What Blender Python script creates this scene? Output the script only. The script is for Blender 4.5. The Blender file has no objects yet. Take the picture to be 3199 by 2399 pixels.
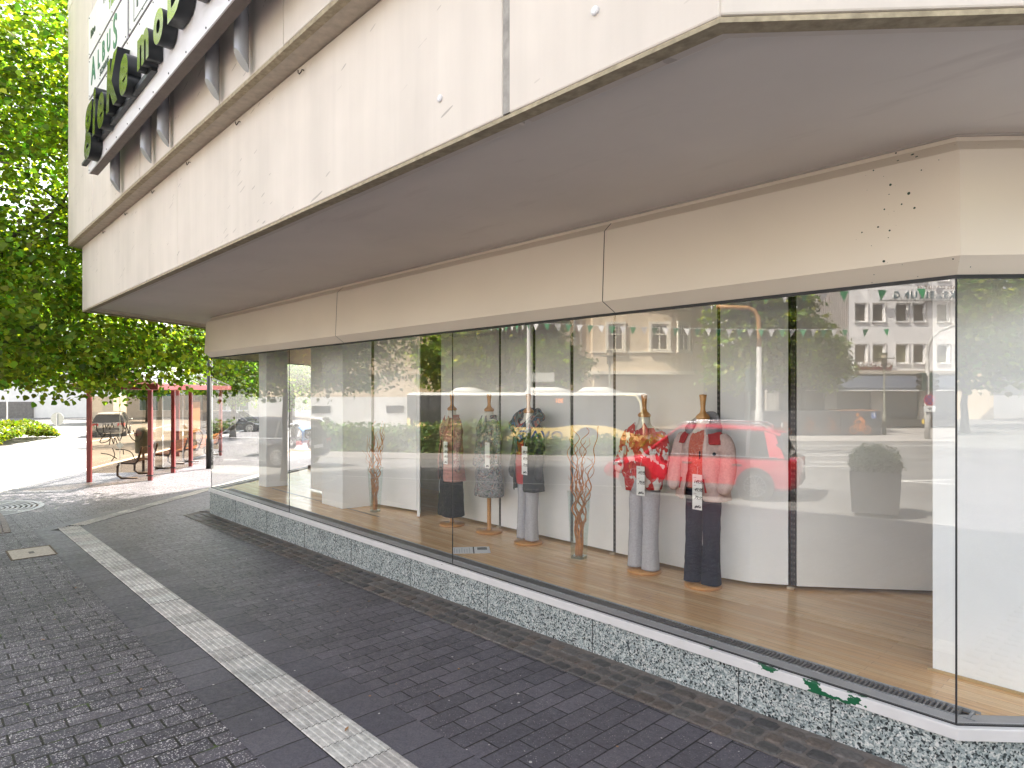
import bpy, math, random
import numpy as np
from mathutils import Vector, Matrix
R = math.radians
random.seed(11); rng = np.random.default_rng(11)
SC = bpy.context.scene
COL = SC.collection

# ---------------------------------------------------------------- camera, sky, sun, exposure
EYE = (0.0, 0.0, 2.1)
FWD = Vector((-0.7325, 0.6807, 0)).normalized()
cam = bpy.data.cameras.new('camera'); camo = bpy.data.objects.new('camera', cam); COL.objects.link(camo)
cam.sensor_width = 36.0; cam.lens = 2030.0 / 3199.0 * 36.0
cam.shift_y = (1222.0 - 1199.5) / 3199.0
cam.clip_start = 0.05; cam.clip_end = 2000
camo.location = EYE; camo.rotation_euler = FWD.to_track_quat('-Z', 'Y').to_euler()
SC.camera = camo

SUN_AZ = Vector((-0.30, 0.954, 0)).normalized(); SUN_EL = R(50)
w = bpy.data.worlds.new('World'); SC.world = w; w.use_nodes = True
nt = w.node_tree; nt.nodes.clear()
sky = nt.nodes.new('ShaderNodeTexSky'); sky.sky_type = 'NISHITA'; sky.sun_disc = False
sky.sun_elevation = SUN_EL; sky.sun_rotation = math.atan2(SUN_AZ.x, SUN_AZ.y)
sky.air_density = 1.0; sky.dust_density = 2.0; sky.ozone_density = 1.0
bg = nt.nodes.new('ShaderNodeBackground'); bg.inputs[1].default_value = 0.15
wo = nt.nodes.new('ShaderNodeOutputWorld')
hs = nt.nodes.new('ShaderNodeHueSaturation'); hs.inputs['Saturation'].default_value = .30; hs.inputs['Value'].default_value = 1.0
mxw = nt.nodes.new('ShaderNodeMix'); mxw.data_type = 'RGBA'; mxw.blend_type = 'MULTIPLY'; mxw.inputs[0].default_value = 1.0; mxw.inputs[7].default_value = (1.025, 1.0, .985, 1)   # hazy, slightly warm summer sky
nt.links.new(sky.outputs[0], hs.inputs['Color']); nt.links.new(hs.outputs[0], mxw.inputs[6]); nt.links.new(mxw.outputs[2], bg.inputs[0]); nt.links.new(bg.outputs[0], wo.inputs[0])
sun = bpy.data.lights.new('sun', 'SUN'); sun.energy = 5.0; sun.angle = R(0.53); sun.color = (1.0, 0.93, 0.82)
suno = bpy.data.objects.new('sun', sun); COL.objects.link(suno)
sd = Vector((SUN_AZ.x * math.cos(SUN_EL), SUN_AZ.y * math.cos(SUN_EL), math.sin(SUN_EL)))
suno.rotation_euler = sd.to_track_quat('Z', 'Y').to_euler(); suno.location = sd * 60
SC.view_settings.view_transform = 'Standard'; SC.view_settings.look = 'None'
SC.view_settings.gamma = 1.0; SC.view_settings.exposure = 2.28
SC.view_settings.use_curve_mapping = False
SC.render.engine = 'CYCLES'
cy = SC.cycles
cy.max_bounces = 8; cy.diffuse_bounces = 4; cy.glossy_bounces = 4; cy.transmission_bounces = 6
cy.transparent_max_bounces = 24; cy.caustics_reflective = False; cy.caustics_refractive = False
cy.use_denoising = True; cy.sample_clamp_indirect = 6.0

# ---------------------------------------------------------------- helpers
def G(x, y):
    return .0137 * (min(20, max(x, -45)) + 2.15) - .04 * min(6, max(0, -y))

def tag(o, label=None, cat=None, group=None, kind=None):
    if label: o['label'] = label
    if cat: o['category'] = cat
    if group: o['group'] = group
    if kind: o['kind'] = kind
    return o

def thing(name, loc, label, cat, rz=0.0, group=None):
    o = bpy.data.objects.new(name, None); COL.objects.link(o)
    o.location = loc; o.rotation_euler = (0, 0, rz); o.empty_display_size = .2
    return tag(o, label, cat, group)

def kids(o):
    return [c for c in bpy.data.objects if c.parent == o]

class Tree_:
    pass
CHILD = {}
def link(o, parent):
    COL.objects.link(o)
    if parent is not None:
        o.parent = parent; CHILD.setdefault(parent.name, []).append(o)
    return o

def dup(root, loc, rz=0.0, label=None, group=None, scale=None):
    r = root.copy(); COL.objects.link(r); r.location = loc; r.rotation_euler = (0, 0, rz)
    if scale: r.scale = scale
    if label: r['label'] = label
    if group: r['group'] = group
    def rec(src, dst):
        for ch in list(CHILD.get(src.name, [])):
            c = ch.copy(); link(c, dst); rec(ch, c)
    rec(root, r)
    return r

class MB:
    """collects shapes, builds one mesh object"""
    def __init__(s): s.v = []; s.f = []; s.c = []; s.m = []; s.mi = 0; s.col = None; s.sm = []; s.smooth = False
    def add(s, vs, fs):
        b = len(s.v); s.v.extend([tuple(p) for p in vs])
        for f in fs:
            s.f.append([b + i for i in f]); s.m.append(s.mi); s.c.append(s.col); s.sm.append(s.smooth)
    def box(s, c, d, rz=0.0):
        x, y, z = c; a, b, h = d[0] / 2, d[1] / 2, d[2] / 2; ca, sa = math.cos(rz), math.sin(rz); vs = []
        for k in (-h, h):
            for (i, j) in ((-a, -b), (a, -b), (a, b), (-a, b)):
                vs.append((x + i * ca - j * sa, y + i * sa + j * ca, z + k))
        s.add(vs, [(3, 2, 1, 0), (4, 5, 6, 7), (0, 1, 5, 4), (1, 2, 6, 5), (2, 3, 7, 6), (3, 0, 4, 7)])
    def bb(s, a, b):
        s.box([(a[i] + b[i]) / 2 for i in range(3)], [abs(b[i] - a[i]) for i in range(3)])
    def beam(s, p, q, wd, h):
        """box from p to q (any direction), width wd sideways, height h"""
        p = Vector(p); q = Vector(q); d = (q - p).normalized(); up = Vector((0, 0, 1))
        if abs(d.z) > .95: up = Vector((0, 1, 0))
        sd_ = d.cross(up).normalized() * wd / 2; u = sd_.cross(d).normalized() * h / 2
        vs = [p - sd_ - u, p + sd_ - u, p + sd_ + u, p - sd_ + u, q - sd_ - u, q + sd_ - u, q + sd_ + u, q - sd_ + u]
        s.add(vs, [(0, 1, 2, 3), (7, 6, 5, 4), (0, 4, 5, 1), (1, 5, 6, 2), (2, 6, 7, 3), (3, 7, 4, 0)])
    def prism(s, poly, z0, z1):
        n = len(poly)
        f0 = z0 if callable(z0) else (lambda x, y: z0); f1 = z1 if callable(z1) else (lambda x, y: z1)
        vs = [(x, y, f0(x, y)) for x, y in poly] + [(x, y, f1(x, y)) for x, y in poly]
        fs = [tuple(range(n))[::-1], tuple(range(n, 2 * n))]
        fs += [(i, (i + 1) % n, n + (i + 1) % n, n + i) for i in range(n)]
        s.add(vs, fs)
    def loft(s, rings, cap=True, closed=True):
        n = len(rings[0]); vs = [p for r in rings for p in r]; fs = []
        for k in range(len(rings) - 1):
            for i in range(n if closed else n - 1):
                j = (i + 1) % n
                fs.append((k * n + i, k * n + j, (k + 1) * n + j, (k + 1) * n + i))
        if cap:
            fs.append(tuple(range(n))[::-1]); fs.append(tuple((len(rings) - 1) * n + i for i in range(n)))
        s.add(vs, fs)
    def lathe(s, prof, c=(0, 0, 0), n=24, cap=True):
        s.loft([[(c[0] + r * math.cos(2 * math.pi * i / n), c[1] + r * math.sin(2 * math.pi * i / n), c[2] + z) for i in range(n)] for r, z in prof], cap)
    def tube(s, pts, r, n=8, cap=True):
        pts = [Vector(p) for p in pts]; rings = []; ref = None
        for i, p in enumerate(pts):
            t = (pts[min(i + 1, len(pts) - 1)] - pts[max(i - 1, 0)]).normalized()
            if ref is None: ref = t.orthogonal().normalized()
            ref = (ref - t * ref.dot(t)).normalized(); b = t.cross(ref)
            rr = r[i] if hasattr(r, '__len__') else r
            rings.append([tuple(p + (ref * math.cos(2 * math.pi * k / n) + b * math.sin(2 * math.pi * k / n)) * rr) for k in range(n)])
        s.loft(rings, cap)
    def disc(s, c, r, axis, th, n=24):
        a = Vector(axis).normalized(); s.tube([Vector(c) - a * th / 2, Vector(c) + a * th / 2], r, n)
    def poly(s, pts): s.add(pts, [tuple(range(len(pts)))])
    def build(s, name, mats, parent=None, world=False, smooth=None, autosmooth=None, recalc=False):
        me = bpy.data.meshes.new(name)
        vs = s.v
        if world and parent is not None:
            org = Vector((0, 0, 0)); q = parent
            while q is not None: org += Vector(q.location); q = q.parent
            vs = [(x - org.x, y - org.y, z - org.z) for x, y, z in vs]
        me.from_pydata(vs, [], s.f); me.update()
        if not isinstance(mats, (list, tuple)): mats = [mats]
        for m_ in mats: me.materials.append(m_)
        if len(mats) > 1: me.polygons.foreach_set('material_index', s.m)
        sm = s.sm if smooth is None else [smooth] * len(s.f)
        me.polygons.foreach_set('use_smooth', sm)
        if any(c is not None for c in s.c):
            at = me.color_attributes.new('tint', 'FLOAT_COLOR', 'CORNER'); arr = []
            for f, c in zip(s.f, s.c):
                arr.extend(list(c or (1, 1, 1)) + [1.0] if c is None or len(c) == 3 else list(c))
                for _ in range(len(f) - 1): arr.extend(arr[-4:])
            at.data.foreach_set('color', arr)
        if recalc:
            import bmesh
            bm = bmesh.new(); bm.from_mesh(me); bmesh.ops.recalc_face_normals(bm, faces=bm.faces); bm.to_mesh(me); bm.free()
        o = bpy.data.objects.new(name, me)
        if autosmooth: 
            try: me.set_sharp_from_angle(angle=R(autosmooth)); me.polygons.foreach_set('use_smooth', [True] * len(s.f))
            except Exception: pass
        return link(o, parent)

def bevel(o, wd, seg=2):
    m_ = o.modifiers.new('soft_edge', 'BEVEL'); m_.width = wd; m_.segments = seg; m_.limit_method = 'ANGLE'; m_.angle_limit = R(40)
    return o

def sweep(mb, path, prof, closed_prof=True):
    """profile of (out, z) along a plan polyline; out is to the right of the walking direction"""
    P = [Vector((x, y)) for x, y in path]; rings = []
    for i, p in enumerate(P):
        ds = []
        if i > 0: ds.append((p - P[i - 1]).normalized())
        if i < len(P) - 1: ds.append((P[i + 1] - p).normalized())
        ns = [Vector((d.y, -d.x)) for d in ds]
        if len(ns) == 1: off = ns[0]
        else:
            b = (ns[0] + ns[1]).normalized(); off = b / b.dot(ns[0])
        rings.append([(p.x + off.x * o_, p.y + off.y * o_, z) for o_, z in prof])
    mb.loft(rings, cap=closed_prof, closed=closed_prof)

def text_mesh(body, size, extrude=0.0, bold=0.0, shear=0.0, space=1.0, align='CENTER'):
    cu = bpy.data.curves.new('lettering', 'FONT'); cu.body = body; cu.size = size; cu.extrude = extrude
    cu.offset = bold; cu.shear = shear; cu.space_character = space; cu.align_x = align; cu.align_y = 'CENTER'; cu.resolution_u = 4
    o = bpy.data.objects.new('lettering', cu); COL.objects.link(o)
    bpy.context.view_layer.update()
    dg = bpy.context.evaluated_depsgraph_get()
    me = bpy.data.meshes.new_from_object(o.evaluated_get(dg))
    bpy.data.objects.remove(o); bpy.data.curves.remove(cu)
    return me

def lettering(name, body, size, mat, parent, loc, rot, extrude=.002, bold=0.0, shear=0.0, space=1.0, align='CENTER', sx=1.0):
    """flat raised letters; rot is the euler rotation, loc local to parent"""
    me = text_mesh(body, size, extrude, bold, shear, space, align)
    mats = mat if isinstance(mat, (list, tuple)) else [mat]
    for m_ in mats: me.materials.append(m_)
    if len(mats) > 1:
        for p in me.polygons: p.material_index = 0 if abs(p.normal.z) > .7 else 1
    o = bpy.data.objects.new(name, me); o.location = loc; o.rotation_euler = rot; o.scale = (sx, 1, 1)
    return link(o, parent)

# ---------------------------------------------------------------- materials
class N:
    def __init__(s, name):
        s.m = bpy.data.materials.new(name); s.m.use_nodes = True; s.t = s.m.node_tree; s.t.nodes.clear()
        s.out = s.new('OutputMaterial'); 
    def new(s, typ, **kw):
        n = s.t.nodes.new('ShaderNode' + typ)
        for k, v in kw.items(): setattr(n, k, v)
        return n
    def L(s, a, b): s.t.links.new(a, b)
    def set(s, n, i, v):
        if hasattr(v, 'is_linked') or isinstance(v, bpy.types.NodeSocket): s.L(v, n.inputs[i])
        else: n.inputs[i].default_value = v
    def pos(s, kind='Object'):
        if kind == 'World': return s.new('NewGeometry').outputs['Position']
        return s.new('TexCoord').outputs[kind]
    def map(s, vec, scale=(1, 1, 1), rot=(0, 0, 0), loc=(0, 0, 0)):
        n = s.new('Mapping'); s.L(vec, n.inputs[0]); n.inputs['Scale'].default_value = scale; n.inputs['Rotation'].default_value = rot; n.inputs['Location'].default_value = loc
        return n.outputs[0]
    def noise(s, vec, sc, detail=3, rough=.55, dist=0.0):
        n = s.new('TexNoise'); s.L(vec, n.inputs['Vector']); n.inputs['Scale'].default_value = sc; n.inputs['Detail'].default_value = detail
        n.inputs['Roughness'].default_value = rough; n.inputs['Distortion'].default_value = dist
        return n
    def voro(s, vec, sc, feat='F1', rand=1.0):
        n = s.new('TexVoronoi', feature=feat); s.L(vec, n.inputs['Vector']); n.inputs['Scale'].default_value = sc; n.inputs['Randomness'].default_value = rand
        return n
    def ramp(s, fac, stops, interp='LINEAR'):
        n = s.new('ValToRGB'); s.L(fac, n.inputs[0]); cr = n.color_ramp; cr.interpolation = interp
        while len(cr.elements) < len(stops): cr.elements.new(.5)
        for e, (p, c) in zip(cr.elements, stops):
            e.position = p; e.color = (c, c, c, 1) if not hasattr(c, '__len__') else (c[0], c[1], c[2], 1)
        return n.outputs[0]
    def mix(s, fac, a, b, typ='MIX'):
        n = s.new('Mix', data_type='RGBA', blend_type=typ)
        for i, v in ((0, fac), (6, a), (7, b)):
            if isinstance(v, bpy.types.NodeSocket): s.L(v, n.inputs[i])
            else: n.inputs[i].default_value = v if i == 0 else (v[0], v[1], v[2], 1)
        return n.outputs[2]
    def math(s, op, a, b=0.0, c=None):
        n = s.new('Math', operation=op)
        for i, v in enumerate((a, b) if c is None else (a, b, c)):
            if isinstance(v, bpy.types.NodeSocket): s.L(v, n.inputs[i])
            else: n.inputs[i].default_value = v
        return n.outputs[0]
    def sep(s, vec):
        n = s.new('SeparateXYZ'); s.L(vec, n.inputs[0]); return n.outputs
    def comb(s, x, y, z=0.0):
        n = s.new('CombineXYZ')
        for i, v in enumerate((x, y, z)):
            if isinstance(v, bpy.types.NodeSocket): s.L(v, n.inputs[i])
            else: n.inputs[i].default_value = v
        return n.outputs[0]
    def bump(s, h, strength=.3, dist=.01):
        n = s.new('Bump'); n.inputs['Strength'].default_value = strength; n.inputs['Distance'].default_value = dist; s.L(h, n.inputs['Height']); return n.outputs[0]
    def done(s, color, rough=.7, metal=0.0, bump=None, spec=None, coat=None, emit=None, estr=1.0, alpha=None):
        b = s.new('BsdfPrincipled')
        if isinstance(color, bpy.types.NodeSocket): s.L(color, b.inputs['Base Color'])
        else: b.inputs['Base Color'].default_value = (*color, 1)
        if isinstance(rough, bpy.types.NodeSocket): s.L(rough, b.inputs['Roughness'])
        else: b.inputs['Roughness'].default_value = rough
        b.inputs['Metallic'].default_value = metal
        if bump is not None: s.L(bump, b.inputs['Normal'])
        if spec is not None: b.inputs['Specular IOR Level'].default_value = spec
        if coat is not None: b.inputs['Coat Weight'].default_value = coat; b.inputs['Coat Roughness'].default_value = .05
        if emit is not None:
            b.inputs['Emission Color'].default_value = (*emit, 1); b.inputs['Emission Strength'].default_value = estr
        s.L(b.outputs[0], s.out.inputs[0]); s.b = b
        return s.m

def plain(name, c, rough=.6, metal=0.0, var=.12, sc=6.0, bumpy=0.0, coat=None, spec=None, detail=4):
    """a colour with a little noise so that no surface is dead flat"""
    n = N(name); p = n.pos(); nz = n.noise(p, sc, detail)
    f = n.ramp(nz.outputs[0], [(.3, 1 - var), (.7, 1 + var * .4)])
    col = n.mix(1.0, c, f, 'MULTIPLY')
    r_ = n.ramp(n.noise(p, sc * 3, 2).outputs[0], [(.3, max(0, rough - .06)), (.7, min(1, rough + .06))])
    bp = n.bump(n.noise(p, sc * 12, 3).outputs[0], bumpy, .005) if bumpy else None
    return n.done(col, r_, metal, bp, spec, coat)

def glass_mat(name, ior=2.2, tint=(1, 1, 1), rough=0.0, dirt=0.0):
    n = N(name)
    fr = n.new('Fresnel'); fr.inputs[0].default_value = ior
    geo = n.new('NewGeometry')
    front = n.math('SUBTRACT', 1.0, geo.outputs['Backfacing'])
    fac = n.math('MULTIPLY', fr.outputs[0], front)
    tr = n.new('BsdfTransparent'); tr.inputs[0].default_value = (*tint, 1)
    gl = n.new('BsdfGlossy'); gl.inputs['Roughness'].default_value = rough; gl.inputs[0].default_value = (1, 1, 1, 1)
    mx = n.new('MixShader'); n.L(fac, mx.inputs[0]); n.L(tr.outputs[0], mx.inputs[1]); n.L(gl.outputs[0], mx.inputs[2])
    n.L(mx.outputs[0], n.out.inputs[0])
    return n.m
# ---------------------------------------------------------------- ground, road, pavement
KERB = [(-75, 34.8), (-30, 8.12), (-18.9, 1.54), (-14, -1.25), (-9, -3.5), (-2, -5.3), (20, -8.5)]
def kerb_y(x):
    for (x0, y0), (x1, y1) in zip(KERB, KERB[1:]):
        if x0 <= x <= x1: return y0 + (y1 - y0) * (x - x0) / (x1 - x0)
    return KERB[-1][1] if x > 0 else KERB[0][1]
ROADDROP = .10
def GR(x, y): return G(x, y) - ROADDROP

def m_asphalt():
    n = N('asphalt'); p = n.pos('World')
    a = n.noise(p, 130, 2).outputs[0]; b = n.noise(p, .35, 5).outputs[0]
    c = n.ramp(a, [(.3, (.13, .127, .122)), (.7, (.215, .209, .20))]); d = n.ramp(b, [(.3, .78), (.7, 1.12)])
    cr = n.voro(n.map(p, (.22, .22, .22)), 1.0, 'DISTANCE_TO_EDGE').outputs[0]
    crk = n.ramp(cr, [(.0, .72), (.008, 1.0)])
    return n.done(n.mix(1.0, n.mix(1.0, c, d, 'MULTIPLY'), crk, 'MULTIPLY'), .85, bump=n.bump(a, .3, .004))

def m_brick(name, bw, rh, c1, c2, cm, speck, sp_sc, sp_lo, mortar=.004, rough=(.45, .75), weeds=False, off=.5, swap=True, wear=None):
    n = N(name); p = n.pos('World'); x, y, z = n.sep(p)
    wob = n.noise(p, 3.0, 2).outputs[0]
    v = n.comb(y, x) if swap else n.comb(x, y)
    br = n.new('TexBrick'); br.offset = off; n.L(v, br.inputs['Vector']); br.inputs['Scale'].default_value = 1
    br.inputs['Brick Width'].default_value = bw; br.inputs['Row Height'].default_value = rh; br.inputs['Mortar Size'].default_value = mortar
    br.inputs['Mortar Smooth'].default_value = .4; br.inputs['Bias'].default_value = 0
    br.inputs['Color1'].default_value = (*c1, 1); br.inputs['Color2'].default_value = (*c2, 1); br.inputs['Mortar'].default_value = (*cm, 1)
    big = n.ramp(n.noise(p, .9, 4).outputs[0], [(.3, .78), (.7, 1.2)])
    col = n.mix(1.0, br.outputs['Color'], big, 'MULTIPLY')
    vo = n.voro(p, sp_sc)
    dens = n.noise(p, 5.0, 3).outputs[0]
    rad = n.math('MULTIPLY', n.math('SUBTRACT', n.sep(vo.outputs['Color'])[0], sp_lo), .9)
    sp = n.math('LESS_THAN', vo.outputs['Distance'], rad)
    sp = n.math('MULTIPLY', sp, n.ramp(dens, [(.35, .25), (.6, 1.0)]))
    sp = n.math('MULTIPLY', sp, n.math('SUBTRACT', 1.0, br.outputs['Fac']))
    col = n.mix(sp, col, speck)
    gr = n.ramp(n.noise(p, 90, 3).outputs[0], [(.3, .7), (.72, 1.25)])
    col = n.mix(1.0, col, gr, 'MULTIPLY')
    if weeds:
        wd = n.math('MULTIPLY', br.outputs['Fac'], n.ramp(n.noise(p, 6.5, 2).outputs[0], [(.62, 0.0), (.68, 1.0)]))
        col = n.mix(n.math('MULTIPLY', wd, .8), col, (.06, .10, .015))
    h = n.math('SUBTRACT', n.math('MULTIPLY', n.noise(p, 70, 3).outputs[0], .35), br.outputs['Fac'])
    rg = n.ramp(n.noise(p, 25, 3).outputs[0], [(.3, rough[0]), (.7, rough[1])])
    return n.done(col, rg, bump=n.bump(h, .55, .006))

M_asph = m_asphalt()
M_field = m_brick('exposed_aggregate_pavers', .30, .15, (.060, .055, .068), (.098, .088, .104), (.012, .011, .010), (.58, .55, .54), 105, .36, .009, (.4, .7), True)
M_right = m_brick('dark_pavers', .30, .15, (.076, .071, .086), (.118, .109, .128), (.008, .008, .008), (.40, .37, .35), 95, .62, .0062, (.35, .6))
M_slab = m_brick('slate_slabs', 40.0, .29, (.080, .076, .092), (.112, .105, .122), (.012, .012, .012), (.30, .29, .28), 60, .86, .006, (.4, .6), off=0.0)
M_cobble = (lambda n: n.done(n.mix(1.0, (lambda a: a.outputs['Color'])((lambda a: (setattr(a, 'attribute_name', 'tint'), a)[1])(n.new('Attribute'))), n.ramp(n.noise(n.pos('World'), 40, 4).outputs[0], [(.3, .7), (.7, 1.25)]), 'MULTIPLY'), .55, bump=n.bump(n.noise(n.pos('World'), 60, 4).outputs[0], .4, .006)))(N('porphyry_cobbles'))
M_grout = plain('cobble_grout', (.19, .165, .15), .9, sc=30, var=.3)
def m_tactile():
    n = N('tactile_concrete'); p = n.pos('World'); a = n.new('Attribute'); a.attribute_name = 'tint'
    st = n.ramp(n.noise(p, 14, 5, .65).outputs[0], [(.3, .60), (.62, 1.10)]); g = n.ramp(n.noise(p, 180, 2).outputs[0], [(.3, .85), (.7, 1.1)])
    return n.done(n.mix(1.0, n.mix(1.0, a.outputs['Color'], st, 'MULTIPLY'), g, 'MULTIPLY'), .75, bump=n.bump(n.noise(p, 120, 3).outputs[0], .25, .003))
M_tact = m_tactile()
M_kerb = plain('kerb_granite', (.36, .34, .32), .8, sc=12, var=.2)
M_paint = plain('road_paint', (.78, .77, .74), .6, sc=9, var=.22)
M_soil = plain('median_soil', (.10, .075, .05), .95, sc=5, var=.35)

def sheet(name, polys, mat, dz=0.0, gf=G, kind='structure', parent=None, brk=(0.0, -6.0)):
    """flat sheet of convex polygons laid on the ground"""
    mb = MB()
    for pg in polys:
        mb.poly([(x, y, gf(x, y) + dz) for x, y in pg])
    o = mb.build(name, mat, parent)
    if kind: o['kind'] = kind
    return o

def grid_ground():
    xs = [-700, -300, -120, -80, -45, -30, -20, -10, 0, 10, 20, 60, 150, 400]; ys = [-700, -300, -120, -60, -30, -12, -6, 0, 6, 14, 30, 80, 200, 600]
    mb = MB(); vs = [(x, y, GR(x, y)) for y in ys for x in xs]; nx = len(xs)
    mb.add(vs, [(j * nx + i, j * nx + i + 1, (j + 1) * nx + i + 1, (j + 1) * nx + i) for j in range(len(ys) - 1) for i in range(nx - 1)])
    o = mb.build('road', M_asph); o['kind'] = 'structure'
grid_ground()

def pavement():
    xs = sorted(set([-75, -60, -45, -36, -30, -24, -21, -18.9, -17.5, -16, -15, -14, -12.6, -11, -9, -7, -5, -3.5, -2, 0, 3, 7, 12, 20]))
    mb = MB(); kb = MB()
    for x0, x1 in zip(xs, xs[1:]):
        k0, k1 = kerb_y(x0), kerb_y(x1)
        lev = [(k0, k1)] + [(max(l, k0), max(l, k1)) for l in (-6, 0)] + [(26 if x0 < -12 else 4.6, 26 if x1 <= -12.6 or x0 < -12.6 else 4.6)]
        if x0 < -12.0: lev[-1] = (max(26, k0 + 1), max(26, k1 + 1))
        for (a0, a1), (b0, b1) in zip(lev, lev[1:]):
            if b0 - a0 < 1e-4 and b1 - a1 < 1e-4: continue
            pts = [(x0, a0), (x1, a1), (x1, b1), (x0, b0)]
            q = []
            for p in pts:
                if not q or (abs(p[0] - q[-1][0]) + abs(p[1] - q[-1][1])) > 1e-5: q.append(p)
            mb.poly([(x, y, G(x, y)) for x, y in q])
        n = max(1, int((x1 - x0) / 1.0))
        for i in range(n):
            xa = x0 + (x1 - x0) * i / n; xb = x0 + (x1 - x0) * (i + 1) / n; ya, yb = kerb_y(xa), kerb_y(xb)
            d = Vector((xb - xa, yb - ya)).normalized(); nn = Vector((d.y, -d.x)) * .14
            xa += d.x * .006; ya += d.y * .006
            q = [(xa + nn.x, ya + nn.y), (xb + nn.x, yb + nn.y), (xb, yb), (xa, ya)]
            kb.prism(q, lambda x, y: GR(x, y) - .1, lambda x, y: G(x, y) + .003)
    o = mb.build('pavement', M_field); o['kind'] = 'structure'
    o = kb.build('kerb', M_kerb); o['kind'] = 'structure'; bevel(o, .012)
pavement()

# slab bands, tactile strips, right field, cobbles
OD = Vector((-.70, .714)).normalized(); ON = Vector((.714, .70)).normalized(); OA = Vector((-12.9, 1.472))
def op(t, o): q = OA + OD * t + ON * o; return (q.x, q.y)
def on_line_y(y, o):      # where the oblique line at offset o meets height y
    t = (y - (OA + ON * o).y) / OD.y; return op(t, o)
sheet('slab_band', [[on_line_y(1.475, 0), (4, 1.475), (4, 1.787), on_line_y(1.787, 0)],
                    [on_line_y(2.092, .55), (4, 2.092), (4, 2.40), on_line_y(2.40, .55)],
                    [on_line_y(1.787, 0), on_line_y(1.787, .285), op(9, .285), op(9, 0)],
                    [on_line_y(2.40, .55), on_line_y(2.40, .84), op(9, .84), op(9, .55)]], M_slab, .004)
def tactile(name, p0, d, nrm, width, length, plate=.287):
    mb = MB(); k = 0; t = 0.0
    while t < length:
        jit = random.gauss(0, .055); warm = random.gauss(0, .012); base = .50 + jit
        mb.col = (base, base * (.945 + warm), base * (.875 + warm)); L_ = min(plate, length - t) - .005
        prof = []; nr = 7; pit = width / nr
        for i in range(nr):
            a = i * pit; prof += [(a + .003 if i == 0 else a, .0), (a + pit * .28, .0), (a + pit * .38, .006), (a + pit * .80, .006), (a + pit * .90, .0)]
        prof.append((width - .003, 0.0))
        dj = random.gauss(0, .0008)
        for (o0, h0), (o1, h1) in zip(prof, prof[1:]):
            q = []
            for tt, oo, hh in ((t, o0, h0), (t + L_, o0, h0), (t + L_, o1, h1), (t, o1, h1)):
                q.append((p0[0] + d[0] * tt + nrm[0] * oo, p0[1] + d[1] * tt + nrm[1] * oo, hh))
            mb.poly([(x, y, G(x, y) + .009 + dj + h) for x, y, h in q])
        t += plate; k += 1
    o = mb.build(name, M_tact, recalc=False); o['kind'] = 'structure'
    # joint bed
    return o
xl = on_line_y(1.94, .285)[0]
tactile('tactile_paving', (3.6, 2.0915), (-1, 0), (0, -1), .304, 3.6 - xl - .1)
tactile('tactile_paving', op(.42, .29), OD, ON, .255, 8.0)
sheet('joint_bed', [[(4, 1.787), (4, 2.092), on_line_y(2.092, .285), on_line_y(1.787, .285)], [op(.0, .285), op(.0, .55), op(9, .55), op(9, .285)]], plain('dark_joint', (.03, .028, .026), .9), .0055)
sheet('paver_field', [[on_line_y(2.40, .84), (4, 2.40), (4, 3.62), on_line_y(3.62, .84)], [on_line_y(3.62, .84), (-12.55, 3.62), (-12.95, 4.2), (-16.5, 9.3), op(8.2, .84)]], M_right, .004)
def cobbles():
    mb = MB()
    mb.smooth = False
    def stone(cx, cy, a, b, ang):
        base = random.choice([(.112, .094, .084), (.098, .091, .086), (.088, .083, .080), (.122, .098, .084), (.078, .073, .074), (.108, .098, .094)]); j = random.uniform(.75, 1.25)
        mb.col = tuple(c * j for c in base); ca, sa = math.cos(ang), math.sin(ang)
        outl = [(-1, -.62), (-.7, -1), (.65, -1), (1, -.66), (1, .6), (.68, 1), (-.62, 1), (-1, .68)]
        outl = [(u * (1 + random.uniform(-.1, .05)), v * (1 + random.uniform(-.1, .05))) for u, v in outl]
        def ring(s_, h): return [(cx + (u * a * s_) * ca - (v * b * s_) * sa, cy + (u * a * s_) * sa + (v * b * s_) * ca, h) for u, v in outl]
        g0 = G(cx, cy); h = random.uniform(-.003, .004)
        mb.loft([ring(1.0, g0 - .01), ring(1.0, g0 + .006 + h), ring(.88, g0 + .014 + h), ring(.55, g0 + .018 + h)], cap=True)
    for r_ in range(3):
        x = -12.6 + random.random() * .1; y = 3.68 + r_ * .128
        while x < 4:
            a = random.uniform(.055, .088); stone(x + a, y + random.uniform(-.006, .006), a - .008, .054, random.gauss(0, .05)); x += 2 * a
    d = Vector((-.57, .82)).normalized(); nn = Vector((-d.y, d.x)) * -1
    nn = Vector((-.82, -.57))
    for r_ in range(2):
        t = 0.0
        while t < 6:
            a = random.uniform(.055, .085); q = Vector((-12.55, 4.1)) + d * (t + a) + nn * (.10 + r_ * .128); stone(q.x, q.y, a - .008, .054, math.atan2(d.y, d.x)); t += 2 * a
    o = mb.build('cobble_strip', M_cobble); o['kind'] = 'structure'
    sheet('cobble_bed', [[(-12.6, 3.62), (4, 3.62), (4, 4.2), (-12.6, 4.2)], [(-12.6, 3.62), (-12.5, 4.2), (-16, 9.2), (-16.4, 9.0)]], M_grout, .007)
cobbles()
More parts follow.
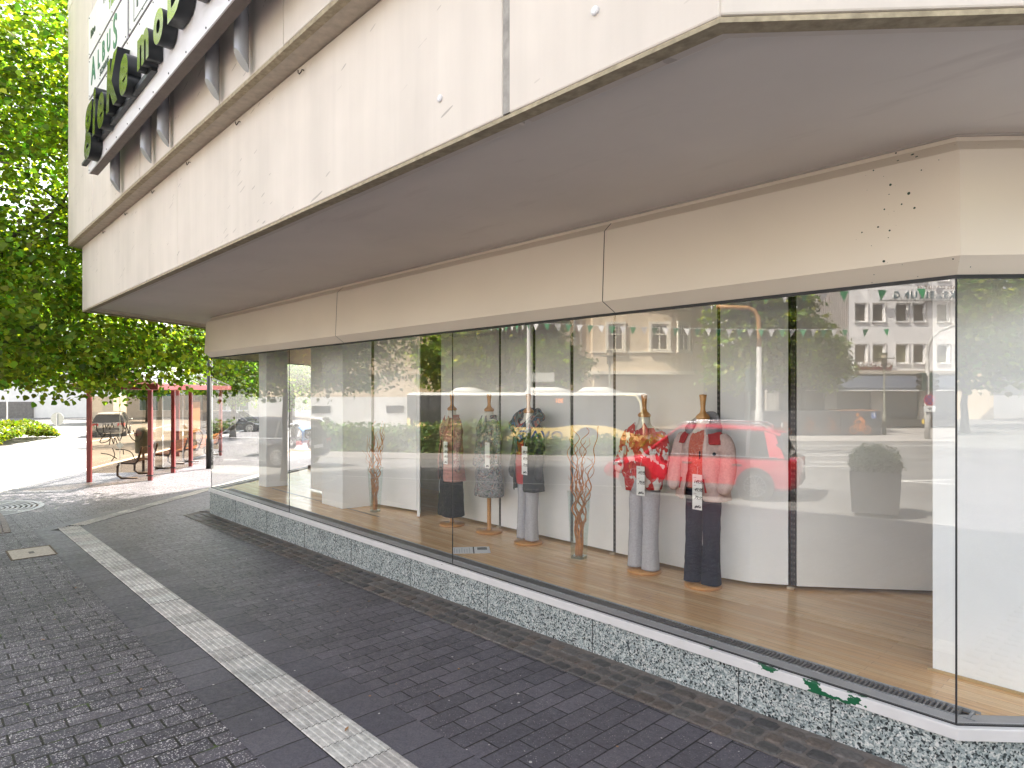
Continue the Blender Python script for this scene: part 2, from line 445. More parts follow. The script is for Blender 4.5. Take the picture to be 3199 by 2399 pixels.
# pinkish double row of small setts crossing the forecourt
def setts():
    mb = MB(); pts = [(-13.3, 5.0), (-14.2, 3.9), (-15.2, 2.75), (-16.6, 1.7), (-18.3, 1.2)]
    pts = [(-14.25, 0.75), (-14.0, 1.35), (-14.1, 2.0)] 
    k = 0
    for row in range(2):
        for i in range(44):
            u = i / 43; x = -17.6 + 5.0 * u + row * .02; y = 1.02 + .1 * math.sin(u * 3.1) + 2.4 * u * u * .0 + row * .1
            j = random.uniform(.8, 1.2); mb.col = (.17 * j, .135 * j, .12 * j)
            if x > -12.95: continue
            mb.box((x, y, G(x, y) + .004), (.098, .088, .02), random.gauss(0, .05))
    o = mb.build('sett_row', M_cobble); o['kind'] = 'structure'
setts()
def petals():
    mb = MB()
    for k in range(150):
        x = -12.5 + 11.5 * random.random() ** .8; y = random.choice([random.uniform(.3, 3.6), random.gauss(3.3, .5), random.gauss(2.5, .4)])
        if not .2 < y < 3.6: continue
        r_ = random.uniform(.005, .012); a = random.uniform(0, 3.1); st_ = random.uniform(.5, 1); z = G(x, y) + random.uniform(.014, .017)
        mb.mi = 0 if random.random() < .8 else 1
        mb.poly([(x + r_ * (math.cos(t) * math.cos(a) - st_ * math.sin(t) * math.sin(a)), y + r_ * (math.cos(t) * math.sin(a) + st_ * math.sin(t) * math.cos(a)), z + .002 * math.sin(3 * t)) for t in [i * math.pi / 3 for i in range(6)]])
    for k in range(9):
        x, y = random.uniform(-9, -2), random.uniform(.5, 3.5); a = random.uniform(0, 6); l = random.uniform(.02, .035); z = G(x, y) + .017; c_, s_ = math.cos(a), math.sin(a); mb.mi = 1
        mb.poly([(x - l * c_, y - l * s_, z), (x + .3 * l * s_, y - .3 * l * c_, z + .003), (x + l * c_, y + l * s_, z), (x - .3 * l * s_, y + .3 * l * c_, z + .004)])
    o = mb.build('litter', [plain('fallen_petals', (.55, .53, .50), .8), plain('dry_leaf', (.36, .20, .09), .8)]); o['kind'] = 'stuff'
petals()
M_cover = plain('cover_concrete', (.46, .41, .34), .85, sc=40, var=.3, bumpy=.3)
M_steel = plain('galvanised_steel', (.30, .30, .30), .45, .8, sc=20)
cv = thing('access_cover', (-11.03, 1.24, G(-11.03, 1.24)), 'beige rectangular concrete access cover set in the dark pavers beside the tactile strip', 'access cover')
mb = MB(); mb.bb((-.33, -.235, .003), (.33, .235, .0075)); mb.build('infill', M_cover, cv)
mb = MB()
for a, b in (((-.35, -.255, .001), (.35, -.235, .011)), ((-.35, .235, .001), (.35, .255, .011)), ((-.35, -.235, .001), (-.33, .235, .011)), ((.33, -.235, .001), (.35, .235, .011))): mb.bb(a, b)
mb.build('rim', plain('rusty_rim', (.12, .085, .055), .8, var=.3), cv)
mb = MB(); mb.bb((-.07, -.03, .0078), (.07, .03, .009)); mb.build('maker_plate', plain('dark_plate', (.12, .11, .10), .7), cv)
# round tree grate
tg = thing('tree_grate', (-16.1, .9, G(-16.1, .9)), 'round galvanised tree grate with curved slots under the linden', 'tree grate')
mb = MB()
def ring(mb, r0, r1, z0, z1, a0=0, a1=2 * math.pi, n=48, e=(1, 1)):
    ks = [a0 + (a1 - a0) * i / n for i in range(n + 1)]
    mb.loft([[(r * math.cos(a), r * math.sin(a), z) for r, z in ((r0, z0), (r1, z0), (r1, z1), (r0, z1))] for a in ks], cap=True)
for i in range(9):
    r_ = .34 + i * .085
    for q in range(4): ring(mb, r_, r_ + .045, .004, .018, q * math.pi / 2 + .06, (q + 1) * math.pi / 2 - .06, 14)
for q in range(8):
    a = q * math.pi / 4; mb.beam((.32 * math.cos(a), .32 * math.sin(a), .012), (1.08 * math.cos(a), 1.08 * math.sin(a), .012), .06, .014)
ring(mb, 1.05, 1.12, .002, .02); mb.build('cast_ring', M_steel, tg)
mb = MB(); mb.lathe([(1.05, .001), (1.05, .003)], n=40); mb.build('soil_bed', M_soil, tg)
# ---------------------------------------------------------------- the shop building
ZS, ZG, ZSOF = .334, 2.712, 3.458
DL = Vector((-.57, .82)).normalized(); DR = Vector((.7193, .6947)).normalized()
GP1 = Vector((-12.47, 4.07)); GP2 = Vector((-.92, 4.07))
GP0 = GP1 + DL * 7.0; GP3 = GP2 + DR * 3.6
GPATH = [tuple(GP0), tuple(GP1), tuple(GP2), tuple(GP3)]
CP1 = Vector((-12.44, 2.065)); CP2 = Vector((-1.166, 2.07)); CP0 = CP1 + DL * 8.5; CP3 = CP2 + DR * 4.2
CPATH = [tuple(CP0), tuple(CP1), tuple(CP2), tuple(CP3)]
SHOP = thing('shop_building', (-6.5, 4.07, 0), 'cream concrete shop building with overhanging upper floor and long display window', 'shop')

def m_panel(name, base=(.74, .68, .61)):
    n = N(name); p = n.pos('World'); x, y, z = n.sep(p)
    st = n.noise(n.comb(n.math('MULTIPLY', x, 5.5), n.math('MULTIPLY', y, 5.5), n.math('MULTIPLY', z, .35)), 1.0, 5, .6).outputs[0]
    c = n.mix(1.0, base, n.ramp(st, [(.3, .94), (.66, 1.03)]), 'MULTIPLY')
    c = n.mix(1.0, c, n.ramp(n.noise(p, 1.3, 3).outputs[0], [(.3, .92), (.7, 1.04)]), 'MULTIPLY')
    # short dark scuffs, drawn out along the wall and leaning upward
    q = n.comb(n.math('ADD', n.math('MULTIPLY', x, 3.4), n.math('MULTIPLY', z, -1.6)), n.math('ADD', n.math('MULTIPLY', z, 30), n.math('MULTIPLY', x, -8)), n.math('MULTIPLY', y, 3))
    wob = n.noise(p, 2.6, 2); vq = n.new('VectorMath', operation='ADD'); n.L(q, vq.inputs[0]); n.L(n.map(wob.outputs['Color'], (2.2, 2.2, 2.2)), vq.inputs[1])
    vo = n.voro(vq.outputs[0], 1.0)
    hit = n.math('LESS_THAN', vo.outputs['Distance'], n.math('MULTIPLY', n.math('SUBTRACT', n.sep(vo.outputs['Color'])[1], .45), .40))
    hit = n.math('MULTIPLY', hit, n.ramp(n.noise(p, 1.1, 2).outputs[0], [(.38, 0.0), (.56, .62)]))
    c = n.mix(hit, c, (.26, .23, .21))
    pt = n.voro(p, 9.0); hit2 = n.math('LESS_THAN', pt.outputs['Distance'], n.math('MULTIPLY', n.math('SUBTRACT', n.sep(pt.outputs['Color'])[0], .88), .55))
    c = n.mix(n.math('MULTIPLY', hit2, .7), c, (.30, .26, .22))
    return n.done(c, .62, bump=n.bump(n.noise(p, 35, 4).outputs[0], .12, .004))
M_panel = m_panel('weathered_concrete_panel', (.665, .61, .548))
def m_soff():
    n = N('painted_soffit'); p = n.pos('World')
    c = n.mix(1.0, (.78, .735, .68), n.ramp(n.noise(p, .9, 5).outputs[0], [(.3, .93), (.7, 1.03)]), 'MULTIPLY')
    st = n.noise(n.map(p, (.5, 2.5, 1)), 1.6, 5, .65).outputs[0]; c = n.mix(n.ramp(st, [(.60, 0.0), (.78, .35)]), c, (.50, .45, .40))
    vo = n.voro(p, 3.2); dot = n.math('LESS_THAN', vo.outputs['Distance'], n.math('MULTIPLY', n.math('SUBTRACT', n.sep(vo.outputs['Color'])[0], .80), .16))
    c = n.mix(dot, c, (.10, .09, .08)); return n.done(c, .8, bump=n.bump(n.noise(p, 40, 3).outputs[0], .08, .004))
M_soffit = m_soff()
M_softrim = plain('soffit_rim', (.74, .69, .645), .8, sc=3, var=.1)
M_edge = plain('raw_panel_edge', (.42, .36, .25), .9, sc=22, var=.35, bumpy=.5)
M_joint = plain('joint_mastic', (.36, .345, .32), .8, sc=14, var=.35)
def m_fascia():
    n = N('painted_fascia'); p = n.pos('World'); x, y, z = n.sep(p)
    c = n.mix(1.0, (.745, .675, .575), n.ramp(n.noise(p, .8, 3).outputs[0], [(.3, .95), (.7, 1.04)]), 'MULTIPLY')
    # dark green paint showing where the cream coat has chipped, thickest at the corner
    vo = n.voro(p, 34.0); mx = n.ramp(x, [(.0, 0.0), (1.0, 1.0)])
    near = n.math('SUBTRACT', 1.0, n.math('MINIMUM', n.math('MULTIPLY', n.math('ABSOLUTE', n.math('ADD', x, 1.15)), 1.7), 1.0))
    cl = n.ramp(n.noise(p, 3.4, 2).outputs[0], [(.36, 0.25), (.56, 1.0)])
    r_ = n.math('MULTIPLY', n.math('MULTIPLY', n.math('SUBTRACT', n.sep(vo.outputs['Color'])[0], .30), .62), n.math('MULTIPLY', near, cl))
    chip = n.math('LESS_THAN', n.math('ADD', vo.outputs['Distance'], n.math('MULTIPLY', n.noise(p, 60, 2).outputs[0], .16)), r_)
    c = n.mix(chip, c, (.012, .045, .026))
    return n.done(c, .5)
M_fascia = m_fascia()
def m_terrazzo():
    n = N('terrazzo_plinth'); p = n.map(n.pos('World'), (1, 1, 1), (.3, .5, .2))
    w_ = n.noise(p, 30, 2); vv = n.new('VectorMath', operation='ADD'); n.L(p, vv.inputs[0]); n.L(n.map(w_.outputs['Color'], (.016, .016, .016)), vv.inputs[1])
    a = n.voro(vv.outputs[0], 46); b = n.voro(vv.outputs[0], 105)
    cb = n.ramp(n.sep(b.outputs['Color'])[0], [(0, (.03, .04, .045)), (.16, (.17, .21, .22)), (.36, (.33, .38, .39)), (.58, (.47, .51, .51)), (.80, (.62, .63, .62)), (.93, (.27, .30, .30))], 'CONSTANT')
    dk = n.math('LESS_THAN', a.outputs['Distance'], n.math('MULTIPLY', n.math('SUBTRACT', n.sep(a.outputs['Color'])[0], .56), 1.15))
    tone = n.ramp(n.sep(a.outputs['Color'])[1], [(0, (.012, .018, .022)), (.72, (.03, .045, .05)), (.84, (.66, .67, .66))], 'CONSTANT')
    c = n.mix(dk, cb, tone)
    c = n.mix(1.0, c, n.ramp(n.noise(p, 5, 3).outputs[0], [(.3, .80), (.7, 1.08)]), 'MULTIPLY')
    return n.done(c, .45)
M_terr = m_terrazzo()
def m_sill():
    n = N('sill_metal'); p = n.pos('World'); x, y, z = n.sep(p)
    c = n.mix(1.0, (.66, .65, .66), n.ramp(n.noise(p, 6, 4).outputs[0], [(.3, .93), (.7, 1.03)]), 'MULTIPLY')
    zone = n.math('MULTIPLY', n.math('GREATER_THAN', x, -2.35), n.math('LESS_THAN', x, -1.05))
    b1 = n.noise(n.map(p, (3.0, 3.0, 6.0)), 1.55, 3, .6).outputs[0]; rag = n.noise(p, 70, 3).outputs[0]
    chip = n.math('GREATER_THAN', n.math('ADD', b1, n.math('MULTIPLY', n.math('SUBTRACT', rag, .5), .12)), .595)
    c = n.mix(n.math('MULTIPLY', chip, zone), c, (.006, .10, .042))
    pt = n.voro(n.map(p, (8, 8, 22)), 1.6); dk = n.math('LESS_THAN', pt.outputs['Distance'], n.math('MULTIPLY', n.math('SUBTRACT', n.sep(pt.outputs['Color'])[0], .86), 1.1))
    c = n.mix(dk, c, (.05, .05, .05))
    return n.done(c, .4)
M_sill = m_sill()
M_gasket = plain('black_gasket', (.012, .013, .016), .5)
M_ledge = plain('inner_ledge', (.42, .41, .42), .5, sc=8)
M_glass = glass_mat('shop_glass', 2.26, (.995, 1.0, .995))
def m_wood(name, c1, c2, c3, bw=1.1, rh=.062, rough=(.16, .3), swap=False):
    n = N(name); p = n.pos('World'); x, y, z = n.sep(p); v = n.comb(y, x) if swap else n.comb(x, y)
    br = n.new('TexBrick'); br.offset = .37; n.L(v, br.inputs['Vector']); br.inputs['Scale'].default_value = 1
    br.inputs['Brick Width'].default_value = bw; br.inputs['Row Height'].default_value = rh; br.inputs['Mortar Size'].default_value = .0009
    br.inputs['Color1'].default_value = (*c1, 1); br.inputs['Color2'].default_value = (*c2, 1); br.inputs['Mortar'].default_value = (*c3, 1)
    g = n.noise(n.map(p, (2.5, 60, 1)) if not swap else n.map(p, (60, 2.5, 1)), 1.0, 4, .6, .3).outputs[0]
    c = n.mix(1.0, br.outputs['Color'], n.ramp(g, [(.3, .80), (.7, 1.12)]), 'MULTIPLY')
    return n.done(c, .24)
M_floor = m_wood('strip_wood_floor', (.76, .45, .20), (.86, .58, .31), (.32, .17, .08))
M_white = plain('white_display_panel', (.88, .90, .93), .5, sc=2.0, var=.05)
M_warm = plain('greige_display_panel', (.82, .83, .83), .55, sc=2.0, var=.05)
def m_track():
    n = N('slotted_black_track'); p = n.pos('World'); x, y, z = n.sep(p)
    slot = n.math('LESS_THAN', n.math('FRACT', n.math('MULTIPLY', z, 20)), .42)
    col = n.math('LESS_THAN', n.math('ABSOLUTE', n.math('SUBTRACT', n.math('FRACT', n.math('MULTIPLY', x, 45)), .5)), .28)
    return n.done(n.mix(n.math('MULTIPLY', slot, col), (.012, .012, .013), (.10, .095, .085)), .45)
M_track = m_track()
M_slot = plain('track_slot', (.11, .10, .09), .6)
M_dark = plain('dark_ceiling', (.30, .26, .22), .8, sc=2)
M_grate = plain('grate_slat', (.17, .16, .155), .45, .2, sc=30)

def part(name, mat, path, prof, closed=True, smooth=False, bev=None):
    mb = MB(); sweep(mb, path, prof, closed); o = mb.build(name, mat, SHOP, world=True, recalc=True)
    if bev: bevel(o, bev)
    return o
part('plinth', M_terr, GPATH, [(.022, -.7), (.022, .268), (-.4, .268), (-.4, -.7)])
for x in (-11.2, -9.9, -8.6, -7.3, -6.0, -4.7, -3.4, -2.14, -1.55): mb = MB(); mb.bb((x - .002, 4.0445, -.3), (x + .002, 4.049, .266)); mb.build('plinth_joint', M_gasket, SHOP, world=True)
part('sill', M_sill, GPATH, [(.045, .2685), (.045, ZS - .004), (.041, ZS), (.011, ZS), (.011, .2685)], bev=.003)
part('gasket', M_gasket, GPATH, [(.0105, .27), (.0105, ZS + .004), (-.0105, ZS + .004), (-.0105, .27)])
part('inner_ledge', M_ledge, GPATH, [(-.011, .27), (-.011, ZS - .003), (-.115, ZS - .003), (-.115, .27)])
part('head_gasket', M_gasket, GPATH, [(.0135, ZG - .016), (.0135, ZG + .0035), (-.02, ZG + .0035), (-.02, ZG - .016)])
fp = [(.0, ZSOF - .002), (.0, 3.425), (.08, 3.352), (.105, 2.80), (.014, ZG + .004), (-.10, ZG + .004), (-.10, ZSOF - .002)]
part('fascia', M_fascia, GPATH, fp)
# fine seams of the fascia, following its profile
for x in (-7.55, -3.23):
    mb = MB()
    for (o0, z0), (o1, z1) in zip(fp[1:4], fp[2:5]):
        mb.beam((x, 4.07 - o0 - .0005, z0), (x + (.0 if o0 < .09 or o1 > .09 else .05), 4.07 - o1 - .0005, z1), .006, .003)
    mb.build('fascia_seam', M_gasket, SHOP, world=True)
mb = MB(); sweep(mb, GPATH, [(.0, 3.447), (.014, 3.4475), (.014, 3.4575), (.0, 3.4575)]); mb.build('soffit_bead', plain('soffit_bead_paint', (.46, .42, .39), .6), SHOP, world=True, recalc=True)
# soffit and canopy
mb = MB(); mb.prism([tuple(GP0 + Vector((.5, .6))), tuple(CP0 + Vector((.1, .08))), tuple(CP1 + Vector((.12, .10))), tuple(CP2 + Vector((-.04, .10))), tuple(CP3 + Vector((-.07, .07))), tuple(GP3 + Vector((-.2, .6)))], ZSOF, ZSOF + .1)
mb.build('soffit', M_soffit, SHOP, world=True, recalc=True)
part('soffit_rim', M_softrim, CPATH, [(-.03, 3.432), (-.17, 3.440), (-.17, 3.51), (-.03, 3.51)])
part('soffit_step', plain('soffit_step_paint', (.66, .61, .57), .8), CPATH, [(-.17, 3.447), (-.20, 3.4575), (-.20, 3.51), (-.17, 3.51)])
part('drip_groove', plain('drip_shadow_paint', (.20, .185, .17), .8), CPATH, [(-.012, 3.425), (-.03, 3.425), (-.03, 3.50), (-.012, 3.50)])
# lower band of the overhang: separate panels with open joints
def along(path, i, t): a = Vector(path[i]); b = Vector(path[i + 1]); return a + (b - a).normalized() * t
LZ0, LZ1 = 3.405, 4.436
def band(name, mat, p0, p1, z0, z1, th, edge=None, inset=.0):
    d = (p1 - p0).normalized(); nn = Vector((d.y, -d.x)); mb = MB()
    q = [p0, p1, p1 - nn * th, p0 - nn * th]
    mb.prism([tuple(v) for v in q], z0, z1); o = mb.build(name, mat, SHOP, world=True, recalc=True); bevel(o, .009, 2); return o
for a, b in ((CP1 + Vector((.0, 0)), Vector((-7.367, 2.066))), (Vector((-7.360, 2.066)), Vector((-2.295, 2.066))), (Vector((-2.245, 2.066)), CP2)):
    band('lower_panel', M_panel, a, b, LZ0, LZ1, .16)
band('lower_panel', M_panel, CP0, CP1 - DL * 0 + Vector((-.003, .004)), LZ0 + .004, LZ1 - .003, .16)
band('lower_panel', M_panel, CP2 + Vector((.004, .001)), CP3, LZ0 + .004, LZ1 - .003, .16)
mb = MB(); mb.bb((-2.293, 2.074, LZ0 + .01), (-2.247, 2.16, LZ1)); mb.build('joint_strip', M_joint, SHOP, world=True)
part('panel_edge', M_edge, CPATH, [(-.002, LZ0 - .02), (-.002, LZ0 - .001), (-.09, LZ0 - .001), (-.09, LZ0 - .012)])
# upper wall: panels 1.255 m wide, standing proud of the lower band
UY = 1.88; UP1 = Vector((-12.52, UY)); UP2 = Vector((-1.08, UY)); UZ0, UZ1 = 4.436, 8.2
UP0 = UP1 + DL * 8.6; UP3 = UP2 + DR * 4.4
xj = [-12.52, -11.86, -10.605, -9.35, -8.095, -6.84, -5.585, -4.33, -3.075, -1.82, -1.08]
for i, (a, b) in enumerate(zip(xj, xj[1:])):
    w_ = .018 if i not in (3, 5) else .008
    band('upper_panel', M_panel, Vector((a + w_ / 2, UY + (.0 if i % 2 else .004))), Vector((b - w_ / 2, UY + (.0 if i % 2 else .004))), UZ0 + .03, UZ1, .12)
band('upper_panel', M_panel, UP0, UP1 + Vector((-.006, .006)), UZ0 + .03, UZ1, .12)
band('upper_panel', M_panel, UP2 + Vector((.006, .0)), UP3, UZ0 + .03, UZ1, .12)
UPATH = [tuple(UP0), tuple(UP1), tuple(UP2), tuple(UP3)]
part('panel_lip', M_edge, UPATH, [(-.004, UZ0), (-.004, UZ0 + .029), (-.06, UZ0 + .029), (-.06, UZ0)])
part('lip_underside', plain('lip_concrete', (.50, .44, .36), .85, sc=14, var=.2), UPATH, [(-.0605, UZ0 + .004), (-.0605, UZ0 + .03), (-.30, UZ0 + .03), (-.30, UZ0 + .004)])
part('wall_core', M_joint, UPATH, [(-.125, UZ0 + .031), (-.125, UZ1 - .01), (-.25, UZ1 - .01), (-.25, UZ0 + .031)])
mb = MB(); mb.prism([tuple(UP0), tuple(UP1), tuple(UP2), tuple(UP3), (6.5, 14), (-14, 16)], UZ1, UZ1 + .15); mb.build('flat_roof', M_soffit, SHOP, world=True, recalc=True)
mb = MB()
mb.prism([tuple(UP3 + Vector((.0, .3))), (6.2, 13.8), (6.0, 13.8), tuple(UP3 + Vector((-.2, .3)))], -.4, UZ1)
mb.prism([(6.2, 13.8), (-13.8, 15.8), (-13.8, 15.6), (6.0, 13.6)], ZSOF, UZ1)
mb.build('rear_wall', M_panel, SHOP, world=True, recalc=True)
# hooks and round fixings on the overhang
M_iron = plain('rusty_iron', (.05, .042, .036), .7, .3, var=.3)
hk = None
for k, (x, z) in enumerate([(-10.77, 4.385), (-9.47, 4.385), (-8.21, 4.385), (-6.94, 4.385), (-5.61, 4.385), (-4.40, 4.385)]):
    if hk is None:
        mb = MB(); pts = [(0, .03, .012), (0, -.012, .010)]
        pts += [(0 + .022 * math.sin(a) , -.014 - .004 * i, -.012 - .022 * math.cos(a) + .024) for i, a in enumerate(np.linspace(2.4, -2.6, 9))]
        pts = [(0.0, .03, .0), (.002, -.01, .0), (.012, -.02, -.004), (.004, -.024, -.02), (-.022, -.026, -.026), (-.038, -.026, -.012), (-.040, -.026, .008)]
        mb.tube(pts, .0042, 6); hk = mb.build('hook', M_iron, None)
        tag(hk, None, 'hook', 'hooks along the overhang'); hk.location = (x, 2.066, z); o = hk
    else:
        o = hk.copy(); COL.objects.link(o); o.location = (x, 2.066, z)
    o['label'] = ['rusty hook in the cream overhang nearest its far left corner', 'rusty hook under the first upright lamp tube, counted from the corner', 'rusty hook below the far end of the letter sign', 'rusty hook under the middle of the letter sign', 'rusty hook above the long scuffed panel, second nearest the camera', 'rusty hook nearest the camera, above the scuffed panel'][k]
for k, (x, z) in enumerate([(-2.78, 3.65), (-1.72, 3.66)]):
    mb = MB(); mb.tube([(x, 2.07, z), (x, 2.058, z), (x, 2.054, z)], [.019, .019, .013], 16); mb.build('round_cap', plain('cap_paint', (.72, .72, .74), .4), SHOP, world=True)
# ---- interior
mb = MB(); mb.prism([tuple(GP0 + Vector((.25, 0))), (-12.28, 4.186), (-12.1, 4.186), (-12.1, 4.3145), (-.885, 4.3145), (-.86, 4.20), tuple(GP3 + Vector((-.15, .15))), (4, 12), (-16, 12)], .2, .326); mb.build('display_floor', M_floor, SHOP, world=True, recalc=True)
mb = MB(); mb.prism([tuple(GP0 + Vector((.12, .1))), (-12.35, 4.10), (-.95, 4.10), tuple(GP3 + Vector((-.1, .1))), (3, 12), (-15, 12)], 3.25, 3.3); mb.build('ceiling', M_dark, SHOP, world=True, recalc=True)
mb = MB(); x = -12.05
while x < -.92: mb.box((x, 4.246, .3275), (.011, .104, .016)); x += .0265
mb.build('floor_grate', M_grate, SHOP, world=True)
mb = MB(); mb.bb((-12.1, 4.302, .318), (-.86, 4.314, .338)); mb.bb((-12.1, 4.186, .318), (-.86, 4.194, .3362)); mb.bb((-.9, 4.194, .318), (-.886, 4.302, .337)); mb.build('grate_frame', plain('grate_frame_metal', (.33, .34, .36), .5, sc=30, var=.35), SHOP, world=True)
mb = MB(); mb.bb((-12.1, 4.194, .31), (-.9, 4.302, .3135)); mb.build('grate_pit', M_gasket, SHOP, world=True)
mb = MB(); mb.bb((-11.7, 4.86, .3262), (-8.0, 4.885, .3272)); mb.build('floor_seam', M_track, SHOP, world=True)
# back wall of tall panels between black slotted tracks
panels = [(-12.0 + 1.0, 5.29, -9.62, 5.27, M_white), (-8.85, 5.30, -7.9, 5.44, M_white), (-7.55, 5.62, -6.30, 5.62, M_warm), (-6.26, 5.62, -5.68, 5.62, M_white), (-5.63, 5.62, -5.06, 5.62, M_white), (-5.01, 5.62, -4.43, 5.62, M_white),
          (-4.38, 5.60, -3.18, 5.60, M_warm), (-3.13, 5.57, -2.86, 5.62, M_white), (-2.86, 5.62, -2.59, 5.80, M_white), (-2.52, 5.82, -1.60, 6.60, M_warm), (-1.60, 6.60, 2.0, 9.6, M_warm)]
for x0, y0, x1, y1, mt in panels:
    mb = MB(); d = Vector((x1 - x0, y1 - y0)).normalized(); nn = Vector((-d.y, d.x)) * .03
    mb.prism([(x0, y0), (x1, y1), (x1 + nn.x, y1 + nn.y), (x0 + nn.x, y0 + nn.y)], .356, 3.249); o = mb.build('display_panel', mt, SHOP, world=True, recalc=True); bevel(o, .003)
mb = MB(); mb.prism([(-7.87, 5.44), (-7.60, 5.24), (-7.565, 5.26), (-7.84, 5.47)], .34, 3.249); mb.build('display_panel', M_white, SHOP, world=True, recalc=True)
for x, y in ((-7.53, 5.66), (-6.28, 5.64), (-5.655, 5.64), (-5.035, 5.64), (-4.405, 5.63), (-3.155, 5.61), (-2.555, 5.83)):
    mb = MB(); mb.bb((x - .022, y - .012, .36), (x + .022, y + .03, 3.248)); tk = mb.build('track', M_track, SHOP, world=True)
M_foot = plain('beech_foot', (.55, .42, .28), .5)
for x, y in ((-6.28, 5.6), (-4.41, 5.58), (-3.16, 5.57), (-2.56, 5.78)): mb = MB(); mb.lathe([(.0, .326), (.026, .326), (.034, .336), (.034, .346), (.02, .354), (.0, .356)], (x, y, 0), 14, cap=False); mb.build('panel_foot', M_foot, SHOP, world=True, smooth=True)
mb = MB(); mb.bb((-13.6, 6.9, .2), (-7.4, 6.95, 3.24)); mb.bb((-7.6, 5.70, .2), (-2.9, 5.74, 3.24)); mb.bb((-14.0, 10.5, .2), (3.2, 10.6, 3.24)); mb.bb((2.6, 6.6, .2), (2.7, 10.5, 3.24)); mb.bb((-11.9, 6.95, .2), (-11.8, 10.5, 3.24)); mb.bb((-13.6, 6.95, .2), (-13.5, 8.6, 3.24)); mb.build('inner_wall', plain('inner_wall_paint', (.30, .28, .25), .7), SHOP, world=True)
mb = MB(); mb.prism([(-9.57, 4.79), (-8.9, 4.79), (-8.86, 5.26), (-9.55, 5.28)], .3262, 3.249); o = mb.build('display_column', M_white, SHOP, world=True, recalc=True); bevel(o, .004)
mb = MB(); mb.prism([(-12.19, 4.83), (-11.88, 4.845), (-11.85, 5.24), (-12.16, 5.225)], .3262, 3.249); o = mb.build('display_column', M_white, SHOP, world=True, recalc=True); bevel(o, .004)
mb = MB(); mb.bb((-1.205, 4.77, .335), (2.2, 4.95, 3.249)); o = mb.build('display_panel', plain('ribbed_white_board', (.88, .91, .95), .5, sc=2, var=.05), SHOP, world=True, recalc=True)
mb = MB(); mb.bb((-1.23, 4.752, .3265), (2.2, 4.769, .341)); mb.build('skirting', plain('beech_strip', (.50, .36, .18), .5), SHOP, world=True)
# ---- glass
def pane(p0, p1):
    d = (p1 - p0).normalized(); nn = Vector((d.y, -d.x)); mb = MB()
    a = p0 + d * .0008; b = p1 - d * .0008
    mb.prism([tuple(a + nn * .005), tuple(b + nn * .005), tuple(b - nn * .005), tuple(a - nn * .005)], ZS - .02, ZG + .02)
    return mb.build('window_pane', M_glass, SHOP, world=True, recalc=True)
sx = [-12.47, -9.15, -5.27, -.92]
for a, b in zip(sx, sx[1:]): pane(Vector((a, 4.07)), Vector((b, 4.07)))
pane(GP0, GP1); pane(GP2, GP3)
for p, dd in ((Vector((-9.15, 4.07)), .0016), (Vector((-5.27, 4.07)), .0016), (GP1, .004), (GP2, .004)): mb = MB(); mb.box((p.x, p.y, (ZS + ZG) / 2), (2 * dd, .0104, ZG - ZS)); mb.build('glass_seam', M_gasket, SHOP, world=True)
# black bin-like doorway step seen through the left panes
mb = MB(); mb.prism([tuple(GP1 + DL * 3.0 + Vector((.25, .1))), tuple(GP1 + DL * 4.6 + Vector((.25, .1))), tuple(GP1 + DL * 4.6 + Vector((.6, .35))), tuple(GP1 + DL * 3.0 + Vector((.6, .35)))], .327, .42); mb.build('window_bench', plain('brown_bench', (.10, .06, .04), .5), SHOP, world=True, recalc=True)
# ---------------------------------------------------------------- mannequins and window dressing
FL = .326
M_beech = plain('varnished_beech', (.52, .24, .06), .32, sc=14, var=.2)
M_neck = plain('mannequin_cloth', (.70, .68, .62), .85, sc=30, var=.06)
def m_fabric(name, c, var=.1, sc=60, rough=.9, bump=.25):
    n = N(name); p = n.pos()
    f = n.ramp(n.noise(p, sc, 3).outputs[0], [(.3, 1 - var), (.7, 1 + var)])
    cr = n.noise(n.map(p, (5, 5, 1.4)), 2.2, 4).outputs[0]
    h = n.math('ADD', n.math('MULTIPLY', cr, 1.2), n.math('MULTIPLY', n.noise(p, 300, 2).outputs[0], .12))
    return n.done(n.mix(1.0, c, f, 'MULTIPLY'), rough, bump=n.bump(h, bump, .03), spec=.2)
F_navy = m_fabric('navy_cotton', (.010, .013, .028))
F_black = m_fabric('black_cloth', (.012, .012, .014))
F_grey = m_fabric('light_grey_cloth', (.42, .42, .46))
F_greyd = m_fabric('mid_grey_cloth', (.30, .30, .33))
F_pink = m_fabric('pale_pink_cotton', (.58, .42, .40))
F_red = m_fabric('red_lining', (.42, .03, .035))
F_char = m_fabric('charcoal_knit', (.035, .037, .045))
def m_quilt():
    n = N('pink_quilting'); p = n.pos(); x, y, z = n.sep(p)
    row = n.math('ABSOLUTE', n.math('SINE', n.math('MULTIPLY', z, 72))); cl = n.math('ABSOLUTE', n.math('SINE', n.math('MULTIPLY', n.math('ADD', x, y), 30)))
    puff = n.math('MULTIPLY', n.math('POWER', row, .45), n.math('ADD', .7, n.math('MULTIPLY', cl, .3)))
    c = n.mix(1.0, (.50, .235, .20), n.ramp(n.noise(p, 25, 3).outputs[0], [(.3, .86), (.7, 1.1)]), 'MULTIPLY')
    return n.done(c, .6, bump=n.bump(puff, .6, .02))
F_quilt = m_quilt()
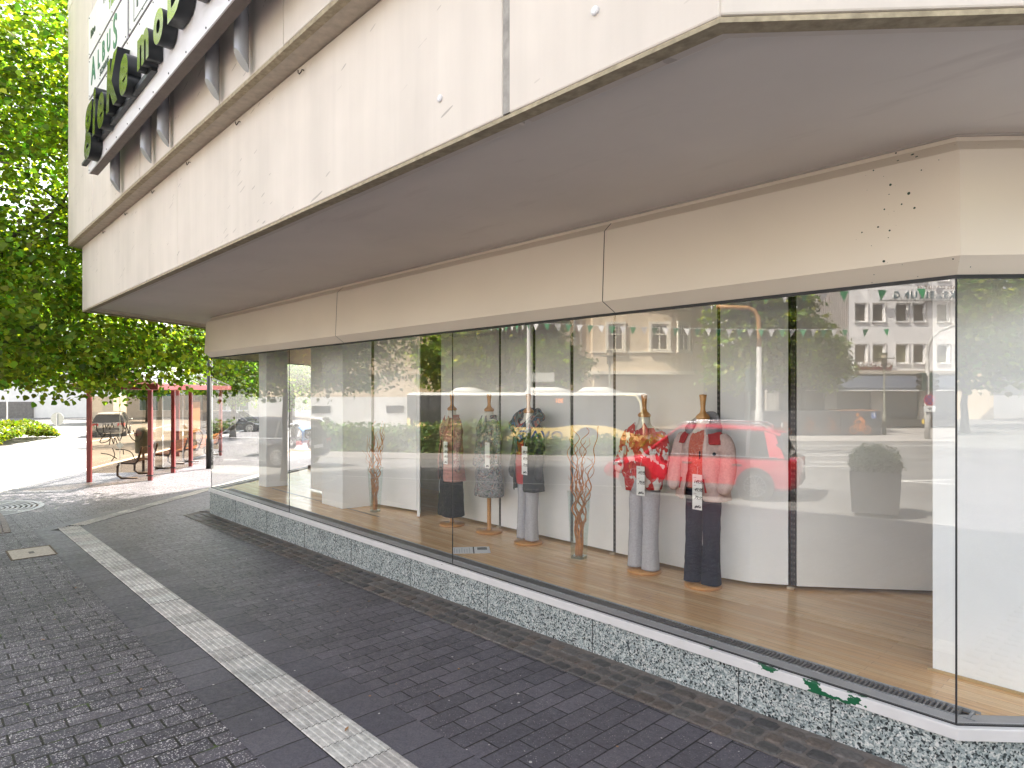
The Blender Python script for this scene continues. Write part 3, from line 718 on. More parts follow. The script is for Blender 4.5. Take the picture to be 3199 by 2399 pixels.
def m_paisley(name, cols, sc, dist):
    n = N(name); p = n.pos()
    wv = n.noise(p, sc, 2, .5, dist); c = n.ramp(n.math('FRACT', n.math('MULTIPLY', wv.outputs[0], 5.0)), cols, 'CONSTANT')
    w2 = n.voro(p, sc * 5); dots = n.math('LESS_THAN', w2.outputs['Distance'], .22)
    c = n.mix(n.math('MULTIPLY', dots, n.ramp(n.noise(p, sc * .6, 1).outputs[0], [(.5, 0), (.56, 1)])), c, (.05, .06, .10))
    return n.done(c, .85, bump=n.bump(n.noise(n.map(p, (5, 5, 1.5)), 2.5, 3).outputs[0], .3, .03))
F_pais = m_paisley('paisley_print', [(0, (.05, .06, .08)), (.16, (.42, .40, .38)), (.30, (.16, .19, .25)), (.42, (.48, .42, .36)), (.55, (.26, .10, .12)), (.64, (.09, .11, .14)), (.78, (.34, .36, .40)), (.9, (.20, .24, .20))], 5.0, 3.0)
F_rose = m_paisley('patterned_sleeve', [(0, (.28, .10, .10)), (.2, (.42, .34, .30)), (.4, (.30, .07, .08)), (.55, (.20, .12, .14)), (.75, (.46, .28, .26))], 9.0, 2.0)
F_coral = m_paisley('coral_speckle', [(0, (.52, .09, .06)), (.3, (.60, .16, .10)), (.6, (.46, .07, .05)), (.8, (.62, .28, .22))], 22.0, 1.0)
def m_red_white():
    n = N('red_white_print'); p = n.map(n.pos(), (1, 1, 1), (.2, .5, .3)); w_ = n.noise(p, 3, 2)
    vv = n.new('VectorMath', operation='ADD'); n.L(n.map(p, (2.6, 2.6, 1.5), (0, .75, 0)), vv.inputs[0]); n.L(n.map(w_.outputs['Color'], (.10, .10, .10)), vv.inputs[1])
    a = n.voro(vv.outputs[0], 6.5); a.distance = 'MINKOWSKI'; a.inputs['Exponent'].default_value = .6
    c = n.ramp(n.sep(a.outputs['Color'])[0], [(0, (.50, .025, .022)), (.33, (.62, .58, .56)), (.52, (.44, .02, .02)), (.72, (.58, .10, .03)), (.80, (.66, .62, .60)), (.9, (.48, .02, .025))], 'CONSTANT')
    return n.done(c, .8, bump=n.bump(n.noise(n.map(n.pos(), (5, 5, 1.6)), 3.0, 4).outputs[0], .5, .03))
F_redw = m_red_white()
F_scarf = m_paisley('blue_grey_scarf_print', [(0, (.03, .035, .045)), (.3, (.06, .17, .34)), (.42, (.04, .05, .06)), (.6, (.40, .15, .14)), (.74, (.20, .27, .27)), (.88, (.05, .05, .06))], 3.4, 1.6)

def ellipse_ring(cx, cy, z, rx, ry, n=28, fold=0.0, nf=5, ph=0.0, a0=0, a1=2 * math.pi, pw=1.0):
    out = []
    full = abs(a1 - a0 - 2 * math.pi) < 1e-6
    m = n if full else n + 1
    for i in range(m):
        a = a0 + (a1 - a0) * i / n; k = 1 + fold * math.sin(nf * a + ph) + fold * .5 * math.sin((nf * 2 + 1) * a + ph * 1.7)
        c, s = math.cos(a), math.sin(a)
        out.append((cx + rx * k * math.copysign(abs(c) ** pw, c), cy + ry * k * math.copysign(abs(s) ** pw, s), z))
    return out

TX = bpy.data.textures.new('cloth_creases', 'CLOUDS'); TX.noise_scale = .085; TX.noise_depth = 3
def crumple(o, k=.030):
    d = o.modifiers.new('creases', 'DISPLACE'); d.texture = TX; d.strength = k; d.mid_level = .5; d.texture_coords = 'LOCAL'
def garment(name, rings, mat, parent, smooth=True, a0=0, a1=2 * math.pi, n=32, thick=.006, sub=1):
    """rings: (z, cx, cy, rx, ry, fold, nf, ph)"""
    mb = MB(); mb.smooth = True; full = abs(a1 - a0 - 2 * math.pi) < 1e-6
    R_ = [ellipse_ring(r[1], r[2], r[0], r[3], r[4], n, r[5], r[6], r[7], a0, a1) for r in rings]
    mb.loft(R_, cap=False, closed=full); o = mb.build(name, mat, parent)
    m_ = o.modifiers.new('fine', 'SUBSURF'); m_.levels = 2; m_.render_levels = 2
    crumple(o)
    s = o.modifiers.new('cloth', 'SOLIDIFY'); s.thickness = thick; s.offset = 1
    return o

def sleeve(parent, mat, pts, rr, name='sleeve', flat=.8):
    mb = MB(); mb.smooth = True; rings = []
    P = [Vector(p) for p in pts]
    for i, p in enumerate(P):
        t = (P[min(i + 1, len(P) - 1)] - P[max(0, i - 1)]).normalized(); a = t.cross(Vector((0, 1, 0))).normalized(); b = t.cross(a)
        ring_ = []
        for k in range(16):
            th = 2 * math.pi * k / 16; f = 1 + .07 * math.sin(3 * th + i * 1.9) + random.uniform(-.02, .02)
            ring_.append(tuple(p + a * math.cos(th) * rr[i] * f + b * math.sin(th) * rr[i] * f * flat))
        rings.append(ring_)
    mb.loft(rings); o = mb.build(name, mat, parent); m_ = o.modifiers.new('smooth', 'SUBSURF'); m_.levels = 2; m_.render_levels = 2; crumple(o, .022)
    return o

def lapel(parent, mat, pts, name='lapel', th=.012):
    mb = MB(); mb.smooth = False; mb.poly(pts); o = mb.build(name, mat, parent)
    s = o.modifiers.new('cloth', 'SOLIDIFY'); s.thickness = th; s.offset = 0; bevel(o, .004); return o

def mannequin(loc, rz, label, pole=True):
    """dress form: beech base and pole, cloth neck, turned neck cap; faces -y"""
    t = thing('mannequin', loc, label, 'mannequin', rz, 'dressed mannequins in the shop window')
    mb = MB(); mb.smooth = True; mb.lathe([(.0, .0), (.163, .0), (.168, .006), (.168, .024), (.160, .031), (.0, .032)], n=40, cap=False); mb.build('base', M_beech, t)
    if pole:
        mb = MB(); mb.smooth = True; mb.lathe([(.0, .032), (.032, .032), (.034, .045), (.026, .055), (.026, .80), (.0, .80)], n=18, cap=False); mb.build('pole', M_beech, t)
    else:
        for q in (-.078, .078): mb = MB(); mb.smooth = True; mb.tube([(q, 0, .03), (q, 0, .86)], .02, 12); mb.build('leg_rod', M_beech, t)
    mb = MB(); mb.smooth = True
    mb.loft([ellipse_ring(0, 0, z, rx, ry, 28) for z, rx, ry in ((.78, .14, .10), (.86, .165, .115), (.95, .155, .108), (1.06, .122, .095), (1.16, .145, .112), (1.26, .165, .122), (1.36, .172, .098), (1.41, .135, .08), (1.44, .075, .066), (1.47, .058, .058), (1.52, .054, .056))])
    mb.build('torso', M_neck, t)
    mb = MB(); mb.smooth = True
    mb.lathe([(.0, 1.519), (.056, 1.52), (.063, 1.53), (.063, 1.545), (.05, 1.560), (.031, 1.575), (.022, 1.60), (.021, 1.625), (.026, 1.68), (.033, 1.735), (.033, 1.742), (.0, 1.746)], n=22, cap=False)
    o = mb.build('neck_cap', M_beech, t); o.rotation_euler = (0, 0, 0)
    return t

def trousers(t, mat, zh, zw=1.0, hip=.160, knee=.068, hem=.078, dy=.0, gap=.085, name='trousers'):
    mb = MB(); mb.smooth = True
    mb.loft([ellipse_ring(0, 0, z, rx, ry, 28, .015, 5, z * 9) for z, rx, ry in ((zw, .135, .105), (zw - .1, hip * .95, .12), (zw - .19, hip, .125), (zw - .27, hip * .98, .122))], cap=True)
    for s in (-1, 1):
        R_ = []; zs = np.linspace(zw - .20, zh, 11)
        for i, z in enumerate(zs):
            u = i / 10; thigh = hip * .52; r_ = thigh + (knee - thigh) * min(1, u / .5) if u < .5 else knee + (hem - knee) * ((u - .5) / .5) ** 1.2
            R_.append(ellipse_ring(s * (gap + .012 * u + .004 * math.sin(5 * u + s)), dy * u - .012 * u, z, r_ * .93, r_ * 1.08, 24, .05 * u + .016, 3, u * 2 + s * .7, pw=.9))
        mb.loft(R_, cap=False)
    o = mb.build(name, mat, t); m_ = o.modifiers.new('fine', 'SUBSURF'); m_.levels = 2; m_.render_levels = 2; crumple(o, .012); s = o.modifiers.new('cloth', 'SOLIDIFY'); s.thickness = .005
    # pressed creases
    return o

def vneck_top(t, mat, zhem, name, hemr, fold=.05, open_=.0, bust=.19, sh=1.405, flare=.0, a_open=None, front_drop=0.0):
    """upper garment draped over the form, open in a V at the front"""
    zs = [zhem, zhem + .08, .90, 1.04, 1.16, 1.28]
    zs = sorted(set([z for z in zs if z >= zhem]))
    rings = []
    for z in zs:
        u = (z - zhem) / max(.01, 1.3 - zhem)
        rx = hemr * (1 - u) + bust * u - .018 * math.sin(min(1, max(0, (z - .9) / .3)) * math.pi); ry = rx * .70
        rings.append((z, 0, -.008, rx, ry, fold * (1 - u) + .012, 5, z * 6))
    rings += [(1.35, 0, 0, .195, .108, .01, 4, 0), (1.392, 0, .005, .172, .092, .0, 4, 0), (sh + .012, 0, .012, .118, .078, 0, 4, 0)]
    if a_open: return garment(name, rings, mat, t, a0=-math.pi / 2 + a_open, a1=1.5 * math.pi - a_open, n=34)
    return garment(name, rings, mat, t, n=34)

def price_tag(x, y, z0, z1, label, lines, rz=0.0, pink=False):
    h = z1 - z0; wd = .098
    t = thing('price_tag', (x, y, z0), label, 'price tag', rz, 'price tags hung on the mannequins')
    mb = MB(); mb.bb((-wd / 2, -.0012, 0), (wd / 2, .0012, h)); mb.build('card', M_card, t)
    n = len(lines)
    for i, (small, big) in enumerate(lines):
        zz = h * (.86 - i * (.68 / n))
        lettering('price', big, .044, M_ink if not pink else M_redink, t, (.012, -.0018, zz - .022), (R(90), 0, 0), .0003, .0006, .35, .85)
        if small: lettering('small_print', small, .013, M_redink, t, (-.022, -.0018, zz + .016), (R(90), 0, 0), .0003, 0, .2)
    lettering('shop_logo', 'gieKe', .03, M_ink, t, (.006, -.0018, .028), (R(90), 0, 0), .0003, .0014, .3, .9)
    mb = MB(); mb.tube([(0, 0, h), (.0, .012, h + .07)], .0011, 5); mb.build('string', M_card, t)
    return t
M_card = plain('white_card', (.80, .80, .80), .6, var=.03)
M_ink = plain('black_ink', (.015, .015, .018), .6)
M_redink = plain('faded_ink', (.35, .16, .15), .6)

# 1 pink quilted jacket
t = mannequin((-6.85, 5.28, FL), R(-14), 'mannequin in a pink quilted jacket with patterned sleeves and black culottes')
trousers(t, F_black, .135, 1.0, .17, .12, .128, gap=.07, name='culottes')
vneck_top(t, F_rose, .84, 'patterned_blouse', .16, .02)
vneck_top(t, F_quilt, .60, 'quilted_jacket', .235, .05, a_open=.34)
for s, bend in ((-1, .0), (1, .04)):
    sleeve(t, F_rose if s > 0 else F_quilt, [(s * .175, .0, 1.385), (s * .215, .0, 1.30), (s * .238, -.01, 1.12), (s * .262, -.03 - bend, .92), (s * .285, -.05, .72)], [.058, .068, .064, .060, .062])
lapel(t, F_quilt, [(-.10, -.085, 1.40), (-.055, -.075, 1.455), (-.01, -.14, 1.20), (-.045, -.150, 1.16), (-.135, -.125, 1.30)])
lapel(t, F_quilt, [(.10, -.085, 1.40), (.055, -.075, 1.455), (.02, -.14, 1.20), (.05, -.150, 1.17), (.135, -.125, 1.30)])
garment('collar', [(1.40, 0, .01, .10, .078, 0, 3, 0), (1.46, 0, .018, .085, .07, 0, 3, 0)], F_quilt, t, a0=-.6, a1=math.pi + .6, n=18)
mb = MB(); mb.tube([(-.02, -.17, .60), (-.024, -.175, .52), (-.018, -.17, .44)], .003, 5); mb.build('drawstring', M_card, t)
# 2 paisley dress
t = mannequin((-6.18, 5.35, FL), R(-12), 'mannequin in a knee length grey paisley shirt dress on a bare beech pole')
garment('dress', [(.465, 0, 0, .222, .165, .035, 6, .4), (.60, 0, 0, .216, .16, .03, 6, .8), (.78, 0, 0, .205, .15, .02, 5, 1), (.95, 0, 0, .185, .135, .02, 5, 1), (1.06, 0, 0, .170, .122, .02, 5, 2), (1.18, 0, 0, .182, .13, .01, 4, 0), (1.30, 0, 0, .198, .128, .01, 4, 0), (1.37, 0, .004, .19, .10, 0, 4, 0), (1.405, 0, .012, .13, .08, 0, 4, 0)], F_pais, t, a0=-math.pi / 2 + .02, a1=1.5 * math.pi - .02, n=40)
for s in (-1, 1): sleeve(t, F_pais, [(s * .17, .0, 1.385), (s * .212, .0, 1.30), (s * .232, -.01, 1.12), (s * .245, -.035, .94), (s * .25, -.07, .80)], [.056, .066, .06, .055, .055])
lapel(t, F_pais, [(-.09, -.09, 1.405), (-.05, -.07, 1.475), (-.01, -.145, 1.25), (-.03, -.15, 1.22), (-.115, -.125, 1.31)]); lapel(t, F_pais, [(.09, -.09, 1.405), (.05, -.07, 1.475), (.012, -.145, 1.25), (.03, -.15, 1.22), (.115, -.125, 1.31)])
garment('collar', [(1.40, 0, .012, .095, .075, 0, 3, 0), (1.475, 0, .02, .08, .068, 0, 3, 0)], F_pais, t, a0=-.7, a1=math.pi + .7, n=18)
# 3 scarf
t = mannequin((-5.43, 5.31, FL), R(-8), 'mannequin in a dark jacket, big printed scarf and pale grey flared trousers', False)
trousers(t, F_grey, .055, 1.0, .150, .062, .072, gap=.074)
vneck_top(t, F_red, .70, 'red_shirt', .165, .03)
vneck_top(t, F_char, .62, 'open_cardigan', .215, .05, a_open=.42)
for s in (-1, 1): sleeve(t, F_char, [(s * .175, .0, 1.385), (s * .214, .0, 1.30), (s * .235, -.01, 1.12), (s * .25, -.03, .92), (s * .255, -.06, .74)], [.057, .067, .062, .058, .057])
mb = MB(); mb.smooth = True; rings = []
for i in range(33):
    a = -math.pi / 2 + 2 * math.pi * i / 32; rr = .118 + .03 * math.cos(a) ** 2; fr = max(0, -math.sin(a)); cz = 1.43 - .155 * fr ** 1.6 + .055 * max(0, math.sin(a)) + .03 * math.cos(a) ** 2
    c = Vector((rr * 1.25 * math.cos(a), rr * 1.0 * math.sin(a) - .015, cz)); d = Vector((math.cos(a), math.sin(a), 0)); ring_ = []
    for k in range(14):
        th = 2 * math.pi * k / 14; f = 1 + .28 * math.sin(3 * th + 2.1 * math.sin(a * 2)) + .1 * math.sin(7 * th + i)
        ring_.append(tuple(c + d * math.cos(th) * .052 * f + Vector((0, 0, 1)) * math.sin(th) * .085 * f))
    rings.append(ring_)
mb.loft(rings, cap=False); o = mb.build('scarf', F_scarf, t); m_ = o.modifiers.new('smooth', 'SUBSURF'); m_.levels = 1; m_.render_levels = 1
lapel(t, F_scarf, [(-.03, -.17, 1.30), (-.22, -.12, 1.33), (-.265, -.10, 1.40), (-.17, -.09, 1.46), (-.07, -.13, 1.36)], 'scarf_end')
lapel(t, F_scarf, [(-.05, -.175, 1.28), (.0, -.18, 1.28), (.03, -.175, 1.08), (-.03, -.172, 1.05)], 'scarf_end')
# 4 red and white blouse
t = mannequin((-3.80, 5.31, FL), R(-4), 'mannequin in a loose red and white printed blouse over light grey trousers', False)
trousers(t, F_grey, .045, 1.02, .158, .070, .080, gap=.080)
garment('blouse', [(.925, .0, -.01, .20, .155, .05, 5, .2), (.965, 0, -.01, .232, .175, .05, 5, .6), (1.06, 0, -.008, .228, .165, .04, 5, 1), (1.18, 0, -.004, .215, .15, .03, 4, 1), (1.30, 0, 0, .21, .132, .02, 4, 1), (1.37, 0, .004, .195, .105, .01, 4, 0), (1.41, 0, .012, .135, .082, 0, 4, 0)], F_redw, t, a0=-math.pi / 2 + .01, a1=1.5 * math.pi - .01, n=40)
for s in (-1, 1): sleeve(t, F_redw, [(s * .17, .0, 1.39), (s * .215, .0, 1.30), (s * .235, -.02, 1.16), (s * .245, -.06, 1.03), (s * .238, -.085, .95)], [.062, .078, .082, .078, .06])
garment('blouse_tail', [(.80, -.10, -.03, .085, .09, .12, 3, .5), (.88, -.09, -.02, .11, .12, .09, 3, .8), (.96, -.06, -.015, .14, .14, .05, 3, 1)], F_redw, t, n=24)
garment('blouse_tail', [(.83, .13, -.03, .075, .09, .12, 3, 2.5), (.89, .11, -.02, .105, .12, .09, 3, 1.8), (.96, .07, -.015, .14, .14, .05, 3, 1)], F_redw, t, n=24)
lapel(t, F_redw, [(-.12, -.095, 1.415), (-.055, -.07, 1.47), (-.005, -.165, 1.21), (-.06, -.168, 1.20), (-.15, -.13, 1.32)]); lapel(t, F_redw, [(.12, -.095, 1.415), (.055, -.07, 1.47), (.0, -.165, 1.21), (.06, -.168, 1.20), (.15, -.13, 1.32)])
# 5 pink and red coat
t = mannequin((-3.15, 5.30, FL), R(2), 'mannequin in a pale pink hooded jacket over a coral top and navy flared trousers', False)
trousers(t, F_navy, .045, 1.0, .160, .070, .084, gap=.080)
vneck_top(t, F_coral, .90, 'coral_top', .16, .01)
vneck_top(t, F_pink, .80, 'pink_jacket', .245, .06, a_open=.36)
for s in (-1, 1): sleeve(t, F_pink, [(s * .17, .0, 1.39), (s * .22, .0, 1.30), (s * .252, -.01, 1.13), (s * .262, -.06, .97), (s * .235, -.11, .86)], [.066, .082, .08, .074, .06])
garment('red_yoke', [(1.30, 0, -.006, .225, .14, .02, 4, 0), (1.36, 0, .0, .212, .122, .02, 4, 0), (1.405, 0, .01, .16, .095, 0, 4, 0), (1.44, 0, .02, .115, .085, 0, 4, 0)], F_red, t, a0=-math.pi / 2 + .55, a1=1.5 * math.pi - .55, n=30)
mb = MB(); mb.smooth = True; rings = []
for i in range(25):
    a = -math.pi / 2 + .5 + (2 * math.pi - 1.0) * i / 24; bk = max(0, math.sin(a)); c = Vector((.135 * math.cos(a), .10 * math.sin(a) + .01, 1.43 + .055 * bk)); d = Vector((math.cos(a), math.sin(a), 0)); ring_ = []
    for k in range(12):
        th = 2 * math.pi * k / 12; f = 1 + .2 * math.sin(3 * th + i * .4)
        ring_.append(tuple(c + d * math.cos(th) * .036 * f + Vector((0, 0, 1)) * math.sin(th) * (.06 + .045 * bk) * f))
    rings.append(ring_)
mb.loft(rings, cap=True); o = mb.build('hood', F_greyd, t); m_ = o.modifiers.new('smooth', 'SUBSURF'); m_.levels = 1; m_.render_levels = 1
mb = MB(); mb.beam((.10, -.178, 1.0), (.125, -.175, .88), .014, .004); mb.build('pocket_zip', F_red, t); mb = MB(); mb.beam((-.12, -.175, 1.0), (-.14, -.172, .90), .014, .004); mb.build('pocket_zip', F_red, t)
mb = MB(); mb.disc((.17, -.112, 1.22), .016, (.3, -1, 0), .006, 14); mb.build('badge', F_navy, t); mb = MB(); mb.beam((.05, -.15, 1.24), (.052, -.152, 1.17), .012, .004); mb.build('chest_zip', F_navy, t)

price_tag(-6.72, 5.075, 1.16, 1.45, 'narrow white price card on the pink quilted jacket', [('', '49,95'), ('', '69,95'), ('', '69,95')], R(-6))
price_tag(-5.96, 5.13, 1.17, 1.48, 'narrow white price card with faded figures on the paisley dress', [('Kleid', ''), ('', '119,95')], R(-6), True)
price_tag(-5.26, 5.08, 1.16, 1.48, 'narrow white price card below the scarf of the dark jacket', [('', '89,95'), ('', '69,95'), ('', '79,95')], R(-5))
price_tag(-3.70, 5.11, 1.105, 1.385, 'narrow white price card in front of the light grey trousers under the red blouse', [('Bluse', '69,95'), ('Hose', '79,95')], R(-4))
price_tag(-3.07, 5.07, 1.06, 1.37, 'narrow white price card on the navy trousers below the pink jacket', [('Jacke', '149,95'), ('Shirt', '49,95'), ('Hose', '79,95')], R(-4))

# vases of twisted willow
M_vase = glass_mat('vase_glass', 1.6, (.93, .96, .95))
M_twig = plain('twisted_willow', (.62, .22, .05), .5, sc=18, var=.35)
def vase(loc, h, r0, r1, label, seed):
    v = thing('glass_vase', (loc[0], loc[1], FL), label, 'vase', R(12), 'tall glass vases of willow')
    mb = MB(); mb.smooth = False
    def sq(r, z): return [(r * math.copysign(min(1, abs(math.cos(a)) ** .35), math.cos(a)), r * math.copysign(min(1, abs(math.sin(a)) ** .35), math.sin(a)), z) for a in [2 * math.pi * (k + .5) / 20 for k in range(20)]]
    mb.loft([sq(r0, 0), sq(r0, .03), sq(r1, h), sq(r1 - .006, h), sq(r0 - .006, .03)], cap=True); mb.build('glass', M_vase, v)
    mb = MB(); mb.loft([sq(r0 - .002, .002), sq(r0 - .002, .024)]); mb.build('thick_base', glass_mat('base_glass', 1.9, (.72, .78, .76)), v)
    b = thing('willow_bunch', (loc[0], loc[1], FL), 'twisted orange willow twigs in the vase ' + ('by the white column' if loc[0] < -6 else 'between two mannequins'), 'willow twigs', 0, 'bunches of twisted willow')
    rg = random.Random(seed)
    for k in range(10):
        a = rg.uniform(0, 6.28); lean = rg.uniform(.05, .26); hh = rg.uniform(.95, 1.45); pts = []; ph = rg.uniform(0, 6); fq = rg.uniform(4, 7)
        for i in range(46):
            u = i / 45; z = .03 + u * hh; s_ = (.25 + .75 * u)
            base = r0 * .45 * (1 - u)
            rad = base + lean * u ** 1.4
            wob = .026 * s_ * (1.3 if u > .35 else .6)
            pts.append((rad * math.cos(a) + wob * math.sin(fq * u * 6.28 + ph), rad * math.sin(a) * .8 + wob * math.cos(fq * u * 6.28 * .8 + ph * 1.3), z))
        th = rg.uniform(.008, .0125); mb = MB(); mb.smooth = True; mb.tube(pts, [th * (1 - .72 * i / 45) for i in range(46)], 7)
        for q in range(rg.choice([1, 1, 2])):
            i0 = rg.randint(18, 34); p0 = Vector(pts[i0]); dr = Vector((rg.uniform(-1, 1), rg.uniform(-.6, .6), 1.4)).normalized(); sp = []
            for i in range(16):
                u = i / 15; sp.append(tuple(p0 + dr * u * rg.uniform(.24, .26) + Vector((.014 * math.sin(u * 11 + q), .012 * math.cos(u * 9), .0)) * min(1, u * 3)))
            mb.tube(sp, [.0042 * (1 - .7 * i / 15) for i in range(16)], 6)
        mb.build('twig', M_twig, b)
vase((-8.38, 5.04), .66, .062, .095, 'clear square glass vase standing by the white column on the shop floor', 3)
vase((-4.58, 5.23), .72, .072, .105, 'clear square glass vase between the scarf and the red blouse mannequins', 8)
# leaflet
lf = thing('leaflet', (-5.62, 4.60, FL), 'white printed leaflet lying on the wooden floor beside the grate', 'leaflet', R(52))
mb = MB(); mb.bb((-.21, -.148, .0008), (.21, .148, .0022)); mb.build('sheet', M_card, lf)
mb = MB(); mb.bb((.02, -.147, .0023), (.035, .147, .0026)); mb.build('stripe', M_ink, lf)
mb = MB(); mb.bb((.07, .0, .0023), (.18, .12, .0026)); mb.build('picture', plain('grey_photo_print', (.18, .2, .2), .6, sc=40, var=.7), lf)
mb = MB()
for k in range(7): mb.bb((-.19 + k * .028, -.12, .0023), (-.182 + k * .028, .05 + .06 * (k % 3 == 0), .0026))
mb.build('print_lines', plain('grey_print', (.5, .52, .55), .6), lf)
# ---------------------------------------------------------------- signs on the shop front
M_signw = plain('sign_white', (.74, .74, .76), .35, sc=4, var=.05)
M_signu = plain('sign_edge_brown', (.16, .13, .115), .5, sc=8, var=.2)
M_green = plain('sign_green', (.008, .16, .07), .4)
M_dkgrn = plain('sign_dark_green', (.02, .05, .035), .4)
M_lime = plain('sign_lime', (.28, .48, .06), .4)
def m_mirror():
    n = N('olive_mirror_letter'); p = n.pos('World')
    c = n.ramp(n.noise(p, 2.2, 3).outputs[0], [(.3, (.13, .13, .055)), (.7, (.30, .30, .15))])
    return n.done(c, .12, .85)
M_olive = m_mirror(); M_letside = plain('letter_side_black', (.012, .014, .016), .4)
SY = 1.60
FR = (R(90), 0, 0)
def board(name, x0, x1, z0, z1, label, y=SY, th=.10, frame=True):
    t = thing(name, ((x0 + x1) / 2, y, z0), label, 'sign', 0, 'sign boards on the upper wall')
    w_ = (x1 - x0) / 2; h = z1 - z0
    mb = MB(); mb.bb((-w_, 0, 0), (w_, .012, h)); o = mb.build('face', M_signw, t)
    mb = MB(); mb.bb((-w_, .013, .002), (w_, th, .016)); mb.bb((-w_, .013, h - .016), (w_, th, h - .002)); mb.bb((-w_, .013, .016), (-w_ + .015, th, h - .016)); mb.bb((w_ - .015, .013, .016), (w_, th, h - .016)); mb.build('casing', M_signu, t)
    mb = MB(); n = max(2, int(w_ * 2 / .42))
    for i in range(n):
        xx = -w_ + .05 + (2 * w_ - .1) * i / (n - 1)
        for zz in (.028, h - .028): mb.disc((xx, -.002, zz), .008, (0, 1, 0), .006, 8)
    mb.build('screws', M_letside, t)
    return t
ms = board('letter_sign', -9.26, -3.10, 4.735, 5.59, 'long white sign board with thick olive mirrored letters')
mb = MB(); mb.bb((-3.08, -.16, .005), (-2.4, -.13, .02)); 
mb = MB(); mb.bb((-3.2, -.05, .115), (-2.86, -.001, .145)); mb.bb((-2.70, -.05, .16), (-.10, -.001, .205)); o = mb.build('underline_bar', M_letside, ms)
x = -2.66
for ch, sz, dx, bold, zz in (('g', .78, .42, .030, .44), ('i', .70, .22, .028, .40), ('e', .66, .44, .028, .37), ('K', .66, .52, .030, .42), ('e', .66, .50, .03, .39)):
    me = lettering('letter', ch, sz, [M_olive, M_letside], ms, (x + dx / 2, -.062, zz), FR, .055, bold, .12); x += dx
x = -.36 
for ch, sz, dx, bold in (('m', .50, .52, .022), ('o', .50, .42, .022), ('D', .50, .44, .022), ('e', .50, .42, .022), ('n', .50, .42, .022)):
    lettering('letter', ch, sz, [M_olive, M_letside], ms, (x + dx / 2, -.062, .36 if ch != 'D' else .40), FR, .055, bold, .0); x += dx
a = board('shoe_shop_sign', -9.25, -7.36, 5.625, 6.095, 'white board with green lettering for a shoe shop, above the letter sign')
for ch, xx, sz, zz in (('A', -.66, .42, .25), ('L', -.36, .30, .27), ('B', -.12, .30, .27), ('U', .14, .30, .27), ('S', .44, .50, .25)):
    lettering('letter', ch, sz, M_green, a, (xx, -.003, zz), FR, .002, .006, 0, 1, 'CENTER', .8)
lettering('small_letters', 'SCHUHE', .105, M_dkgrn, a, (-.08, -.003, .085), FR, .002, .002, 0, 1.15)
b = board('house_sign', -7.28, -3.9, 5.625, 6.095, 'white board with tall green outlined capitals, right of the shoe shop board')
for ch, xx in (('H', -1.28), ('I', -1.02), ('L', -.80), ('D', -.50), ('E', -.22)): lettering('letter', ch, .36, M_dkgrn, b, (xx, -.003, .25), FR, .002, .004)
mb = MB(); mb.bb((-1.5, -.004, .045), (1.5, -.001, .052)); mb.bb((-1.5, -.004, .418), (1.5, -.001, .425)); mb.bb((-1.5, -.004, .052), (-1.493, -.001, .418)); mb.build('border', M_dkgrn, b)
c = board('plant_sign', -9.25, -7.36, 6.13, 6.62, 'white glossy board with a leafy lime print, topmost on the wall')
lettering('letter', 'HAUS', .15, M_dkgrn, c, (.1, -.003, .34), FR, .002, .0, 0, 1.2); lettering('letter', 'THEE', .15, M_lime, c, (.35, -.003, .15), FR, .002, .0, 0, 1.2)
lettering('letter', 'Büro', .13, M_dkgrn, c, (-.68, -.003, .22), FR, .002, .002)
mb = MB()
for k in range(26):
    xx = random.uniform(.3, .9); zz = random.uniform(.1, .46); s_ = random.uniform(.02, .05); a_ = random.uniform(0, 3)
    mb.add([(xx, -.003, zz), (xx + s_ * math.cos(a_), -.003, zz + s_ * math.sin(a_)), (xx + 1.6 * s_ * math.cos(a_ + .5), -.003, zz + 1.6 * s_ * math.sin(a_ + .5)), (xx + s_ * math.cos(a_ + 1), -.003, zz + s_ * math.sin(a_ + 1))], [(0, 1, 2, 3)])
mb.build('leaf_print', M_lime, c)
# upright half-cut tubes under the letter sign
M_tube = plain('grey_lamp_tube', (.34, .35, .38), .4, .2, sc=4, var=.06)
first = None
for k, x in enumerate((-8.86, -7.50, -6.88, -5.50, -4.87)):
    if first is None:
        mb = MB(); mb.smooth = True; r_ = .052; n = 24; top = []; bot = []
        for i in range(n):
            a_ = 2 * math.pi * i / n; xx, yy = r_ * math.cos(a_), r_ * math.sin(a_)
            top.append((xx, yy, .80)); bot.append((xx, yy, .0 + (yy + r_) * -1.35 + .14))
        mb.loft([bot, top], cap=True); o = first = mb.build('lamp_tube', M_tube, None, recalc=True, autosmooth=35)
        tag(o, None, 'lamp tube', 'lamp tubes under the letter sign'); o.location = (x, 1.80, 4.47)
    else: o = first.copy(); COL.objects.link(o); o.location = (x, 1.80, 4.47)
    o['label'] = ['grey obliquely cut tube under the far end of the letter sign', 'second grey tube from the far end of the letter sign', 'middle grey tube of the five under the letter sign', 'second grey tube from the near end of the letter sign', 'nearest and largest grey tube under the letter sign'][k]
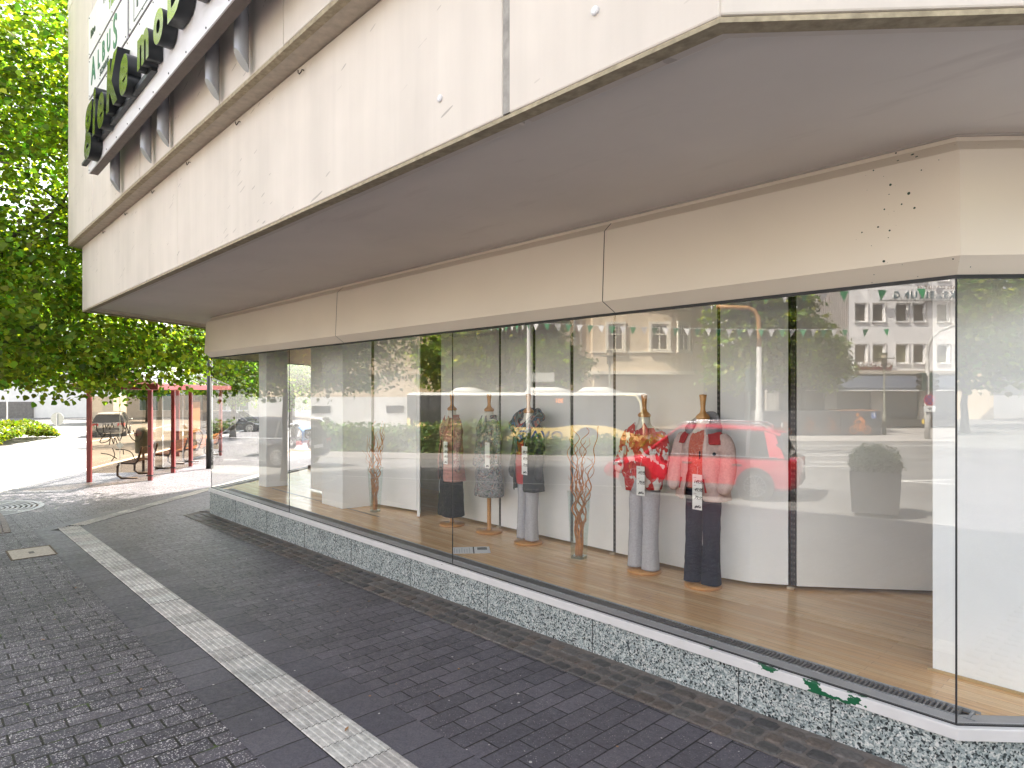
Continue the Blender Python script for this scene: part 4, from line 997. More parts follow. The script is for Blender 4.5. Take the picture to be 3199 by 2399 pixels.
# ---------------------------------------------------------------- trees
def m_leaf(name, tr=.55):
    n = N(name); a = n.new('Attribute'); a.attribute_name = 'tint'
    d = n.new('BsdfPrincipled'); n.L(a.outputs['Color'], d.inputs['Base Color']); d.inputs['Roughness'].default_value = .55; d.inputs['Specular IOR Level'].default_value = .35
    t = n.new('BsdfTranslucent'); n.L(n.mix(1.0, a.outputs['Color'], (2.9, 2.8, .7), 'MULTIPLY'), t.inputs[0])
    m_ = n.new('MixShader'); m_.inputs[0].default_value = tr; n.L(d.outputs[0], m_.inputs[1]); n.L(t.outputs[0], m_.inputs[2]); n.L(m_.outputs[0], n.out.inputs[0])
    return n.m
M_leaf = m_leaf('foliage'); M_hleaf = m_leaf('hedge_foliage', .3)
M_bark = plain('grey_bark', (.085, .07, .055), .9, sc=14, var=.45, bumpy=.6)
LEAF = np.array([(0, 0, 0), (.40, .12, .05), (.52, .45, .09), (.28, .80, .04), (0, 1.08, -.06), (-.28, .80, .04), (-.52, .45, .09), (-.40, .12, .05)])
def leaf_mesh(name, pts, nrm, size, mat, base=(.055, .105, .018), spread=.35, parent=None, droop=.5, warm=.25, tone=None):
    n = len(pts); 
    tip = rng.normal(size=(n, 3)); tip[:, 2] -= droop * 1.4
    nr = nrm + rng.normal(scale=.55, size=(n, 3)); nr /= np.linalg.norm(nr, axis=1)[:, None]
    tip -= nr * (tip * nr).sum(1)[:, None]; tip /= np.linalg.norm(tip, axis=1)[:, None]; sd_ = np.cross(tip, nr)
    sz = size * rng.uniform(.6, 1.25, n)
    V = pts[:, None, :] + sz[:, None, None] * (LEAF[None, :, 0:1] * sd_[:, None, :] + LEAF[None, :, 1:2] * tip[:, None, :] + LEAF[None, :, 2:3] * nr[:, None, :])
    me = bpy.data.meshes.new(name); k = len(LEAF)
    me.vertices.add(n * k); me.vertices.foreach_set('co', V.reshape(-1).astype(np.float32))
    q = np.array([0, 1, 2, 3, 4, 0, 4, 5, 6, 7]); lv = (np.arange(n)[:, None] * k + q[None, :]).reshape(-1)
    me.loops.add(n * 10); me.loops.foreach_set('vertex_index', lv.astype(np.int32))
    me.polygons.add(n * 2); me.polygons.foreach_set('loop_start', (np.arange(n * 2) * 5).astype(np.int32)); me.polygons.foreach_set('loop_total', np.full(n * 2, 5, np.int32))
    me.update(calc_edges=True); me.validate()
    at = me.color_attributes.new('tint', 'FLOAT_COLOR', 'CORNER')
    j = np.exp(rng.normal(scale=spread, size=n)); wm = np.clip(rng.normal(scale=warm, size=n), -.4, .42)
    if tone is not None: j = j * tone
    c = np.stack([base[0] * j * (1 + np.clip(wm, -.5, 1.2)), base[1] * j, base[2] * j * (1 - .3 * np.clip(wm, -1, 1)), np.ones(n)], 1)
    at.data.foreach_set('color', np.repeat(c, 10, axis=0).reshape(-1).astype(np.float32))
    me.materials.append(mat); o = bpy.data.objects.new(name, me)
    return link(o, parent)

def crown_points(blobs, nclump, per, cr, inner=.55, keep=None):
    """clumps scattered through ellipsoids (cx, cy, cz, rx, ry, rz); denser toward the outside"""
    P, Nn = [], []
    w_ = np.array([b[3] * b[4] + b[3] * b[5] for b in blobs]); w_ = w_ / w_.sum()
    for b, k in zip(blobs, (w_ * nclump).astype(int)):
        d = rng.normal(size=(k, 3)); d /= np.linalg.norm(d, axis=1)[:, None]
        r = inner + (1 - inner) * rng.uniform(0, 1, k) ** .6
        r *= 1 + .12 * np.sin(d[:, 0] * 7 + b[0]) * np.cos(d[:, 2] * 6 + d[:, 1] * 5)
        c = np.array(b[:3]) + d * r[:, None] * np.array(b[3:])
        off = rng.normal(scale=cr, size=(k, per, 3)); off[:, :, 2] *= .55
        p = (c[:, None, :] + off).reshape(-1, 3); nn = np.repeat(d, per, axis=0) * .5 + np.array([0, 0, .8])
        P.append(p); Nn.append(nn)
    P = np.concatenate(P); Nn = np.concatenate(Nn)
    T = np.repeat(np.exp(rng.normal(scale=.33, size=len(P) // per)), per); crown_points.tone = T
    if keep is not None:
        m = keep(P); P, Nn = P[m], Nn[m]; crown_points.tone = T[m]
    return P, Nn

def trunk(parent, h, r, seed, limbs=7, spread=2.5, name='trunk', z0=-.1, top=None):
    rg = random.Random(seed); mb = MB(); mb.smooth = True
    top = top or h * 1.9
    pts = [(rg.uniform(-.03, .03) * i, rg.uniform(-.03, .03) * i, z0 + (top - z0) * i / 8) for i in range(9)]
    mb.tube(pts, [r * 1.35] + [r * (1 - .09 * i) for i in range(1, 9)], 12)
    for k in range(limbs):
        a = 6.28 * k / limbs + rg.uniform(-.3, .3); zz = h + rg.uniform(-.1, .6) * (top - h); L_ = spread * rg.uniform(.7, 1.1)
        p = [(0, 0, zz)]
        for i in range(1, 7):
            u = i / 6; p.append((L_ * u * math.cos(a + .3 * u * rg.uniform(-1, 1)), L_ * u * math.sin(a + .3 * u * rg.uniform(-1, 1)), zz + L_ * (.55 * u - .12 * u * u)))
        mb.tube(p, [r * .42 * (1 - .85 * i / 6) for i in range(7)], 7)
        for q in range(3):
            i0 = rg.randint(2, 5); b = Vector(p[i0]); dd = Vector((math.cos(a + rg.uniform(-1, 1)), math.sin(a + rg.uniform(-1, 1)), rg.uniform(-.2, .5))); 
            mb.tube([tuple(b + dd * L_ * .45 * i / 4 + Vector((0, 0, -.05 * i * i * .3))) for i in range(5)], [r * .16 * (1 - .2 * i) for i in range(5)], 5)
    return mb.build(name, M_bark, parent)

# the linden by the shop corner, trunk just outside the frame
LT = (-16.1, .95)
nL = np.array([-.82, -.57])
def keep_linden(P):
    w_ = P + np.array([LT[0], LT[1], G(*LT)])
    dc = (w_[:, 0] - CP1.x) * nL[0] + (w_[:, 1] - CP1.y) * nL[1]
    near = (w_[:, 0] > -12.0)
    inside = (dc < .35) & (w_[:, 1] > 1.55) & (w_[:, 2] > 3.2)
    gl = ((w_[:, 0] - GP1.x) * nL[0] + (w_[:, 1] - GP1.y) * nL[1] < .3) & (w_[:, 1] > 3.8)
    zlow = 1.95 + .22 * np.sin(w_[:, 0] * 2.1) * np.cos(w_[:, 1] * 1.7) + .12 * np.sin(w_[:, 0] * 5 + w_[:, 1] * 4) + .10 * np.maximum(0, 3.0 - np.hypot(P[:, 0], P[:, 1])) + .22 * (w_[:, 1] > 3.4)
    return ~(near | inside | gl) & (w_[:, 2] > zlow)
lt = thing('linden_tree', (LT[0], LT[1], G(*LT)), 'leafy green linden whose low branches hang beside the shop corner', 'tree')
trunk(lt, 2.7, .19, 5, 9, 3.2, top=7)
P, Nn = crown_points([(0, 0, 6.2, 4.2, 4.2, 3.9), (.6, 1.2, 6.6, 3.0, 3.0, 3.0), (.8, .8, 9.2, 3.0, 3.0, 2.2), (1.2, 1.6, 4.0, 3.3, 3.3, 2.0), (-.5, 2.2, 4.2, 3.4, 3.4, 2.1), (.5, .2, 8.5, 3.2, 3.2, 2.6), (0, 0, 3.6, 3.9, 3.9, 1.7)], 2900, 27, .23, .45, keep_linden)
leaf_mesh('crown', P, Nn, .092, M_leaf, (.105, .160, .024), .34, lt, .9, .22, crown_points.tone)

def make_tree(name, loc, label, crown, h, r, n=330, per=20, cr=.34, leaf=.24, base=(.055, .10, .018), seed=1, group='trees across the street', spread=2.4):
    t = thing(name, (loc[0], loc[1], G(*loc) - .05), label, 'tree', 0, group)
    trunk(t, h, r, seed, 7, spread)
    P, Nn = crown_points(crown, n, per, cr, .45); leaf_mesh('crown', P, Nn, leaf, M_leaf, base, .35, t, .5, .25, crown_points.tone); return t

# ---------------------------------------------------------------- bus shelter at the left
M_red = plain('shelter_red_paint', (.23, .028, .030), .35, sc=5, var=.15)
M_sglass = glass_mat('shelter_glass', 1.55, (.80, .72, .62))
M_rglass = glass_mat('roof_glass', 1.7, (.86, .88, .86))
M_alu = plain('white_aluminium', (.66, .66, .66), .4, .2)
M_graf = plain('brown_marker', (.035, .024, .016), .6)
U = Vector((-.84, .5426, 0)).normalized(); V_ = Vector((-.5426, -.84, 0)).normalized()
def shelter(loc, rz, label, graffiti=True, L_=7.0, D=1.45):
    """local x runs along the back wall, local y toward the road (right-handed about z)"""
    t = thing('bus_shelter', loc, label, 'bus shelter', rz)
    for i, x in enumerate((0, 1.76, 3.36, L_ - .15)):
        mb = MB(); mb.bb((x - .05, -.05, -.02), (x + .05, .05, 2.36)); o = mb.build('post', M_red, t); bevel(o, .006)
        if i == 0 or i == 3:
            mb = MB(); mb.bb((x - .05, D - .05, -.02), (x + .05, D + .05, 2.36)); o = mb.build('post', M_red, t); bevel(o, .006)
        mb = MB(); mb.bb((x - .075, -.075, .12), (x + .075, .075, .15)); mb.bb((x - .085, -.02, .88), (x - .05, .02, .92)); mb.build('bracket', plain('dark_bracket', (.06, .05, .05), .5, .5) if i == 0 else bpy.data.materials['dark_bracket'], t)
    for a, b in ((.07, 1.69), (1.83, 3.29), (3.43, 5.03)):
        mb = MB(); mb.bb((a, -.005, .22), (b, .005, 2.2)); mb.build('glass_panel', M_sglass, t)
    mb = MB(); mb.bb((-.005, .07, .22), (.005, D - .07, 2.2)); pg = mb.build('glass_panel', M_sglass, t)
    mb = MB(); mb.bb((L_ - .155, .07, .22), (L_ - .145, D - .07, 2.2)); mb.build('glass_panel', M_sglass, t)
    for x0, x1, y0, y1 in ((-.35, L_ + .15, -.30, -.16), (-.35, L_ + .15, D + .16, D + .30), (-.35, -.21, -.16, D + .16), (L_ + .01, L_ + .15, -.16, D + .16)):
        mb = MB(); mb.bb((x0, y0, 2.37), (x1, y1, 2.52)); o = mb.build('roof_beam', M_red, t); bevel(o, .008)
    ym = D / 2
    for s, y0 in ((-1, -.25), (1, D + .25)):
        mb = MB(); q = [(-.3, y0, 2.525), (L_ + .1, y0, 2.525), (L_ - .5, ym - s * -.0, 3.02), (.3, ym, 3.02)]
        mb.add(q + [(x, y, z + .012) for x, y, z in q], [(0, 1, 2, 3), (7, 6, 5, 4), (0, 4, 5, 1), (1, 5, 6, 2), (2, 6, 7, 3), (3, 7, 4, 0)]); mb.build('roof_glass', M_rglass, t, recalc=True)
        for x in np.linspace(-.3, L_ + .1, 7):
            mb = MB(); mb.beam((x, y0, 2.54), (.3 + (x + .3) / (L_ + .4) * (L_ - .8), ym, 3.035), .035, .035); mb.build('roof_bar', M_alu, t)
    mb = MB(); mb.bb((.3, ym - .04, 3.03), (L_ - .5, ym + .04, 3.09)); mb.build('ridge', M_alu, t)
    # white edge tape with diamond on the glass
    for a in (('y', D / 2), ('x', .9), ('x', 2.6)):
        mb = MB()
        if a[0] == 'y': mb.bb((-.009, a[1] - .008, .25), (-.0055, a[1] + .008, 2.18)); mb.add([(-.0085, a[1], 1.02), (-.0085, a[1] - .09, .93), (-.0085, a[1], .84), (-.0085, a[1] + .09, .93)], [(0, 1, 2, 3)])
        else: mb.bb((a[1] - .008, -.009, .25), (a[1] + .008, -.0055, 2.18)); mb.add([(a[1], -.0085, 1.14), (a[1] - .07, -.0085, 1.05), (a[1], -.0085, .96), (a[1] + .07, -.0085, 1.05)], [(0, 1, 2, 3)])
        mb.build('edge_tape', M_alu, t)
    mb = MB(); mb.bb((3.62, .02, 1.02), (4.42, .06, 1.98)); o = mb.build('notice_board', plain('empty_notice_board', (.62, .42, .24), .6, var=.1), t)
    mb = MB()
    for a, b in (((3.58, .015, .98), (4.46, .065, 1.02)), ((3.58, .015, 1.98), (4.46, .065, 2.02)), ((3.58, .015, 1.02), (3.62, .065, 1.98)), ((4.42, .015, 1.02), (4.46, .065, 1.98))): mb.bb(a, b)
    mb.build('board_frame', plain('bronze_frame', (.18, .12, .07), .5, .4), t)
    if graffiti:
        mb = MB(); rg = random.Random(4)
        def scrib(pts, r=.012):
            sp = []
            P_ = [Vector((0, y, z)) for y, z in pts]
            for i in range(len(P_) - 1):
                a, b = P_[i], P_[i + 1]; pa = P_[max(0, i - 1)]; pb = P_[min(len(P_) - 1, i + 2)]
                for k in range(6):
                    u = k / 6; u2 = u * u; u3 = u2 * u
                    sp.append(.5 * ((2 * a) + (b - pa) * u + (2 * pa - 5 * a + 4 * b - pb) * u2 + (3 * a - pa - 3 * b + pb) * u3))
            sp.append(P_[-1])
            sp = [(-.0075, p.y, p.z) for p in sp]
            for p, q in zip(sp, sp[1:]):
                d = Vector(q) - Vector(p); 
                if d.length < 1e-5: continue
                nn = Vector((0, -d.z, d.y)).normalized() * r
                mb.add([(p[0], p[1] - nn.y - d.y * .1, p[2] - nn.z - d.z * .1), (p[0], p[1] + nn.y - d.y * .1, p[2] + nn.z - d.z * .1), (q[0], q[1] + nn.y + d.y * .1, q[2] + nn.z + d.z * .1), (q[0], q[1] - nn.y + d.y * .1, q[2] - nn.z + d.z * .1)], [(0, 1, 2, 3)])
        W = D
        def pt(u, v): return (W - .1 - u * (W - .2), .5 + v * 1.05)     # u left to right as seen from the pavement
        for st in ([(.05, .95), (.08, .75), (.18, .62), (.22, .70), (.12, .50), (.2, .48), (.3, .55), (.33, .75)], [(.22, .95), (.24, .82), (.28, .93), (.31, .80), (.35, .95), (.38, .84)], [(.18, .95), (.2, .72), (.3, .68)],
                   [(.3, .42), (.33, .62), (.38, .45), (.40, .60), (.45, .44)], [(.45, .62), (.5, .52), (.56, .80), (.52, 1.0)], [(.55, .98), (.6, .80), (.64, 1.0)], [(.62, .9), (.70, .62), (.82, .50), (.92, .60), (.95, .75)],
                   [(.14, .22), (.3, .18), (.44, .08)], [(.36, .34), (.40, .16), (.34, .02)], [(.42, .30), (.58, .30), (.72, .22), (.78, .06)], [(.56, .3), (.57, .18)], [(.76, .78), (.78, .70), (.82, .74)]): scrib([pt(*p) for p in st], .011)
        mb.build('graffiti', M_graf, t)
    return t
RZ_S = math.atan2(U.y, U.x)
sh = shelter((-18.85, 4.63, G(-18.85, 4.63)), RZ_S, 'red framed glass bus shelter with brown graffiti on its end pane')
def shl(x, y, base=Vector((-18.85, 4.63, 0))): q = base + U * x + V_ * y; return (q.x, q.y)
# bench of wire mesh and tube, orange wooden seat row, litter bin inside the shelter
M_brown = plain('brown_steel_tube', (.055, .035, .026), .45, .3)
def mesh_bench(x0, x1, y, label, slat, wood=False):
    p = shl((x0 + x1) / 2, y); t = thing('bench', (p[0], p[1], G(*p)), label, 'bench', RZ_S + math.pi); L_ = x1 - x0
    # local y: away from the road is +y after the turn by RZ_S
    for s in (-1, 1):
        xx = s * (L_ / 2 - .08); mb = MB(); mb.smooth = True
        pts = [(xx, -.30, .02), (xx, -.42, .10), (xx, -.40, .24), (xx, -.30, .30), (xx, -.05, .33), (xx, .03, .40), (xx, .10, .60), (xx, .15, .78), (xx, .18, .80)]
        pts = [(xx, .05, .02), (xx, -.34, .02), (xx, -.44, .10), (xx, -.44, .34), (xx, -.38, .43), (xx, .0, .41), (xx, .06, .50), (xx, .16, .86)]
        mb.tube(pts, .03, 10); mb.build('side_tube', M_brown, t)
    if wood:
        mb = MB()
        for k in range(5): mb.bb((-L_ / 2, -.40 + k * .085, .445), (L_ / 2, -.33 + k * .085, .475))
        mb.build('seat', slat, t); mb = MB()
        for k in range(4): mb.beam((-L_ / 2, .05 + k * .03, .56 + k * .085), (L_ / 2, .05 + k * .03, .56 + k * .085), .02, .07)
        mb.build('backrest', slat, t)
    else:
        mb = MB()
        for k in range(12): mb.beam((-L_ / 2, -.42 + k * .036, .435), (L_ / 2, -.42 + k * .036, .435), .009, .009)
        for k in range(24): mb.beam((-L_ / 2 + L_ * k / 23, -.42, .428), (-L_ / 2 + L_ * k / 23, -.02, .428), .006, .006)
        mb.build('seat', slat, t); mb = MB()
        for k in range(11): mb.beam((-L_ / 2, .03 + k * .012, .47 + k * .036), (L_ / 2, .03 + k * .012, .47 + k * .036), .009, .009)
        mb.build('backrest', slat, t)
    return t
mesh_bench(.45, 1.75, .55, 'brown wire mesh bench with looped tube sides behind the graffiti pane', plain('brown_wire', (.10, .055, .035), .5, .3))
M_orange = plain('orange_wood', (.42, .13, .03), .5, sc=8, var=.25)
mesh_bench(3.0, 4.5, .55, 'orange slatted bench under the notice board of the shelter', M_orange, True)
mesh_bench(5.2, 7.8, .35, 'orange slatted bench reaching past the far end of the shelter', M_orange, True)
p = shl(2.35, 1.0); lb = thing('litter_bin', (p[0], p[1], G(*p)), 'grey green domed litter bin on a post inside the shelter', 'litter bin')
mb = MB(); mb.smooth = True; mb.lathe([(.0, .55), (.20, .55), (.215, .58), (.215, 1.12), (.20, 1.22), (.14, 1.29), (.0, 1.31)], n=24, cap=False); mb.build('drum', plain('bin_grey_green', (.12, .13, .105), .5), lb)
mb = MB(); mb.tube([(0, 0, 0), (0, 0, .56)], .035, 10); mb.build('post', M_brown, lb)
mb = MB(); mb.bb((-.11, -.2175, 1.05), (.11, -.16, 1.14)); mb.build('slot', M_gasket, lb)
# black lamp post beyond the shop corner
bp = thing('lamp_post', (-20.77, 6.73, G(-20.77, 6.73)), 'slim black post standing just past the left edge of the shop window', 'post')
mb = MB(); mb.smooth = True; mb.tube([(0, 0, -.05), (0, 0, .9), (0, 0, .91), (0, 0, 5.6)], [.105, .105, .085, .075], 16); mb.build('pole', plain('black_post_paint', (.018, .018, .02), .45, sc=3, var=.3), bp)
mb = MB(); mb.smooth = True; mb.lathe([(0, 5.6), (.12, 5.6), (.22, 5.95), (.25, 6.0), (.04, 6.15), (0, 6.16)], n=20, cap=False); mb.build('lantern', plain('lantern_grey', (.12, .12, .12), .5), bp)
# planter boxes past the shelter
gp = thing('grit_bin', (-24.6, 10.4, G(-24, 10)), 'pale grey box bin standing past the orange bench', 'grit bin', RZ_S)
mb = MB(); mb.prism([(-.6, -.4), (.6, -.4), (.6, .4), (-.6, .4)], 0, .85); o = mb.build('box', plain('grey_plastic', (.32, .31, .30), .5), gp); bevel(o, .05, 3)
mb = MB(); mb.bb((-.63, -.43, .86), (.63, .43, .94)); o = mb.build('lid', plain('dark_grey_plastic', (.09, .09, .09), .5), gp); bevel(o, .03, 3)

# ---------------------------------------------------------------- traffic island and far side at the left
isl = [(-50.5, 6.4), (-46, 6.3), (-44.7, 6.1), (-43.6, 5.3), (-43.7, 4.6), (-45, 3.4), (-48, 1.2), (-52, -1.5), (-56, -1)]
def isl_shape(): return [(-39.0, 2.6), (-38.2, 3.0), (-38.8, 3.9), (-42.0, 5.4), (-44.8, 6.5), (-46.0, 6.5), (-47.0, 5.4), (-46.5, 3.8), (-43.5, 1.6), (-40.6, .6)]
mb = MB(); mb.prism(isl_shape(), lambda x, y: GR(x, y) - .1, lambda x, y: GR(x, y) + .13); o = mb.build('traffic_island', M_kerb, recalc=True); o['kind'] = 'structure'
def hedge_leaves(name, polygon_pts, zf, n, size, mat, base, label=None, kind='stuff', parent=None, spread=.3, droop=.1):
    nr = np.tile(np.array([0, 0, .7]), (len(polygon_pts), 1)) + rng.normal(scale=.4, size=(len(polygon_pts), 3))
    o = leaf_mesh(name, polygon_pts, nr, size, mat, base, spread, parent, droop)
    return o
def pts_in_poly(poly, n):
    x0, x1 = min(p[0] for p in poly), max(p[0] for p in poly); y0, y1 = min(p[1] for p in poly), max(p[1] for p in poly); out = []
    while len(out) < n:
        x, y = random.uniform(x0, x1), random.uniform(y0, y1); c = False
        for i in range(len(poly)):
            (xa, ya), (xb, yb) = poly[i], poly[i - 1]
            if (ya > y) != (yb > y) and x < (xb - xa) * (y - ya) / (yb - ya) + xa: c = not c
        if c: out.append((x, y))
    return np.array(out)
cxy = np.mean(isl_shape(), axis=0); ip = [tuple(cxy + (np.array(p) - cxy) * .93) for p in isl_shape()]
q = pts_in_poly(ip, 15000); dist = np.hypot((q[:, 0] - cxy[0]) / 4.2, (q[:, 1] - cxy[1]) / 2.6)
hz_ = np.clip(1.0 - .75 * dist ** 3, .2, 1.0) * (1 + .15 * np.sin(q[:, 0] * 2) * np.sin(q[:, 1] * 3))
pz = np.array([GR(*p) for p in q]) + .12 + hz_ * rng.uniform(.45, 1.0, len(q)) ** .5
hedge_leaves('ground_cover', np.column_stack([q, pz]), None, 0, .12, M_hleaf, (.11, .15, .012), spread=.3)
bpy.data.objects['ground_cover']['kind'] = 'stuff'
fl = pts_in_poly(ip, 260); fz = np.array([GR(*p) for p in fl]) + 1.02
def blossom():
    mb = MB()
    for (x, y), z in zip(fl, fz):
        if math.sin(x * 1.3) + math.cos(y * 1.7) < .2: continue
        for k in range(4):
            a = random.uniform(0, 6.3); r_ = .05; c = (x + random.gauss(0, .09), y + random.gauss(0, .09), z + random.gauss(0, .05) - .25 * (math.hypot((x - cxy[0]) / 4.2, (y - cxy[1]) / 2.6)) ** 3)
            mb.add([(c[0] + r_ * math.cos(a + i * 1.57), c[1] + r_ * math.sin(a + i * 1.57), c[2] + random.uniform(-.02, .02)) for i in range(4)], [(0, 1, 2, 3)])
    o = mb.build('blossoms', plain('white_petals', (.78, .76, .68), .7)); o['kind'] = 'stuff'
blossom()
M_white2 = plain('white_render', (.76, .75, .73), .8, sc=1.5, var=.08, bumpy=.1)
M_signback = plain('sign_back_grey', (.42, .45, .43), .5, .2)
def round_sign(loc, rz, label, r=.32, h=1.9, post=.035):
    t = thing('road_sign', (loc[0], loc[1], GR(*loc)), label, 'road sign', rz)
    mb = MB(); mb.tube([(0, 0, -.05), (0, 0, h + r * .8)], post, 10); mb.build('post', M_alu, t)
    mb = MB(); mb.disc((0, .045, h), r, (0, 1, 0), .012, 32); mb.build('disc', M_signback, t)
    return t
fd = math.atan2(-.6807, -.7325)
round_sign((-50.5, 7.0), R(47), 'grey back of a round road sign behind the yellow green island shrubs', .42, 1.0)
round_sign((-47.5, 4.2), R(47), 'thin white sign post rising from the flowering traffic island', .30, 3.4)
# white painted lines of the near road at the left
def stripe(pts, wd, mb, gf=GR, dz=.006):
    for (x0, y0), (x1, y1) in zip(pts, pts[1:]):
        d = Vector((x1 - x0, y1 - y0)).normalized(); nn = Vector((-d.y, d.x)) * wd / 2
        n = max(1, int(math.hypot(x1 - x0, y1 - y0) / 3))
        for i in range(n):
            a = Vector((x0 + (x1 - x0) * i / n, y0 + (y1 - y0) * i / n)); b = Vector((x0 + (x1 - x0) * (i + 1) / n, y0 + (y1 - y0) * (i + 1) / n))
            mb.poly([(p.x, p.y, gf(p.x, p.y) + dz) for p in (a - nn, b - nn, b + nn, a + nn)])
mb = MB(); off = lambda d: [(x + V_.x * d, y + V_.y * d) for x, y in ((-60, 25.9), (-30, 8.12), (-18.9, 1.54))]
stripe(off(.55), .25, mb); stripe([(-24.0, 3.0), (-16.45, -1.44), (-12.55, -4.25), (-9, -6.9)], .16, mb)
stripe([(-60, 16.5), (-44, 8.6), (-40.5, 6.7)], .2, mb); stripe([(-38.0, 2.2), (-36.8, 3.0), (-37.6, 4.4), (-41, 6.2)], .18, mb)
stripe([(-70, 5.0), (-50, 9.8)], .18, mb)
o = mb.build('road_marking', M_paint); o['kind'] = 'structure'
# far buildings at the left
def block(name, poly, z0, z1, mat, label, cat='building', group=None):
    c = np.mean(poly, axis=0); t = thing(name, (c[0], c[1], z0), label, cat, 0, group)
    mb = MB(); mb.prism([(x - c[0], y - c[1]) for x, y in poly], -.3, z1 - z0); mb.build('wall', mat, t, recalc=True); return t
def wins(t, p0, p1, rows, n, wd, ht, glass, frame, inset=.06, out=.0, margin=.08, rail=True, sill=True, names=('window', 'frame', 'sill')):
    """rows of windows on the wall line p0->p1 (world plan), outward normal to the right of the line"""
    p0 = Vector(p0); p1 = Vector(p1); d = (p1 - p0); L_ = d.length; d.normalize(); nn = Vector((d.y, -d.x)); a = math.atan2(d.y, d.x)
    for zr in rows:
        for i in range(n):
            s_ = L_ * (margin + (1 - 2 * margin) * ((i + .5) / n)); c = p0 + d * s_ + nn * (.012 + out)
            w_ = bpy.data.objects.new('window', None) if False else None
            mb = MB(); q = c - nn * .0; mb.box((c.x - t.location.x, c.y - t.location.y, zr - t.location.z + ht / 2), (wd, .02, ht), a); wo_ = mb.build('window', glass, t)
            mb = MB(); fw_ = .07
            for dx, dz, ww, hh in ((0, ht - fw_ / 2, wd + .02, fw_), (0, fw_ / 2, wd + .02, fw_), (-wd / 2 + fw_ / 2, ht / 2, fw_, ht - 2 * fw_), (wd / 2 - fw_ / 2, ht / 2, fw_, ht - 2 * fw_)):
                k = c + d * dx + nn * .02; mb.box((k.x - t.location.x, k.y - t.location.y, zr - t.location.z + dz), (ww, .05, hh), a)
            if rail: k = c + nn * .016; mb.box((k.x - t.location.x, k.y - t.location.y, zr - t.location.z + ht / 2), (.05, .04, ht - 2 * fw_), a)
            mb.build('frame', frame, wo_)
            if sill:
                mb = MB(); k = c + nn * .06; mb.box((k.x - t.location.x, k.y - t.location.y, zr - t.location.z - .03), (wd + .14, .16, .05), a); mb.build('sill', frame, wo_)
M_pane = plain('dark_window_glass', (.045, .05, .055), .08, spec=.8)
M_teal = plain('teal_shop_glass', (.03, .10, .095), .1, spec=.7)
M_stone = plain('grey_stone_base', (.20, .19, .175), .85, sc=5, var=.25)
wb = block('white_building', [(-95, -6), (-84, 9.6), (-79.5, 16), (-92, 30), (-110, 12)], -.6, 10, M_white2, 'white rendered building with a dark stone base at the far left across the road')
wins(wb, (-95, -6), (-84, 9.6), (4.0, 7.2), 5, 1.3, 1.6, M_pane, M_alu)
wins(wb, (-84, 9.6), (-79.5, 16), (3.6, 6.8), 3, 1.2, 1.5, M_pane, M_alu)
mb = MB(); mb.prism([(-95.3 + 92.1, -6 - 12.32), (-84 + 92.1 + .2, 9.5 - 12.32), (-84.3 + 92.1, 9.9 - 12.32), (-95.6 + 92.1, -5.7 - 12.32)], -.3, 1.6); mb.build('base', M_stone, wb, recalc=True)
gb = block('shop_row', [(-78.5, 17), (-70, 28), (-52, 40), (-56, 52), (-86, 36)], -.6, 9, plain('pale_concrete_front', (.50, .47, .43), .85, sc=2), 'pale shop building with dark teal ground floor glass behind the far tree')
wins(gb, (-78.5, 17), (-70, 28), (.0, 3.6, 6.4), 5, 2.0, 2.3, M_teal, M_alu, sill=False)
wins(gb, (-70, 28), (-52, 40), (.0, 3.6, 6.4), 8, 2.1, 2.3, M_teal, M_alu, sill=False)
mb = MB(); d = Vector((18, 12)).normalized(); nn = Vector((d.y, -d.x)); c = Vector((-61, 34)) + nn * .9 - Vector(gb.location[:2]); mb.box((c.x, c.y, 3.25), (20, 1.7, .22), math.atan2(d.y, d.x)); mb.build('canopy', M_alu, gb)
for i, (loc, sc_, lab) in enumerate([((-37.0, 13.2), 1, 'pale yellow green tree standing beyond the bus shelter'), ((-47, 21), 1, 'bright green tree in front of the teal shop windows'), ((-62, 4.5), 1, 'tall tree rising behind the linden at the far left'), ((-66, 16), 1, 'green tree before the white building')]):
    hh = [2.6, 2.4, 3.4, 3.0][i]
    make_tree('street_tree', loc, lab, [(0, 0, hh + 2.2, 3.0, 3.0, 2.9), (.8, -.4, hh + .8, 2.3, 2.3, 1.5), (-.9, .5, hh + 1, 2.2, 2.3, 1.6)] if i != 2 else [(0, 0, 8.5, 5, 5, 5.5), (1, -1, 6, 4, 4, 3)], hh, .16, [420, 380, 500, 380][i], 20, [.30, .34, .5, .45][i], [.17, .22, .34, .3][i], [(.085, .14, .02), (.075, .13, .02), (.06, .11, .018), (.06, .11, .018)][i], 20 + i, 'trees beyond the bus shelter')
